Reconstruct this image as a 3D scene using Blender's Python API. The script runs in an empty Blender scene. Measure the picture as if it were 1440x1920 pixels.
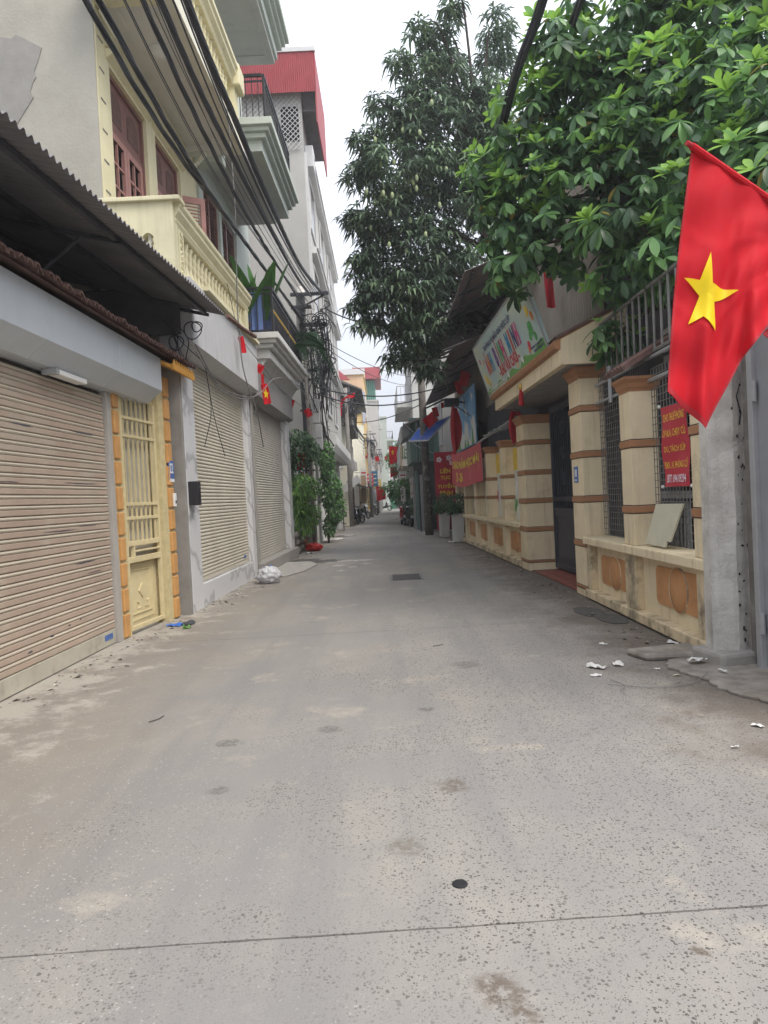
import bpy, bmesh, math, random
from mathutils import Vector, Matrix, noise
random.seed(11)
sc = bpy.context.scene
COL = sc.collection
# ------------------------------------------------------------------ camera
FPX, ROLL, CAMH = 1331.0, 0.049, 1.5
th = math.atan(27.0 / FPX)
cam_d = bpy.data.cameras.new('camera'); cam = bpy.data.objects.new('camera', cam_d); COL.objects.link(cam)
cam_d.sensor_fit = 'VERTICAL'; cam_d.sensor_height = 36.0; cam_d.sensor_width = 27.0
cam_d.lens = 36.0 * FPX / 1920.0
cam_d.clip_start = 0.05; cam_d.clip_end = 2000
r0 = Vector((1, 0, 0)); f0 = Vector((0, math.cos(th), -math.sin(th))); u0 = Vector((0, math.sin(th), math.cos(th)))
rr = math.cos(ROLL) * r0 - math.sin(ROLL) * u0; uu = math.sin(ROLL) * r0 + math.cos(ROLL) * u0
cam.matrix_world = Matrix(((rr.x, uu.x, -f0.x, 0), (rr.y, uu.y, -f0.y, 0), (rr.z, uu.z, -f0.z, CAMH), (0, 0, 0, 1)))
sc.camera = cam
# ------------------------------------------------------------------ sky, sun, exposure
SUN_EL, SUN_AZ = math.radians(54), math.radians(132)     # azimuth clockwise from +Y
w = bpy.data.worlds.new('World'); sc.world = w; w.use_nodes = True
nt = w.node_tree; nt.nodes.clear()
out = nt.nodes.new('ShaderNodeOutputWorld'); bg = nt.nodes.new('ShaderNodeBackground')
sky = nt.nodes.new('ShaderNodeTexSky'); sky.sky_type = 'NISHITA'; sky.sun_disc = False
sky.sun_elevation = SUN_EL; sky.sun_rotation = SUN_AZ; sky.dust_density = 6.0; sky.air_density = 1.0; sky.ozone_density = 1.0
hs = nt.nodes.new('ShaderNodeMix'); hs.data_type = 'RGBA'; hs.inputs[0].default_value = 0.86
hs.inputs[7].default_value = (4.5, 4.68, 5.1, 1)            # even overcast cloud over the clear sky
# overcast sky: brighter overhead than at the horizon, the way cloud cover is
tcw = nt.nodes.new('ShaderNodeTexCoord'); sxw = nt.nodes.new('ShaderNodeSeparateXYZ'); nt.links.new(tcw.outputs['Generated'], sxw.inputs[0])
ma = nt.nodes.new('ShaderNodeMath'); ma.operation = 'MULTIPLY_ADD'; ma.use_clamp = False; ma.inputs[1].default_value = 2.1; ma.inputs[2].default_value = 0.85
mx_ = nt.nodes.new('ShaderNodeMath'); mx_.operation = 'MAXIMUM'; mx_.inputs[1].default_value = 0.0
nt.links.new(sxw.outputs[2], mx_.inputs[0]); nt.links.new(mx_.outputs[0], ma.inputs[0])
vm = nt.nodes.new('ShaderNodeVectorMath'); vm.operation = 'SCALE'
nt.links.new(sky.outputs[0], hs.inputs[6]); nt.links.new(hs.outputs[2], vm.inputs[0]); nt.links.new(ma.outputs[0], vm.inputs['Scale']); nt.links.new(vm.outputs[0], bg.inputs[0])
bg.inputs[1].default_value = 0.1
nt.links.new(bg.outputs[0], out.inputs[0])
sd = bpy.data.lights.new('sun', 'SUN'); sd.energy = 1.2; sd.angle = math.radians(28); sd.color = (1.0, 0.955, 0.88)
so = bpy.data.objects.new('sun', sd); COL.objects.link(so)
sdir = Vector((math.sin(SUN_AZ) * math.cos(SUN_EL), math.cos(SUN_AZ) * math.cos(SUN_EL), math.sin(SUN_EL)))
so.rotation_euler = sdir.to_track_quat('Z', 'Y').to_euler(); so.location = (6, -4, 22)
sc.view_settings.view_transform = 'Standard'; sc.view_settings.look = 'None'
sc.view_settings.exposure = 0.90; sc.view_settings.gamma = 1.0
sc.cycles.max_bounces = 6; sc.cycles.diffuse_bounces = 6; sc.cycles.glossy_bounces = 2; sc.cycles.transmission_bounces = 3
# ------------------------------------------------------------------ materials
M = {}
def mat(name, col, rough=0.75, var=0.12, scale=4.0, col2=None, stain=0.0, scol=(0.10, 0.085, 0.07), sscale=1.2, slo=0.55, shi=0.72,
        streak=0.0, bump=0.0, bscale=80.0, metal=0.0, spec=0.3, tr=0.0, emit=0.0):
    m = bpy.data.materials.new(name); m.use_nodes = True; t = m.node_tree; N = t.nodes; L = t.links
    b = N['Principled BSDF']; b.inputs['Roughness'].default_value = rough; b.inputs['Metallic'].default_value = metal
    b.inputs['Specular IOR Level'].default_value = spec
    g = N.new('ShaderNodeNewGeometry')
    def noise_(sc_, det=5, vec=None, rg=0.6):
        n = N.new('ShaderNodeTexNoise'); n.inputs['Scale'].default_value = sc_; n.inputs['Detail'].default_value = 1 if tr > 0 else min(det, 4)
        n.inputs['Roughness'].default_value = rg
        L.new(vec if vec else g.outputs['Position'], n.inputs['Vector']); return n.outputs['Fac']
    def ramp(f, lo, hi, a=0.0, z=1.0):
        r = N.new('ShaderNodeMapRange'); r.inputs[1].default_value = lo; r.inputs[2].default_value = hi
        r.inputs[3].default_value = a; r.inputs[4].default_value = z; L.new(f, r.inputs[0]); return r.outputs[0]
    def mix(f, a, c):
        x = N.new('ShaderNodeMix'); x.data_type = 'RGBA'
        if isinstance(f, float): x.inputs[0].default_value = f
        else: L.new(f, x.inputs[0])
        for s_, i in ((a, 6), (c, 7)):
            if isinstance(s_, tuple): x.inputs[i].default_value = (*s_, 1)
            else: L.new(s_, x.inputs[i])
        return x.outputs[2]
    c2 = col2 if col2 else tuple(c * (1 + var) for c in col)
    c1 = col if col2 else tuple(c * (1 - var) for c in col)
    o = mix(ramp(noise_(scale), 0.32, 0.68), c1, c2)
    if stain > 0: o = mix(ramp(noise_(sscale, 7, rg=0.68), slo, shi, 0.0, stain), o, scol)
    if streak > 0:
        mp = N.new('ShaderNodeMapping'); mp.inputs['Scale'].default_value = (9, 9, 0.55); L.new(g.outputs['Position'], mp.inputs['Vector'])
        o = mix(ramp(noise_(1.0, 6, mp.outputs[0]), 0.52, 0.75, 0.0, streak), o, scol)
    L.new(o, b.inputs['Base Color'])
    if bump > 0:
        bp = N.new('ShaderNodeBump'); bp.inputs['Strength'].default_value = bump; bp.inputs['Distance'].default_value = 0.01
        L.new(noise_(bscale, 6), bp.inputs['Height']); L.new(bp.outputs[0], b.inputs['Normal'])
    if tr > 0:
        ts = N.new('ShaderNodeBsdfTranslucent'); L.new(o, ts.inputs['Color'])
        mx = N.new('ShaderNodeMixShader'); mx.inputs[0].default_value = tr
        L.new(b.outputs[0], mx.inputs[1]); L.new(ts.outputs[0], mx.inputs[2]); L.new(mx.outputs[0], N['Material Output'].inputs[0])
    M[name] = m
    return m
mat('grey_plaster', (0.375, 0.36, 0.31), 0.9, 0.07, 2.2, stain=0.35, scol=(0.29, 0.275, 0.235), sscale=0.9, bump=0.6, bscale=22)
mat('cement_patch', (0.275, 0.265, 0.245), 0.9, 0.08, 5, bump=0.4, bscale=30)
mat('cream_paint', (0.68, 0.63, 0.42), 0.75, 0.05, 3, stain=0.28, scol=(0.42, 0.38, 0.25), sscale=1.6, streak=0.45, bump=0.15, bscale=60)
mat('pale_cream', (0.70, 0.68, 0.56), 0.75, 0.05, 3, stain=0.3, scol=(0.5, 0.47, 0.38), streak=0.2)
mat('soffit_white', (0.70, 0.69, 0.66), 0.8, 0.05, 1.4, stain=0.25, scol=(0.5, 0.48, 0.44))
mat('brown_wood', (0.20, 0.095, 0.082), 0.55, 0.18, 6, stain=0.4, scol=(0.12, 0.07, 0.065), sscale=3)
mat('pink_wood', (0.38, 0.19, 0.165), 0.5, 0.12, 6, stain=0.25, scol=(0.26, 0.13, 0.12), sscale=3)
mat('dark_glass', (0.02, 0.022, 0.026), 0.12, 0.3, 2, spec=0.5)
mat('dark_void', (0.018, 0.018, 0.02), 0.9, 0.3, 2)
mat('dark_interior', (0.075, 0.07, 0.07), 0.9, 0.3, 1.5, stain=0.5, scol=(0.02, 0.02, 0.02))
mat('slat_pink', (0.385, 0.295, 0.23), 0.6, 0.14, 0.9, stain=0.55, scol=(0.42, 0.37, 0.295), sscale=1.1, slo=0.48, shi=0.62, bump=0.6, bscale=3.5)
mat('slat_cream', (0.46, 0.405, 0.32), 0.55, 0.08, 2, stain=0.3, scol=(0.36, 0.32, 0.27), sscale=4)
mat('slat_scuff', (0.07, 0.075, 0.095), 0.7, 0.3, 12)
mat('slat_ivory', (0.51, 0.47, 0.385), 0.5, 0.08, 1.5, stain=0.35, scol=(0.37, 0.32, 0.235), sscale=2, streak=0.25, bump=0.5, bscale=4)
mat('slat_dim', (0.42, 0.40, 0.35), 0.55, 0.08, 1.5, stain=0.25, scol=(0.28, 0.26, 0.22), sscale=2)
mat('slat_gap', (0.05, 0.042, 0.036), 0.9, 0.2, 3)
mat('bottom_rail', (0.42, 0.39, 0.32), 0.6, 0.1, 4, stain=0.5, scol=(0.24, 0.215, 0.17), sscale=5)
mat('jamb_grey', (0.38, 0.36, 0.33), 0.5, 0.08, 4, stain=0.3, scol=(0.27, 0.24, 0.2), sscale=4)
mat('alu_panel', (0.50, 0.535, 0.565), 0.4, 0.05, 1.2, stain=0.3, scol=(0.41, 0.44, 0.465), sscale=1.5, streak=0.28, spec=0.4, metal=0.1, bump=0.25, bscale=2.5)
mat('alu_soffit', (0.42, 0.45, 0.455), 0.4, 0.04, 1.2, stain=0.2, scol=(0.34, 0.36, 0.37))
mat('grey_fascia', (0.50, 0.50, 0.505), 0.6, 0.06, 1.5, stain=0.25, scol=(0.30, 0.295, 0.29), streak=0.55)
mat('dark_fascia', (0.255, 0.245, 0.24), 0.65, 0.06, 1.5, stain=0.25, scol=(0.19, 0.18, 0.175), streak=0.3)
mat('lamp_white', (0.75, 0.75, 0.73), 0.35, 0.03, 3)
mat('yellow_iron', (0.60, 0.51, 0.30), 0.45, 0.07, 4, stain=0.35, scol=(0.45, 0.34, 0.16), sscale=5, bump=0.1)
mat('yellow_groove', (0.30, 0.225, 0.10), 0.7, 0.15, 9)
mat('yellow_stucco', (0.55, 0.465, 0.26), 0.85, 0.12, 10, stain=0.35, scol=(0.36, 0.28, 0.13), sscale=4, bump=0.9, bscale=70)
mat('orange_block', (0.54, 0.29, 0.105), 0.7, 0.1, 5, stain=0.25, scol=(0.40, 0.2, 0.07), sscale=6)
mat('orange_paint', (0.62, 0.31, 0.06), 0.6, 0.08, 5, stain=0.2, scol=(0.42, 0.2, 0.05), sscale=6)
mat('terracotta', (0.13, 0.075, 0.062), 0.85, 0.3, 8, stain=0.5, scol=(0.2, 0.14, 0.125), sscale=9)
mat('awning_iron', (0.16, 0.155, 0.16), 0.7, 0.16, 2, stain=0.45, scol=(0.21, 0.18, 0.165), sscale=1.3)
mat('iron_black', (0.022, 0.022, 0.026), 0.5, 0.25, 8)
mat('iron_dark', (0.05, 0.052, 0.06), 0.5, 0.25, 6)
mat('iron_blue', (0.026, 0.032, 0.05), 0.42, 0.25, 6, spec=0.4)
mat('gold', (0.5, 0.34, 0.1), 0.4, 0.15, 8, metal=0.6)
mat('mint', (0.50, 0.55, 0.50), 0.8, 0.05, 2, stain=0.35, scol=(0.37, 0.40, 0.365), sscale=1.6, streak=0.3)
mat('mint_soffit', (0.50, 0.505, 0.48), 0.85, 0.05, 2, stain=0.35, scol=(0.30, 0.295, 0.28), sscale=1.6)
mat('ledge_white', (0.60, 0.60, 0.58), 0.8, 0.06, 3, stain=0.4, scol=(0.40, 0.39, 0.365), sscale=2.5, streak=0.35)
mat('tower_plaster', (0.47, 0.46, 0.44), 0.9, 0.05, 1.5, stain=0.25, scol=(0.38, 0.375, 0.37), streak=0.35, bump=0.3, bscale=25)
mat('white_plaster', (0.68, 0.675, 0.66), 0.85, 0.06, 1.5, stain=0.3, scol=(0.42, 0.41, 0.39), streak=0.3)
mat('red_iron', (0.36, 0.075, 0.085), 0.6, 0.08, 3, stain=0.25, scol=(0.30, 0.05, 0.05))
mat('lattice_white', (0.6, 0.6, 0.6), 0.5, 0.05, 4)
mat('broken_cement', (0.27, 0.245, 0.21), 0.9, 0.25, 7, stain=0.6, scol=(0.12, 0.095, 0.075), sscale=2.6, slo=0.42, shi=0.66, bump=1.0, bscale=35)
mat('cement', (0.26, 0.245, 0.225), 0.9, 0.14, 4, stain=0.45, scol=(0.14, 0.125, 0.11), sscale=2, bump=0.5, bscale=45)
mat('cement_light', (0.30, 0.285, 0.26), 0.9, 0.12, 5, stain=0.4, scol=(0.22, 0.2, 0.175), sscale=3, bump=0.6, bscale=50)
mat('pole_concrete', (0.56, 0.54, 0.50), 0.92, 0.1, 5, stain=0.5, scol=(0.17, 0.155, 0.135), sscale=2.4, slo=0.42, shi=0.68, bump=1.0, bscale=38, streak=0.4)
mat('pole_dark', (0.16, 0.145, 0.13), 0.9, 0.2, 6, stain=0.5, scol=(0.30, 0.28, 0.26), sscale=6, bump=0.5, bscale=40)
mat('stone', (0.20, 0.185, 0.165), 0.9, 0.25, 6, bump=0.8, bscale=30)
mat('cream_wall', (0.68, 0.575, 0.39), 0.8, 0.06, 3, stain=0.5, scol=(0.40, 0.31, 0.19), sscale=2.2, streak=0.65, bump=0.4, bscale=40)
mat('cream_base', (0.60, 0.495, 0.325), 0.85, 0.08, 3, stain=0.75, scol=(0.13, 0.105, 0.075), sscale=3.2, slo=0.46, shi=0.64, streak=0.4, bump=0.35, bscale=50)
mat('brown_band', (0.34, 0.17, 0.085), 0.75, 0.1, 4, stain=0.3, scol=(0.17, 0.085, 0.05), sscale=4)
mat('brown_groove', (0.09, 0.045, 0.03), 0.8, 0.15, 4)
mat('terra_panel', (0.50, 0.255, 0.11), 0.75, 0.1, 4, stain=0.5, scol=(0.33, 0.175, 0.09), sscale=3, bump=0.3)
mat('mesh_wire', (0.16, 0.155, 0.145), 0.6, 0.25, 9)
mat('red_cloth', (0.55, 0.012, 0.022), 0.65, 0.12, 3, spec=0.15, tr=0.22, bump=0.35, bscale=9)
mat('red_cloth_dull', (0.42, 0.02, 0.03), 0.6, 0.08, 3, tr=0.2)
mat('flag_yellow', (0.85, 0.66, 0.01), 0.5, 0.05, 4, tr=0.25)
mat('banner_red', (0.42, 0.025, 0.045), 0.5, 0.12, 2, stain=0.25, scol=(0.5, 0.14, 0.15), sscale=2)
mat('banner_red2', (0.50, 0.035, 0.05), 0.5, 0.12, 2, stain=0.35, scol=(0.55, 0.17, 0.18), sscale=2)
mat('text_gold', (0.72, 0.47, 0.06), 0.6, 0.1, 10)
mat('text_yellow', (0.80, 0.66, 0.06), 0.6, 0.1, 10)
mat('text_white', (0.74, 0.66, 0.72), 0.6, 0.1, 10)
mat('cardboard', (0.50, 0.48, 0.37), 0.9, 0.07, 4, stain=0.4, scol=(0.36, 0.35, 0.27), sscale=5)
mat('paper_white', (0.60, 0.585, 0.55), 0.8, 0.06, 8)
mat('board_paint', (0.52, 0.55, 0.42), 0.5, 0.1, 1.0, col2=(0.34, 0.48, 0.50), spec=0.4)
for n_, c_ in (('s_navy', (0.06, 0.06, 0.16)), ('s_red', (0.52, 0.045, 0.06)), ('s_pink', (0.55, 0.06, 0.2)), ('s_orange', (0.62, 0.2, 0.04)),
               ('s_green', (0.07, 0.32, 0.08)), ('s_blue', (0.04, 0.22, 0.42)), ('s_yellow', (0.7, 0.5, 0.06)), ('s_black', (0.03, 0.03, 0.03)),
               ('s_purple', (0.16, 0.06, 0.25)), ('s_white', (0.7, 0.7, 0.66)), ('s_plate', (0.07, 0.14, 0.36)), ('s_lawn', (0.14, 0.34, 0.08))):
    mat(n_, c_, 0.5, 0.08, 6)
mat('mural_blue', (0.10, 0.27, 0.50), 0.6, 0.15, 1.6, col2=(0.22, 0.42, 0.62))
mat('mural_white', (0.62, 0.62, 0.58), 0.6, 0.1, 3, stain=0.5, scol=(0.28, 0.38, 0.30), sscale=3)
mat('corr_wall', (0.28, 0.245, 0.21), 0.65, 0.1, 2, stain=0.3, scol=(0.13, 0.105, 0.09), streak=0.3)
mat('corr_dark', (0.045, 0.047, 0.055), 0.6, 0.2, 2)
mat('corr_green', (0.13, 0.21, 0.19), 0.6, 0.12, 2, stain=0.3, scol=(0.09, 0.13, 0.12), streak=0.3)
mat('roof_under', (0.20, 0.172, 0.168), 0.8, 0.15, 2.5, stain=0.4, scol=(0.085, 0.07, 0.065), sscale=2)
mat('blue_tarp', (0.02, 0.10, 0.50), 0.5, 0.15, 3, tr=0.5)
mat('metal_grey', (0.33, 0.335, 0.34), 0.45, 0.08, 4, stain=0.35, scol=(0.2, 0.19, 0.18), sscale=3, metal=0.2)
mat('door_grey', (0.24, 0.25, 0.265), 0.45, 0.08, 4, stain=0.3, scol=(0.17, 0.17, 0.17), streak=0.2)
mat('red_tile', (0.235, 0.075, 0.055), 0.6, 0.2, 5, stain=0.5, scol=(0.13, 0.07, 0.06), sscale=3)
mat('grout', (0.12, 0.08, 0.07), 0.9, 0.1, 5)
mat('cable', (0.028, 0.030, 0.038), 0.45, 0.3, 20, spec=0.4)
mat('cable_grey', (0.17, 0.165, 0.16), 0.5, 0.2, 8)
mat('bark', (0.075, 0.06, 0.05), 0.95, 0.3, 9, bump=1.0, bscale=25)
mat('leaf_dark', (0.085, 0.168, 0.078), 0.36, 0.45, 2.2, spec=0.45, tr=0.4)
mat('leaf_old', (0.30, 0.24, 0.06), 0.5, 0.3, 3, tr=0.3)
mat('leaf_mid', (0.155, 0.30, 0.098), 0.36, 0.4, 2.2, spec=0.45, tr=0.4)
mat('leaf_young', (0.27, 0.47, 0.085), 0.4, 0.25, 2.2, spec=0.45, tr=0.4)
mat('mango_leaf', (0.095, 0.145, 0.095), 0.36, 0.4, 1.2, spec=0.5, tr=0.4)
mat('mango_leaf2', (0.155, 0.225, 0.125), 0.36, 0.35, 1.2, spec=0.5, tr=0.2)
mat('mango_fruit', (0.30, 0.36, 0.19), 0.5, 0.12, 6)
mat('shrub_leaf', (0.035, 0.085, 0.036), 0.45, 0.4, 3, tr=0.15)
mat('vine_leaf', (0.10, 0.24, 0.05), 0.45, 0.35, 3, tr=0.3)
mat('lime_leaf', (0.22, 0.38, 0.06), 0.45, 0.25, 3, tr=0.3)
mat('palm_leaf', (0.06, 0.16, 0.035), 0.4, 0.3, 3, tr=0.3)
mat('planter_white', (0.55, 0.55, 0.55), 0.5, 0.05, 3, stain=0.25, scol=(0.4, 0.39, 0.38))
mat('bag_white', (0.66, 0.66, 0.68), 0.35, 0.05, 6, tr=0.2)
mat('bag_red', (0.68, 0.02, 0.015), 0.3, 0.08, 6, tr=0.2)
mat('bag_blue', (0.05, 0.15, 0.5), 0.4, 0.08, 6)
mat('cloth_blue', (0.16, 0.25, 0.52), 0.8, 0.12, 4, tr=0.15)
mat('jeans', (0.035, 0.055, 0.11), 0.9, 0.2, 6)
mat('rubber', (0.016, 0.016, 0.017), 0.75, 0.2, 10)
mat('chrome', (0.45, 0.45, 0.46), 0.25, 0.1, 5, metal=0.8)
mat('moto_black', (0.018, 0.018, 0.02), 0.25, 0.2, 5, spec=0.5)
mat('moto_red', (0.3, 0.02, 0.02), 0.3, 0.1, 5)
mat('wet_dark', (0.09, 0.085, 0.078), 0.5, 0.2, 5, stain=0.5, scol=(0.05, 0.045, 0.04), sscale=6)
mat('manhole', (0.085, 0.08, 0.075), 0.8, 0.2, 8, bump=0.8, bscale=40)
mat('paint_white', (0.40, 0.385, 0.355), 0.8, 0.15, 6, stain=0.9, scol=(0.235, 0.22, 0.2), sscale=5, slo=0.42, shi=0.58)
mat('orange_wall', (0.62, 0.43, 0.27), 0.85, 0.06, 1.5, stain=0.3, scol=(0.42, 0.3, 0.2), streak=0.3)
mat('yellow_wall', (0.64, 0.47, 0.22), 0.85, 0.06, 1.5, stain=0.3, scol=(0.48, 0.36, 0.2), streak=0.3)
mat('green_paint', (0.06, 0.20, 0.13), 0.6, 0.12, 3)
mat('teal_roof', (0.25, 0.40, 0.40), 0.6, 0.1, 3)
mat('lilac_wall', (0.40, 0.42, 0.52), 0.85, 0.06, 2)
def marble():
    m = bpy.data.materials.new('marble'); m.use_nodes = True; N = m.node_tree.nodes; L = m.node_tree.links
    b = N['Principled BSDF']; b.inputs['Roughness'].default_value = 0.3
    g = N.new('ShaderNodeNewGeometry'); mp = N.new('ShaderNodeMapping'); mp.inputs['Rotation'].default_value = (0.7, 0.3, 0.2)
    L.new(g.outputs['Position'], mp.inputs[0])
    wv = N.new('ShaderNodeTexWave'); wv.inputs['Scale'].default_value = 1.3; wv.inputs['Distortion'].default_value = 9; wv.inputs['Detail'].default_value = 5
    L.new(mp.outputs[0], wv.inputs[0])
    cr = N.new('ShaderNodeValToRGB'); L.new(wv.outputs['Fac'], cr.inputs[0])
    e = cr.color_ramp.elements; e[0].position = 0.0; e[0].color = (0.38, 0.38, 0.39, 1); e[1].position = 0.16; e[1].color = (0.60, 0.60, 0.61, 1)
    L.new(cr.outputs[0], b.inputs[0]); M['marble'] = m
marble()
def slotmats(*names): return [M[n] for n in names]
# ------------------------------------------------------------------ mesh helpers
ORG = {}
xL = lambda p: (p[0] + 0.022 * (p[1] - 10), p[1], p[2])       # the left facades run slightly inwards
xR = lambda p: (p[0] - 0.020 * max(0.0, p[1] - 10), p[1], p[2])       # and so do the right ones
xG = lambda p: xL((p[0] + 0.10 * (p[1] - 8.5), p[1], p[2]))  # the little gate stands at a slight angle
class MB:
    def __init__(s, xf=None): s.v = []; s.f = []; s.m = []; s.xf = xf; s.cur = 0
    def add(s, vs, fs):
        b = len(s.v); s.v.extend(tuple(p) for p in vs)
        for f in fs: s.f.append(tuple(b + i for i in f)); s.m.append(s.cur)
        return s
    def box(s, x0, x1, y0, y1, z0, z1):
        return s.add([(x0, y0, z0), (x1, y0, z0), (x1, y1, z0), (x0, y1, z0), (x0, y0, z1), (x1, y0, z1), (x1, y1, z1), (x0, y1, z1)],
                     [(0, 3, 2, 1), (4, 5, 6, 7), (0, 1, 5, 4), (1, 2, 6, 5), (2, 3, 7, 6), (3, 0, 4, 7)])
    def obox(s, c, size, mtx):
        c = Vector(c); h = [q / 2 for q in size]; vs = []
        for sx, sy, sz in ((-1, -1, -1), (1, -1, -1), (1, 1, -1), (-1, 1, -1), (-1, -1, 1), (1, -1, 1), (1, 1, 1), (-1, 1, 1)):
            vs.append(c + mtx @ Vector((sx * h[0], sy * h[1], sz * h[2])))
        return s.add(vs, [(0, 3, 2, 1), (4, 5, 6, 7), (0, 1, 5, 4), (1, 2, 6, 5), (2, 3, 7, 6), (3, 0, 4, 7)])
    def prism(s, poly, axis, a, b):
        n = len(poly); vs = []
        for t in (a, b):
            for p, q in poly:
                vs.append({'x': (t, p, q), 'y': (p, t, q), 'z': (p, q, t)}[axis])
        fs = [tuple(range(n)), tuple(range(2 * n - 1, n - 1, -1))] + [(i, (i + 1) % n, n + (i + 1) % n, n + i) for i in range(n)]
        return s.add(vs, fs)
    def tube(s, pts, r, n=6, cap=True):
        pts = [Vector(p) for p in pts]; k = len(pts)
        rs = r if isinstance(r, (list, tuple)) else [r] * k
        d = (pts[1] - pts[0]).normalized(); a = d.orthogonal().normalized(); vs = []
        for i, p in enumerate(pts):
            t = ((pts[min(i + 1, k - 1)] - pts[max(i - 1, 0)])).normalized()
            a = (a - t * a.dot(t)); a = a.normalized() if a.length > 1e-6 else t.orthogonal().normalized()
            b = t.cross(a)
            for j in range(n):
                an = 2 * math.pi * j / n; vs.append(p + (a * math.cos(an) + b * math.sin(an)) * rs[i])
        fs = [(i * n + j, i * n + (j + 1) % n, (i + 1) * n + (j + 1) % n, (i + 1) * n + j) for i in range(k - 1) for j in range(n)]
        if cap: fs += [tuple(range(n - 1, -1, -1)), tuple((k - 1) * n + j for j in range(n))]
        return s.add(vs, fs)
    def lathe(s, prof, c=(0, 0, 0), n=12, cap=True):
        vs = []; k = len(prof)
        for r, z in prof:
            for j in range(n):
                an = 2 * math.pi * j / n; vs.append((c[0] + r * math.cos(an), c[1] + r * math.sin(an), c[2] + z))
        fs = [(i * n + j, i * n + (j + 1) % n, (i + 1) * n + (j + 1) % n, (i + 1) * n + j) for i in range(k - 1) for j in range(n)]
        if cap: fs += [tuple(range(n - 1, -1, -1)), tuple((k - 1) * n + j for j in range(n))]
        return s.add(vs, fs)
    def ball(s, c, r, nu=10, nv=7, jit=0.0):
        if not isinstance(r, (tuple, list)): r = (r, r, r)
        vs = []
        for i in range(nv + 1):
            ph = math.pi * i / nv
            for j in range(nu):
                an = 2 * math.pi * j / nu; q = 1 + random.uniform(-jit, jit)
                vs.append((c[0] + r[0] * math.sin(ph) * math.cos(an) * q, c[1] + r[1] * math.sin(ph) * math.sin(an) * q, c[2] + r[2] * math.cos(ph) * q))
        return s.add(vs, [(i * nu + j, (i + 1) * nu + j, (i + 1) * nu + (j + 1) % nu, i * nu + (j + 1) % nu) for i in range(nv) for j in range(nu)])
    def sheet(s, fn, nu, nv):
        vs = [fn(i / nu, j / nv) for i in range(nu + 1) for j in range(nv + 1)]
        return s.add(vs, [(i * (nv + 1) + j, (i + 1) * (nv + 1) + j, (i + 1) * (nv + 1) + j + 1, i * (nv + 1) + j + 1) for i in range(nu) for j in range(nv)])
    def mesh(s, name, mats, org=(0, 0, 0), smooth=False, recalc=True):
        vs = [s.xf(p) for p in s.v] if s.xf else s.v
        me = bpy.data.meshes.new(name)
        me.from_pydata([(p[0] - org[0], p[1] - org[1], p[2] - org[2]) for p in vs], [], s.f)
        for m_ in ([mats] if isinstance(mats, str) else mats): me.materials.append(M[m_])
        if any(s.m): me.polygons.foreach_set('material_index', s.m)
        if recalc:
            bm = bmesh.new(); bm.from_mesh(me); bmesh.ops.recalc_face_normals(bm, faces=bm.faces); bm.to_mesh(me); bm.free()
        if smooth: me.polygons.foreach_set('use_smooth', [True] * len(me.polygons))
        me.update(); return me
    def build(s, name, mats, parent=None, smooth=False, bevel=0, recalc=True):
        org = ORG.get(parent.name, (0, 0, 0)) if parent else (0, 0, 0)
        o = bpy.data.objects.new(name, s.mesh(name, mats, org, smooth, recalc)); COL.objects.link(o)
        if parent: o.parent = parent
        ORG[o.name] = org
        if bevel:
            b = o.modifiers.new('bevel', 'BEVEL'); b.width = bevel; b.segments = 2; b.limit_method = 'ANGLE'; b.harden_normals = False
        return o
def tag(o, label, cat=None, group=None, kind=None):
    if label: o['label'] = label
    if cat: o['category'] = cat
    if group: o['group'] = group
    if kind: o['kind'] = kind
    return o
def thing(name, label, cat, loc, group=None, rz=0.0):
    o = bpy.data.objects.new(name, None); COL.objects.link(o); o.location = loc; o.rotation_euler = (0, 0, rz)
    o.empty_display_size = 0.2; ORG[o.name] = tuple(loc); return tag(o, label, cat, group)
def solo(o, label, cat, group=None):
    """a thing that is one mesh: move its origin to its base"""
    me = o.data; xs = [v.co for v in me.vertices]
    c = Vector((sum(v.x for v in xs) / len(xs), sum(v.y for v in xs) / len(xs), min(v.z for v in xs)))
    me.transform(Matrix.Translation(-c)); o.location = c; ORG[o.name] = tuple(c)
    return tag(o, label, cat, group)
def inst(src, parent, loc=(0, 0, 0), rot=(0, 0, 0), scale=None, name=None):
    """a copy of a part that shares its mesh; loc is where the mesh's own zero goes, in the world"""
    o = src.copy(); COL.objects.link(o); o.parent = parent
    if name: o.name = name
    g = ORG.get(parent.name, (0, 0, 0)) if parent else (0, 0, 0)
    o.location = (loc[0] - g[0], loc[1] - g[1], loc[2] - g[2]); o.rotation_euler = rot
    if scale: o.scale = scale
    return o
def first(me_name, mb, mats, parent, loc, smooth=False, bevel=0, rot=(0, 0, 0)):
    """first of a series: mesh kept in its own local space, placed at loc"""
    me = mb.mesh(me_name, mats, (0, 0, 0), smooth); o = bpy.data.objects.new(me_name, me); COL.objects.link(o); o.parent = parent
    g = ORG.get(parent.name, (0, 0, 0)); o.location = (loc[0] - g[0], loc[1] - g[1], loc[2] - g[2]); o.rotation_euler = rot
    ORG[o.name] = g
    if bevel:
        b = o.modifiers.new('bevel', 'BEVEL'); b.width = bevel; b.segments = 2
    return o
def series(name, mb, mats, parent, locs, smooth=False, bevel=0, rots=None):
    o = first(name, mb, mats, parent, locs[0], smooth, bevel, rots[0] if rots else (0, 0, 0)); res = [o]
    for i, l in enumerate(locs[1:], 1): res.append(inst(o, parent, l, rots[i] if rots else (0, 0, 0)))
    return res
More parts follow.
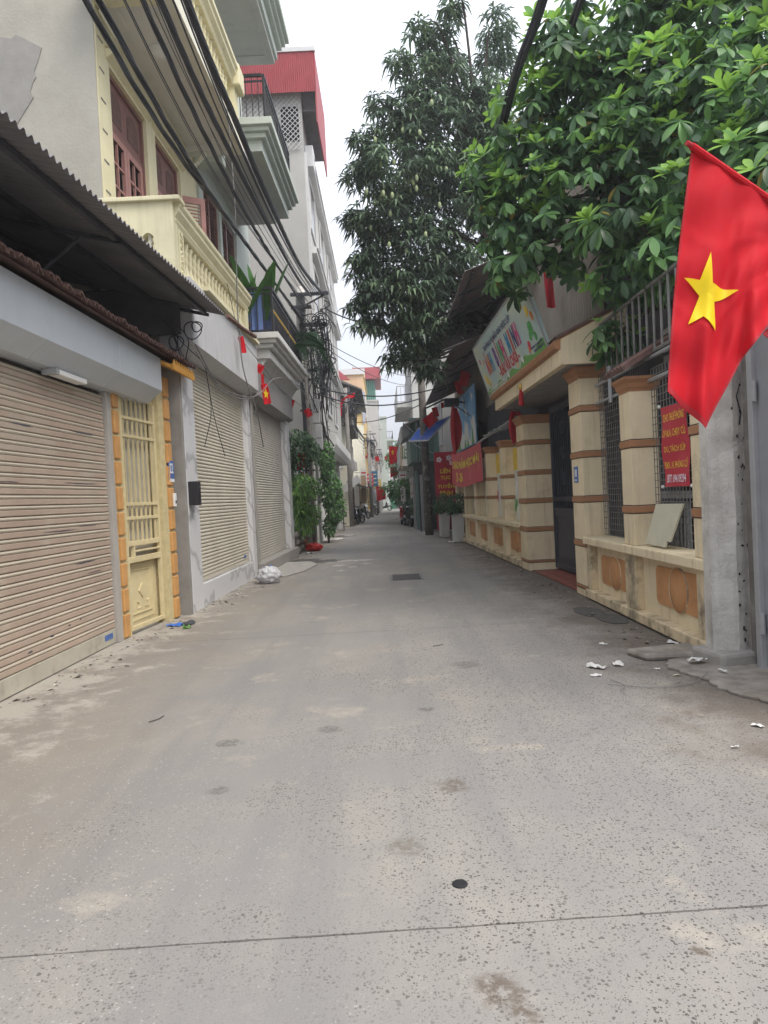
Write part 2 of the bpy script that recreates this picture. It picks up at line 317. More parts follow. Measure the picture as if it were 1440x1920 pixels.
def spline(pts, n=8):
    P = [Vector(p) for p in pts]; P = [2 * P[0] - P[1]] + P + [2 * P[-1] - P[-2]]; o = []
    for i in range(1, len(P) - 2):
        for k in range(n):
            t = k / n; a, b, c, d = P[i - 1], P[i], P[i + 1], P[i + 2]
            o.append(0.5 * ((2 * b) + (c - a) * t + (2 * a - 5 * b + 4 * c - d) * t * t + (3 * b - a - 3 * c + d) * t ** 3))
    o.append(P[-2]); return o
def sag(a, b, s, n=14):
    a, b = Vector(a), Vector(b)
    return [a.lerp(b, i / n) - Vector((0, 0, s * 4 * (i / n) * (1 - i / n))) for i in range(n + 1)]
_dg = None
def text_geo(body, size=1.0, bold=0.0):
    cu = bpy.data.curves.new('lettering', 'FONT'); cu.body = body; cu.size = size; cu.align_x = 'CENTER'; cu.align_y = 'CENTER'
    cu.offset = bold; cu.resolution_u = 2
    o = bpy.data.objects.new('lettering', cu); COL.objects.link(o)
    dg = bpy.context.evaluated_depsgraph_get(); me = bpy.data.meshes.new_from_object(o.evaluated_get(dg))
    vs = [tuple(v.co) for v in me.vertices]; fs = [tuple(p.vertices) for p in me.polygons]
    bpy.data.objects.remove(o); bpy.data.curves.remove(cu); bpy.data.meshes.remove(me)
    return vs, fs
def letters(mb, body, c, right, up, width, height, bold=0.0, off=0.004, warp=None):
    """fit body into a width x height box centred on c"""
    vs, fs = text_geo(body, 1.0, bold)
    if not vs: return
    x0 = min(v[0] for v in vs); x1 = max(v[0] for v in vs); y0 = min(v[1] for v in vs); y1 = max(v[1] for v in vs)
    R = Vector(right).normalized(); U = Vector(up).normalized(); Nn = R.cross(U); c = Vector(c)
    o = []
    for v in vs:
        a = ((v[0] - x0) / (x1 - x0) - 0.5) * width; b = ((v[1] - y0) / (y1 - y0) - 0.5) * height
        o.append(warp(a, b) if warp else c + R * a + U * b + Nn * off)
    mb.add(o, fs)
# ------------------------------------------------------------------ ground and road
def road_mat():
    m = bpy.data.materials.new('road_concrete'); m.use_nodes = True; N = m.node_tree.nodes; L = m.node_tree.links
    b = N['Principled BSDF']; b.inputs['Roughness'].default_value = 0.82; b.inputs['Specular IOR Level'].default_value = 0.25
    g = N.new('ShaderNodeNewGeometry'); P = g.outputs['Position']
    sx = N.new('ShaderNodeSeparateXYZ'); L.new(P, sx.inputs[0])
    def noise_(s_, det=5, vec=None, rg=0.6, col=False):
        n = N.new('ShaderNodeTexNoise'); n.inputs['Scale'].default_value = s_; n.inputs['Detail'].default_value = det; n.inputs['Roughness'].default_value = rg
        L.new(vec if vec else P, n.inputs['Vector']); return n.outputs['Color' if col else 'Fac']
    def rng(f, lo, hi, a=0.0, z=1.0):
        r = N.new('ShaderNodeMapRange'); r.interpolation_type = 'SMOOTHSTEP'
        for i, q in ((1, lo), (2, hi), (3, a), (4, z)): r.inputs[i].default_value = q
        L.new(f, r.inputs[0]); return r.outputs[0]
    def math_(op, a, c=0.0):
        x = N.new('ShaderNodeMath'); x.operation = op
        for i, q in ((0, a), (1, c)):
            if isinstance(q, (int, float)): x.inputs[i].default_value = q
            else: L.new(q, x.inputs[i])
        return x.outputs[0]
    def mix(f, a, c):
        x = N.new('ShaderNodeMix'); x.data_type = 'RGBA'
        if isinstance(f, float): x.inputs[0].default_value = f
        else: L.new(f, x.inputs[0])
        for s_, i in ((a, 6), (c, 7)):
            if isinstance(s_, tuple): x.inputs[i].default_value = (*s_, 1)
            else: L.new(s_, x.inputs[i])
        return x.outputs[2]
    def vec_add(a, amount):
        s_ = N.new('ShaderNodeVectorMath'); s_.operation = 'MULTIPLY_ADD'
        L.new(a, s_.inputs[0]); s_.inputs[1].default_value = (amount,) * 3; L.new(P, s_.inputs[2]); return s_.outputs[0]
    o = mix(rng(noise_(0.55, 5), 0.3, 0.7), (0.222, 0.212, 0.198), (0.305, 0.282, 0.245))
    lm = N.new('ShaderNodeMapping'); lm.inputs['Scale'].default_value = (2.6, 0.22, 1); L.new(P, lm.inputs[0])
    o = mix(rng(noise_(1.0, 6, lm.outputs[0]), 0.42, 0.66, 0, 0.6), o, (0.195, 0.19, 0.182))      # wheel-worn lanes
    o = mix(rng(noise_(3.1, 6), 0.35, 0.7, 0, 0.45), o, (0.218, 0.209, 0.197))
    # tyre-polished centre is greyer, the edges carry dust and grime
    ed = math_('ADD', math_('ABSOLUTE', math_('ADD', sx.outputs[0], -0.1)), math_('MULTIPLY', math_('ADD', noise_(0.8, 6), -0.5), 2.6))
    o = mix(rng(ed, 1.3, 2.7, 0.0, 0.55), o, (0.245, 0.208, 0.163))
    o = mix(rng(noise_(1.35, 8, rg=0.7), 0.56, 0.68, 0, 0.7), o, (0.37, 0.335, 0.275))          # pale worn patches
    lf = math_('ADD', math_('MULTIPLY', sx.outputs[0], -1.0), math_('MULTIPLY', math_('ADD', noise_(2.3, 8, rg=0.75), -0.5), 5.0))
    o = mix(rng(lf, 2.35, 3.1, 0, 0.7), o, (0.45, 0.42, 0.365))                                   # mortar scuffs by the shutters
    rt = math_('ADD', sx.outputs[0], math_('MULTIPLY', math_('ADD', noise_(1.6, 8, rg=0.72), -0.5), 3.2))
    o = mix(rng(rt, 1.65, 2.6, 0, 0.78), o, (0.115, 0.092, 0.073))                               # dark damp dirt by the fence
    o = mix(rng(noise_(5.5, 8, rg=0.72), 0.63, 0.74, 0, 0.5), o, (0.165, 0.145, 0.12))           # small dark stains
    wob = vec_add(noise_(9.0, 4, col=True), 0.16); spk = rng(noise_(26, 5, rg=0.7), 0.36, 0.56)
    for (cx, cy, rad, c_) in ((0.28, 2.12, 0.075, (0.124, 0.099, 0.077)), (0.33, 2.02, 0.05, (0.124, 0.099, 0.077)), (0.28, 3.62, 0.09, (0.136, 0.115, 0.093)),
                              (-1.06, 4.45, 0.08, (0.124, 0.115, 0.102)), (-0.42, 4.62, 0.07, (0.130, 0.124, 0.112)),
                              (0.02, 3.02, 0.08, (0.174, 0.155, 0.130)), (0.24, 4.95, 0.06, (0.124, 0.112, 0.099)),
                              (-0.95, 3.72, 0.06, (0.136, 0.124, 0.112)), (0.95, 2.23, 0.03, (0.124, 0.099, 0.074)), (0.66, 6.2, 0.13, (0.149, 0.140, 0.124))):
        d = N.new('ShaderNodeVectorMath'); d.operation = 'DISTANCE'
        L.new(wob, d.inputs[0]); d.inputs[1].default_value = (cx + 0.08, cy + 0.08, 0.08)
        o = mix(math_('MULTIPLY', rng(d.outputs['Value'], rad * 0.55, rad * 1.3, 0.95, 0.0), spk), o, c_)
    # dark pits and pale stones of the worn aggregate
    dv = vec_add(noise_(70, 2, col=True), 0.016)
    def vor(s_, rnd_lo, rad, vec):
        v = N.new('ShaderNodeTexVoronoi'); v.inputs['Scale'].default_value = s_; L.new(vec, v.inputs['Vector'])
        sc_ = N.new('ShaderNodeSeparateColor'); L.new(v.outputs['Color'], sc_.inputs[0])
        keep = math_('GREATER_THAN', sc_.outputs[0], rnd_lo)
        rr_ = math_('MULTIPLY', sc_.outputs[1], rad)
        return math_('MULTIPLY', math_('LESS_THAN', v.outputs['Distance'], rr_), keep)
    dens = rng(math_('ADD', noise_(1.1, 4), math_('MULTIPLY', sx.outputs[0], 0.11)), 0.32, 0.60, 0.05, 0.95)
    pit = math_('MAXIMUM', vor(64, 0.42, 0.46, dv), vor(125, 0.45, 0.48, dv))
    o = mix(math_('MULTIPLY', pit, dens), o, (0.085, 0.074, 0.065))
    wd = rng(math_('ADD', noise_(0.9, 4), math_('MULTIPLY', sx.outputs[0], -0.14)), 0.45, 0.75, 0.0, 0.55)
    o = mix(math_('MULTIPLY', vor(75, 0.74, 0.40, dv), wd), o, (0.50, 0.48, 0.44))
    o = mix(rng(noise_(140, 3), 0.35, 0.7, 0, 0.22), o, (0.12, 0.112, 0.105))
    L.new(o, b.inputs['Base Color'])
    bp = N.new('ShaderNodeBump'); bp.inputs['Strength'].default_value = 0.35; bp.inputs['Distance'].default_value = 0.006
    L.new(math_('SUBTRACT', math_('ADD', noise_(120, 5), math_('MULTIPLY', noise_(14, 5), 0.8)), math_('MULTIPLY', pit, 0.5)), bp.inputs['Height'])
    L.new(bp.outputs[0], b.inputs['Normal']); M['road_concrete'] = m
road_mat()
g_ = MB(); g_.box(-400, 400, -60, 900, -0.6, -0.05); tag(g_.build('ground', 'cement'), None, kind='structure')
road = MB().box(-3.6, 5.2, -4, 120, -0.05, -0.025).build('road', 'wet_dark'); tag(road, None, kind='structure')
def slab(y0, y1, j0=True, j1=True, xs=(-3.5, 5.0)):
    n = 120; mb = MB()
    tilt = lambda x, y: y + 0.03 * x
    top = []; bot = []
    for i in range(n + 1):
        x = xs[0] + (xs[1] - xs[0]) * i / n
        top.append((x, tilt(x, y0) + (noise.noise((x * 9, y0 * 3, 1)) * 0.004 + noise.noise((x * 2.1, y0 * 3, 4)) * 0.005 if j0 else 0)))
        bot.append((x, tilt(x, y1) + (noise.noise((x * 9, y1 * 3, 2)) * 0.004 + noise.noise((x * 2.1, y1 * 3, 4)) * 0.005 if j1 else 0)))
    vs = []; fs = []
    for z in (0.0, -0.024):
        for i in range(n + 1): vs.append((*top[i], z)); vs.append((*bot[i], z))
    k = 2 * (n + 1)
    for i in range(n):
        a = 2 * i; fs.append((a, a + 2, a + 3, a + 1)); fs.append((a, k + a, k + a + 2, a + 2)); fs.append((a + 1, a + 3, k + a + 3, k + a + 1))
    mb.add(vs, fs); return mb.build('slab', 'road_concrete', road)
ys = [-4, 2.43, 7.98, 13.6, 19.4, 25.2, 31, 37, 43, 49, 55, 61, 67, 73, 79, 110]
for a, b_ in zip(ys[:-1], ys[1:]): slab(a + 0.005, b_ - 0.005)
def blob(mb, cx, cy, rx, ry, z0, z1, n=22, jit=0.25, seed=0):
    rnd = random.Random(seed); pts = []
    for i in range(n):
        an = 2 * math.pi * i / n; q = 1 + rnd.uniform(-jit, jit); pts.append((cx + rx * q * math.cos(an), cy + ry * q * math.sin(an)))
    return mb.prism(pts, 'z', z0, z1)
# drain grate in the middle of the lane
dg_ = thing('drain_cover', 'square concrete drain cover with dark damp rim set in the lane', 'drain cover', (0.36, 13.2, 0))
MB().prism([(0.05, 12.72), (0.66, 12.70), (0.67, 13.66), (0.04, 13.68)], 'z', 0.0005, 0.005).build('rim', 'wet_dark', dg_)
for k in range(5): MB().box(0.10, 0.61, 12.78 + k * 0.17, 12.92 + k * 0.17, 0.005, 0.016).build('bar', 'manhole', dg_)
cap = MB().lathe([(0.001, 0.007), (0.026, 0.007), (0.03, 0.004), (0.03, 0.0)], (0.222, 2.70, 0.0), 24).build('plug', 'rubber')
solo(cap, 'small round black plug lying flat on the near road', 'plug')
mh = thing('manhole_cover', 'dark round manhole lids sunk beside the cream fence base', 'manhole', (2.45, 8.4, 0))
for i, (cx, cy, rx, ry) in enumerate(((2.42, 8.55, 0.17, 0.36), (2.52, 8.02, 0.16, 0.34))):
    blob(MB(xR), cx, cy, rx, ry, 0.0006 + i * 0.002, 0.006 + i * 0.002, 26, 0.05, i).build('lid', 'manhole', mh)
sp = thing('paint_spill', 'whitish dried spill across the lane before the red bag', 'spill', (-0.9, 16.8, 0))
for i, (cx, cy, rx, ry) in enumerate(((-0.95, 17.35, 0.62, 0.24), (-0.5, 17.2, 0.3, 0.12), (-1.1, 16.2, 0.2, 0.25), (-0.75, 15.7, 0.12, 0.12), (-0.42, 16.3, 0.14, 0.16), (-1.0, 15.0, 0.1, 0.14))):
    blob(MB(), cx, cy, rx, ry, 0.0005, 0.002 + 0.0003 * i, 60, 0.45, i + 5).build('splash', 'paint_white', sp)
wt = blob(MB(), -1.7, 17.6, 0.55, 0.5, 0.0004, 0.003, 30, 0.25, 40); blob(wt, -2.05, 18.0, 0.4, 0.5, 0.0004, 0.0034, 30, 0.25, 41)
solo(wt.build('wet_patch', 'wet_dark'), 'dark damp patch on the road beside the grey step', 'puddle')
# broken raised slab on the right with its crack
br = MB(); edge = [(3.4, 3.3), (3.4, 6.15), (2.75, 6.12), (2.32, 5.95), (2.24, 5.72), (2.30, 5.52), (2.36, 5.30), (2.34, 5.08), (2.42, 4.86), (2.50, 4.72), (2.46, 4.58), (2.40, 4.52), (2.50, 4.36), (2.62, 4.22), (2.72, 4.0), (2.8, 3.3)]
edge = [q for a, b_ in zip(edge, edge[1:] + edge[:1]) for q in [(a[0] + (b_[0] - a[0]) * k / 4 + (0.018 * math.sin(a[1] * 37 + k * 2.1) if a[0] < 2.75 else 0), a[1] + (b_[1] - a[1]) * k / 4) for k in range(4)]]
br.prism(edge, 'z', 0.0, 0.022)
solo(br.build('broken_slab', 'broken_cement', bevel=0.006), 'broken grey cement slab with jagged dark edge before the concrete pole', 'slab')
kb = MB(); kb.prism([(2.08, 6.28), (2.72, 6.42), (2.78, 6.02), (2.5, 5.98), (2.16, 6.0)], 'z', 0.0, 0.06)
solo(kb.build('cement_lump', 'broken_cement', bevel=0.03), 'low rough cement lump at the foot of the fence', 'cement block')
ap = MB(); ap.prism([(-2.95, 14.4), (-2.05, 14.2), (-1.75, 15.2), (-1.62, 16.6), (-1.85, 17.4), (-2.75, 17.4)], 'z', 0.0, 0.03)
solo(ap.build('cement_ramp', 'cement_light', bevel=0.01), 'cracked cement ramp before the second ivory shutter', 'ramp')

# fallen leaves, grit and dust swept to the wall feet
rnd = random.Random(21)
for side, lab in ((-1, 'grit and fallen leaves along the foot of the left shops'), (1, 'grit and fallen leaves along the foot of the right fence')):
    m_ = MB()
    for k in range(520):
        y = rnd.uniform(5.2, 20) if side > 0 else rnd.uniform(5.5, 20); off = abs(rnd.gauss(0, 0.22)); x = (2.64 - off) if side > 0 else (-3.0 + 0.022 * (y - 10) + (0.25 if y > 9.9 else 0.0) + off)
        s_ = rnd.uniform(0.006, 0.02) if rnd.random() < 0.8 else rnd.uniform(0.02, 0.04); a = rnd.uniform(0, 6.28); m_.cur = rnd.choice((0, 0, 1, 1, 2, 3)); z = 0.003
        c_, n_ = math.cos(a) * s_, math.sin(a) * s_
        m_.add([(x - c_, y - n_, z), (x + n_ * 0.5, y - c_ * 0.5, z + s_ * 0.35), (x + c_, y + n_, z + 0.002), (x - n_ * 0.5, y + c_ * 0.5, z + s_ * 0.3)], [(0, 1, 2, 3)])
    o = solo(m_.build('ground_litter', ('bark', 'cement_light', 'wet_dark', 'cardboard'), recalc=False), lab, 'debris'); o['kind'] = 'stuff'
# ================================================================== LEFT: low shop with pink shutter
def shutter(parent, y0, y1, x, z0, z1, pitch, mats, rail_h, back='slat_gap', bead=0.0, xf=xL, rail='bottom_rail'):
    """curtain with one object per slat; slats lie along y on the plane x"""
    r = MB(xf).box(x - 0.05, x - 0.03, y0, y1, z0 + rail_h * 0.5, z1).build('roller_shutter', back, parent)
    MB(xf).box(x - 0.03, x + 0.012, y0, y1, z0 + 0.01, z0 + rail_h).build('bottom_rail', rail, r, bevel=0.004)
    n = int((z1 - z0 - rail_h) / pitch)
    s = MB(xf); h = pitch
    if bead > 0:
        s.prism([(x - 0.028, 0.004), (x + 0.0, 0.004), (x + 0.006, 0.012), (x + 0.006, h - bead - 0.006), (x, h - bead), (x - 0.028, h - bead)], 'y', y0, y1)
        s.cur = 1
        s.prism([(x - 0.028, h - bead + 0.002), (x + 0.004, h - bead + 0.004), (x + 0.012, h - bead * 0.5), (x + 0.004, h - 0.003), (x - 0.028, h - 0.002)], 'y', y0, y1)
    else:
        s.prism([(x - 0.028, 0.002), (x - 0.004, 0.002), (x + 0.006, h * 0.3), (x + 0.006, h * 0.62), (x - 0.004, h - 0.004), (x - 0.028, h - 0.004)], 'y', y0, y1)
    me = s.mesh('slat', mats); o = None; g = ORG[r.name]
    for k in range(n):
        o2 = bpy.data.objects.new('slat', me); COL.objects.link(o2); o2.parent = r
        o2.location = (-g[0], -g[1], z0 + rail_h + 0.003 + k * pitch - g[2])
    return r
sh = thing('shop_house', 'low shop with striped pink roller shutter under a silver shutter box', 'shop', (-3.1, 6.5, 0))
MB(xL).box(-8.5, -3.2, 1.0, 8.18, 0, 3.30).build('wall', 'grey_plaster', sh)
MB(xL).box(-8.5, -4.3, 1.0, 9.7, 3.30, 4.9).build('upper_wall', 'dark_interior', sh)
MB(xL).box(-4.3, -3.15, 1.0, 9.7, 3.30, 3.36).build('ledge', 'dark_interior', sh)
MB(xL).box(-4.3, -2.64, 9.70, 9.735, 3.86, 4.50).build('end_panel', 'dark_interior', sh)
rs = shutter(sh, 2.2, 8.04, -3.08, 0.0, 2.86, 0.094, ('slat_pink', 'slat_cream'), 0.17, bead=0.036)
for (y, z, w_, h_) in ((6.3, 2.30, 0.5, 0.018), (7.5, 2.33, 0.7, 0.02), (6.0, 1.79, 0.45, 0.012), (7.4, 1.80, 0.9, 0.016), (6.9, 1.33, 0.8, 0.014), (7.5, 1.36, 0.6, 0.012), (7.4, 0.98, 0.55, 0.014), (7.6, 0.86, 0.5, 0.012), (5.75, 2.24, 0.3, 0.012), (6.2, 0.30, 0.1, 0.03), (6.6, 0.36, 0.09, 0.025), (6.95, 0.40, 0.06, 0.02), (7.2, 0.42, 0.05, 0.02), (5.9, 0.09, 0.09, 0.05)):
    m_ = blob(MB(xL), y, z, w_ / 2, h_ / 2, -3.0625, -3.0605, 14, 0.5, int(y * 31)) if False else MB(xL)
    rnd = random.Random(int(y * 97 + z * 13)); pts = [(y + math.cos(a) * w_ / 2 * rnd.uniform(0.5, 1), z + math.sin(a) * h_ / 2 * rnd.uniform(0.4, 1)) for a in [2 * math.pi * i / 16 for i in range(16)]]
    m_.prism(pts, 'x', -3.073, -3.0712); m_.build('scuff', 'slat_scuff', rs)
MB(xL).box(-3.067, -3.064, 7.74, 7.95, 0.075, 0.135).build('sticker', 's_plate', rs)
MB(xL).box(-3.16, -3.03, 8.05, 8.17, 0, 2.86).build('jamb', 'jamb_grey', sh, bevel=0.006)
prof = [(-2.755, 3.43), (-2.755, 3.01), (-2.94, 2.855), (-3.075, 2.85), (-3.19, 2.85), (-3.19, 3.43)]
for a, b_ in ((1.4, 3.0), (3.0, 4.6), (4.6, 6.2), (6.2, 7.8), (7.8, 9.17)):
    MB(xL).prism(prof, 'y', a + 0.004, b_ - 0.004).build('housing_panel', 'alu_panel', sh, bevel=0.004)
MB(xL).box(-3.18, -2.765, 1.4, 9.16, 2.90 + 0.12, 3.42).build('housing_core', 'iron_dark', sh)
lt = MB(xL).box(-3.02, -2.90, 6.62, 7.28, 2.80, 2.853).build('strip_light', 'lamp_white', sh, bevel=0.012)
MB(xL).box(-3.03, -2.89, 6.60, 6.66, 2.795, 2.85).build('lamp_end', 'metal_grey', lt)
# ---- narrow gate with orange blocks
gt = thing('entrance_gate', 'narrow yellow iron gate between orange-blocked stucco pillars', 'gate', (-3.0, 8.9, 0))
p1 = MB(xG).box(-3.3, -3.02, 8.18, 8.42, 0, 3.2).build('pillar', 'yellow_stucco', gt)
p2 = MB(xG).box(-3.3, -2.99, 9.38, 9.72, 0, 3.2).build('pillar', 'yellow_stucco', gt)
MB(xG).box(-3.3, -3.06, 8.42, 9.38, 2.86, 3.2).build('lintel', 'yellow_stucco', gt)
blk = MB().box(-0.02, 0.02, -0.075, 0.075, 0, 0.262)
series('block', blk, 'orange_block', p1, [xG((-3.015, 8.29, 0.02 + k * 0.298)) for k in range(10)], bevel=0.01)
series('block', MB().box(-0.02, 0.025, -0.085, 0.09, 0, 0.262), 'orange_block', p2, [xG((-2.985, 9.63, 0.02 + k * 0.298)) for k in range(11)], bevel=0.01)
gl = MB(xG); X0 = -3.05
for (a, b_, z0, z1) in ((8.425, 8.475, 0.05, 2.86), (9.325, 9.375, 0.05, 2.86), (8.475, 9.325, 2.38, 2.415), (8.475, 9.325, 2.60, 2.635), (8.475, 9.325, 1.55, 1.59), (8.475, 9.325, 1.38, 1.42), (8.475, 9.325, 1.06, 1.12), (8.475, 9.325, 0.86, 0.93), (8.60, 8.64, 0.93, 1.06), (8.64, 9.325, 0.985, 1.005), (8.475, 9.325, 0.05, 0.10)):
    gl.box(X0 - 0.025, X0 + 0.022, a, b_, z0, z1)
gl = gl.build('gate_leaf', 'yellow_iron', gt, bevel=0.004)
series('bar', MB().box(-0.012, 0.012, -0.009, 0.009, 1.1, 2.86), 'yellow_iron', gl, [xG((X0 - 0.004, 8.475 + 0.85 * (k + 0.5) / 7, 0)) for k in range(7)][0:7])
MB(xG).box(X0 - 0.10, X0 - 0.085, 8.43, 9.38, 0.93, 2.86).build('backing', 'bottom_rail', gl)
MB(xG).box(X0 - 0.10, X0 - 0.07, 8.44, 9.37, 0.08, 0.9).build('panel', 'yellow_iron', gl)
pn = MB(xG)
def frame_line(mb, x, y0, y1, z0, z1, t, d=0.008):
    mb.box(x, x + d, y0, y1, z0, z0 + t); mb.box(x, x + d, y0, y1, z1 - t, z1); mb.box(x, x + d, y0, y0 + t, z0 + t, z1 - t); mb.box(x, x + d, y1 - t, y1, z0 + t, z1 - t)
frame_line(pn, X0 - 0.07, 8.54, 9.26, 0.13, 0.83, 0.02); frame_line(pn, X0 - 0.07, 8.62, 9.18, 0.21, 0.76, 0.016, 0.012)
pn.prism([(8.94, 0.40), (9.04, 0.49), (8.94, 0.58), (8.84, 0.49)], 'x', X0 - 0.07, X0 - 0.058)
for s_ in (-1, 1):
    pn.tube([(X0 - 0.066, 8.94 + s_ * 0.06, 0.28), (X0 - 0.066, 8.94 + s_ * 0.16, 0.27), (X0 - 0.066, 8.94 + s_ * 0.17, 0.36), (X0 - 0.066, 8.94 + s_ * 0.1, 0.34)], 0.008, 5)
pn.build('moulding', 'yellow_iron', gl)
MB(xG).box(-2.963, -2.955, 9.545, 9.715, 1.88, 2.14).build('number_plate', 's_plate', gt)
nm = MB(); cN = Vector(xG((-2.955, 9.63, 2.04))); letters(nm, '22', cN, (0.122, 1, 0), (0, 0, 1), 0.11, 0.14, 0.02, -0.003 + 0.006); nm.build('lettering', 's_white', gt)
MB(xG).box(-2.963, -2.953, 9.55, 9.71, 1.85, 1.895).build('number_strip', 's_white', gt)
bl = MB(xG).box(-2.962, -2.935, 9.645, 9.705, 1.52, 1.70).build('door_bell', 'lamp_white', gt, bevel=0.004)
MB(xG).box(-2.935, -2.930, 9.66, 9.69, 1.56, 1.60).build('button', 'iron_dark', bl)
# ---- tiled eave with orange valance
te = thing('tile_eave', 'strip of weathered clay tiles with orange valance above the yellow gate', 'roof', (-2.9, 7, 3.3))
MB(xL).prism([(-2.62, 3.30), (-2.62, 3.345), (-3.3, 3.68), (-3.3, 3.62)], 'y', 9.19, 10.12).build('valance', 'orange_paint', te)
MB(xL).box(-2.63, -2.60, 9.19, 10.14, 3.29, 3.36).build('fascia_board', 'orange_paint', te)
tz = MB(xL)
for k in range(9): tz.prism([(9.22 + k * 0.105, 3.36), (9.30 + k * 0.105, 3.36), (9.26 + k * 0.105, 3.43)], 'x', -2.622, -2.604)
tz.build('scallops', 'orange_paint', te)
MB(xL).prism([(-2.66, 3.455), (-2.66, 3.462), (-3.7, 3.85), (-3.7, 3.82)], 'y', 2.0, 10.14).build('tile_bed', 'terracotta', te)
tile = MB(); n_ = 7
for i in range(n_):
    a0 = math.pi * i / n_; a1 = math.pi * (i + 1) / n_
    p = lambda a, x, z, r: (x, -r * math.cos(a), z + r * math.sin(a))
    tile.add([p(a0, 0, 0, 0.055), p(a1, 0, 0, 0.055), p(a1, -1.05, 0.37, 0.05), p(a0, -1.05, 0.37, 0.05)], [(0, 1, 2, 3)])
    tile.add([p(a0, 0.0, 0, 0.055), p(a1, 0.0, 0, 0.055), p(a1, 0, 0, 0.036), p(a0, 0, 0, 0.036)], [(0, 1, 2, 3)])
series('tile', tile, 'terracotta', te, [xL((-2.575 + random.uniform(-0.02, 0.02), 3.0 + 0.112 * k, 3.448 + random.uniform(-0.006, 0.006))) for k in range(64)], smooth=True)
# ---- corrugated iron awning
aw = thing('iron_awning', 'dark corrugated iron awning on angle brackets over the tiled eave', 'awning', (-2.8, 6, 4.1))
def corr(mb, A, B, C_, n, amp):
    """corrugated sheet: ridges run A->B, waves advance A->C"""
    A, B, C_ = Vector(A), Vector(B), Vector(C_); nrm = (B - A).cross(C_ - A).normalized()
    if nrm.z < -0.01 or (abs(nrm.z) <= 0.01 and nrm.x < 0): nrm = -nrm
    k = n * 6; vs = []
    for i in range(k + 1):
        o = A + (C_ - A) * (i / k) + nrm * (amp * math.sin(2 * math.pi * i / 6)); vs += [o, o + (B - A)]
    mb.add(vs, [(2 * i, 2 * i + 1, 2 * i + 3, 2 * i + 2) for i in range(k)]); return mb
awF0, awF1 = Vector((-2.27, 1.0, 3.84)), Vector((-2.07, 9.95, 4.15)); awB = Vector((-2.5, 0, 0.62))
shm = corr(MB(), awF0, awF0 + awB, awF1, 90, 0.017).build('sheet', 'awning_iron', aw, smooth=True, recalc=False)
fr = lambda t, s_, dz=0.0: tuple(awF0.lerp(awF1, t) + awB * s_ + Vector((0, 0, dz)))
for s_ in (0.10, 0.36, 0.66): MB().tube([fr(0, s_, -0.05), fr(0.985, s_, -0.05)], 0.032, 4).build('purlin', 'iron_dark', aw)
for t_ in (0.30, 0.64, 0.985): MB().tube([fr(t_, 0.08, -0.07), fr(t_, 0.98, -0.07)], 0.028, 4).build('rafter', 'iron_dark', aw)
for t_ in (0.35, 0.64): MB().tube([fr(t_, 0.22, -0.07), xL((-3.2, awF0.lerp(awF1, t_).y, 3.66))], 0.016, 6).build('strut', 'iron_dark', aw)
# ================================================================== LEFT: cream house
ch = thing('cream_house', 'cream house with balustraded balcony, reddish doors and ivory roller shutter', 'house', (-3.6, 12.2, 0))
FX = -3.60
MB(xL).box(-9, FX - 0.02, 9.78, 10.02, 3.4, 15).build('side_wall', 'grey_plaster', ch)
pt = [(-9, 8.1), (-4.89, 8.0), (-4.73, 7.97), (-4.67, 8.02), (-4.50, 7.93), (-4.33, 7.83), (-4.39, 7.66), (-4.45, 7.52), (-4.43, 7.44), (-4.48, 7.36), (-4.52, 7.25), (-4.48, 7.17), (-4.60, 7.0), (-4.72, 6.83), (-4.97, 6.55), (-9, 6.0)]
MB(xL).prism(pt, 'y', 9.768, 9.782).build('patch', 'cement_patch', ch)
fw = MB(xL); Y0, Y1 = 9.80, 14.62
doors = [(10.22, 11.70), (12.12, 13.50)]
edges = [Y0] + [q for d in doors for q in d] + [Y1]
for i in range(0, len(edges), 2): fw.box(FX - 0.22, FX, edges[i], edges[i + 1], 4.0, 15)
for a, b_ in doors: fw.box(FX - 0.22, FX - 0.001, a, b_, 7.82, 15)
fw.build('facade', 'cream_paint', ch)
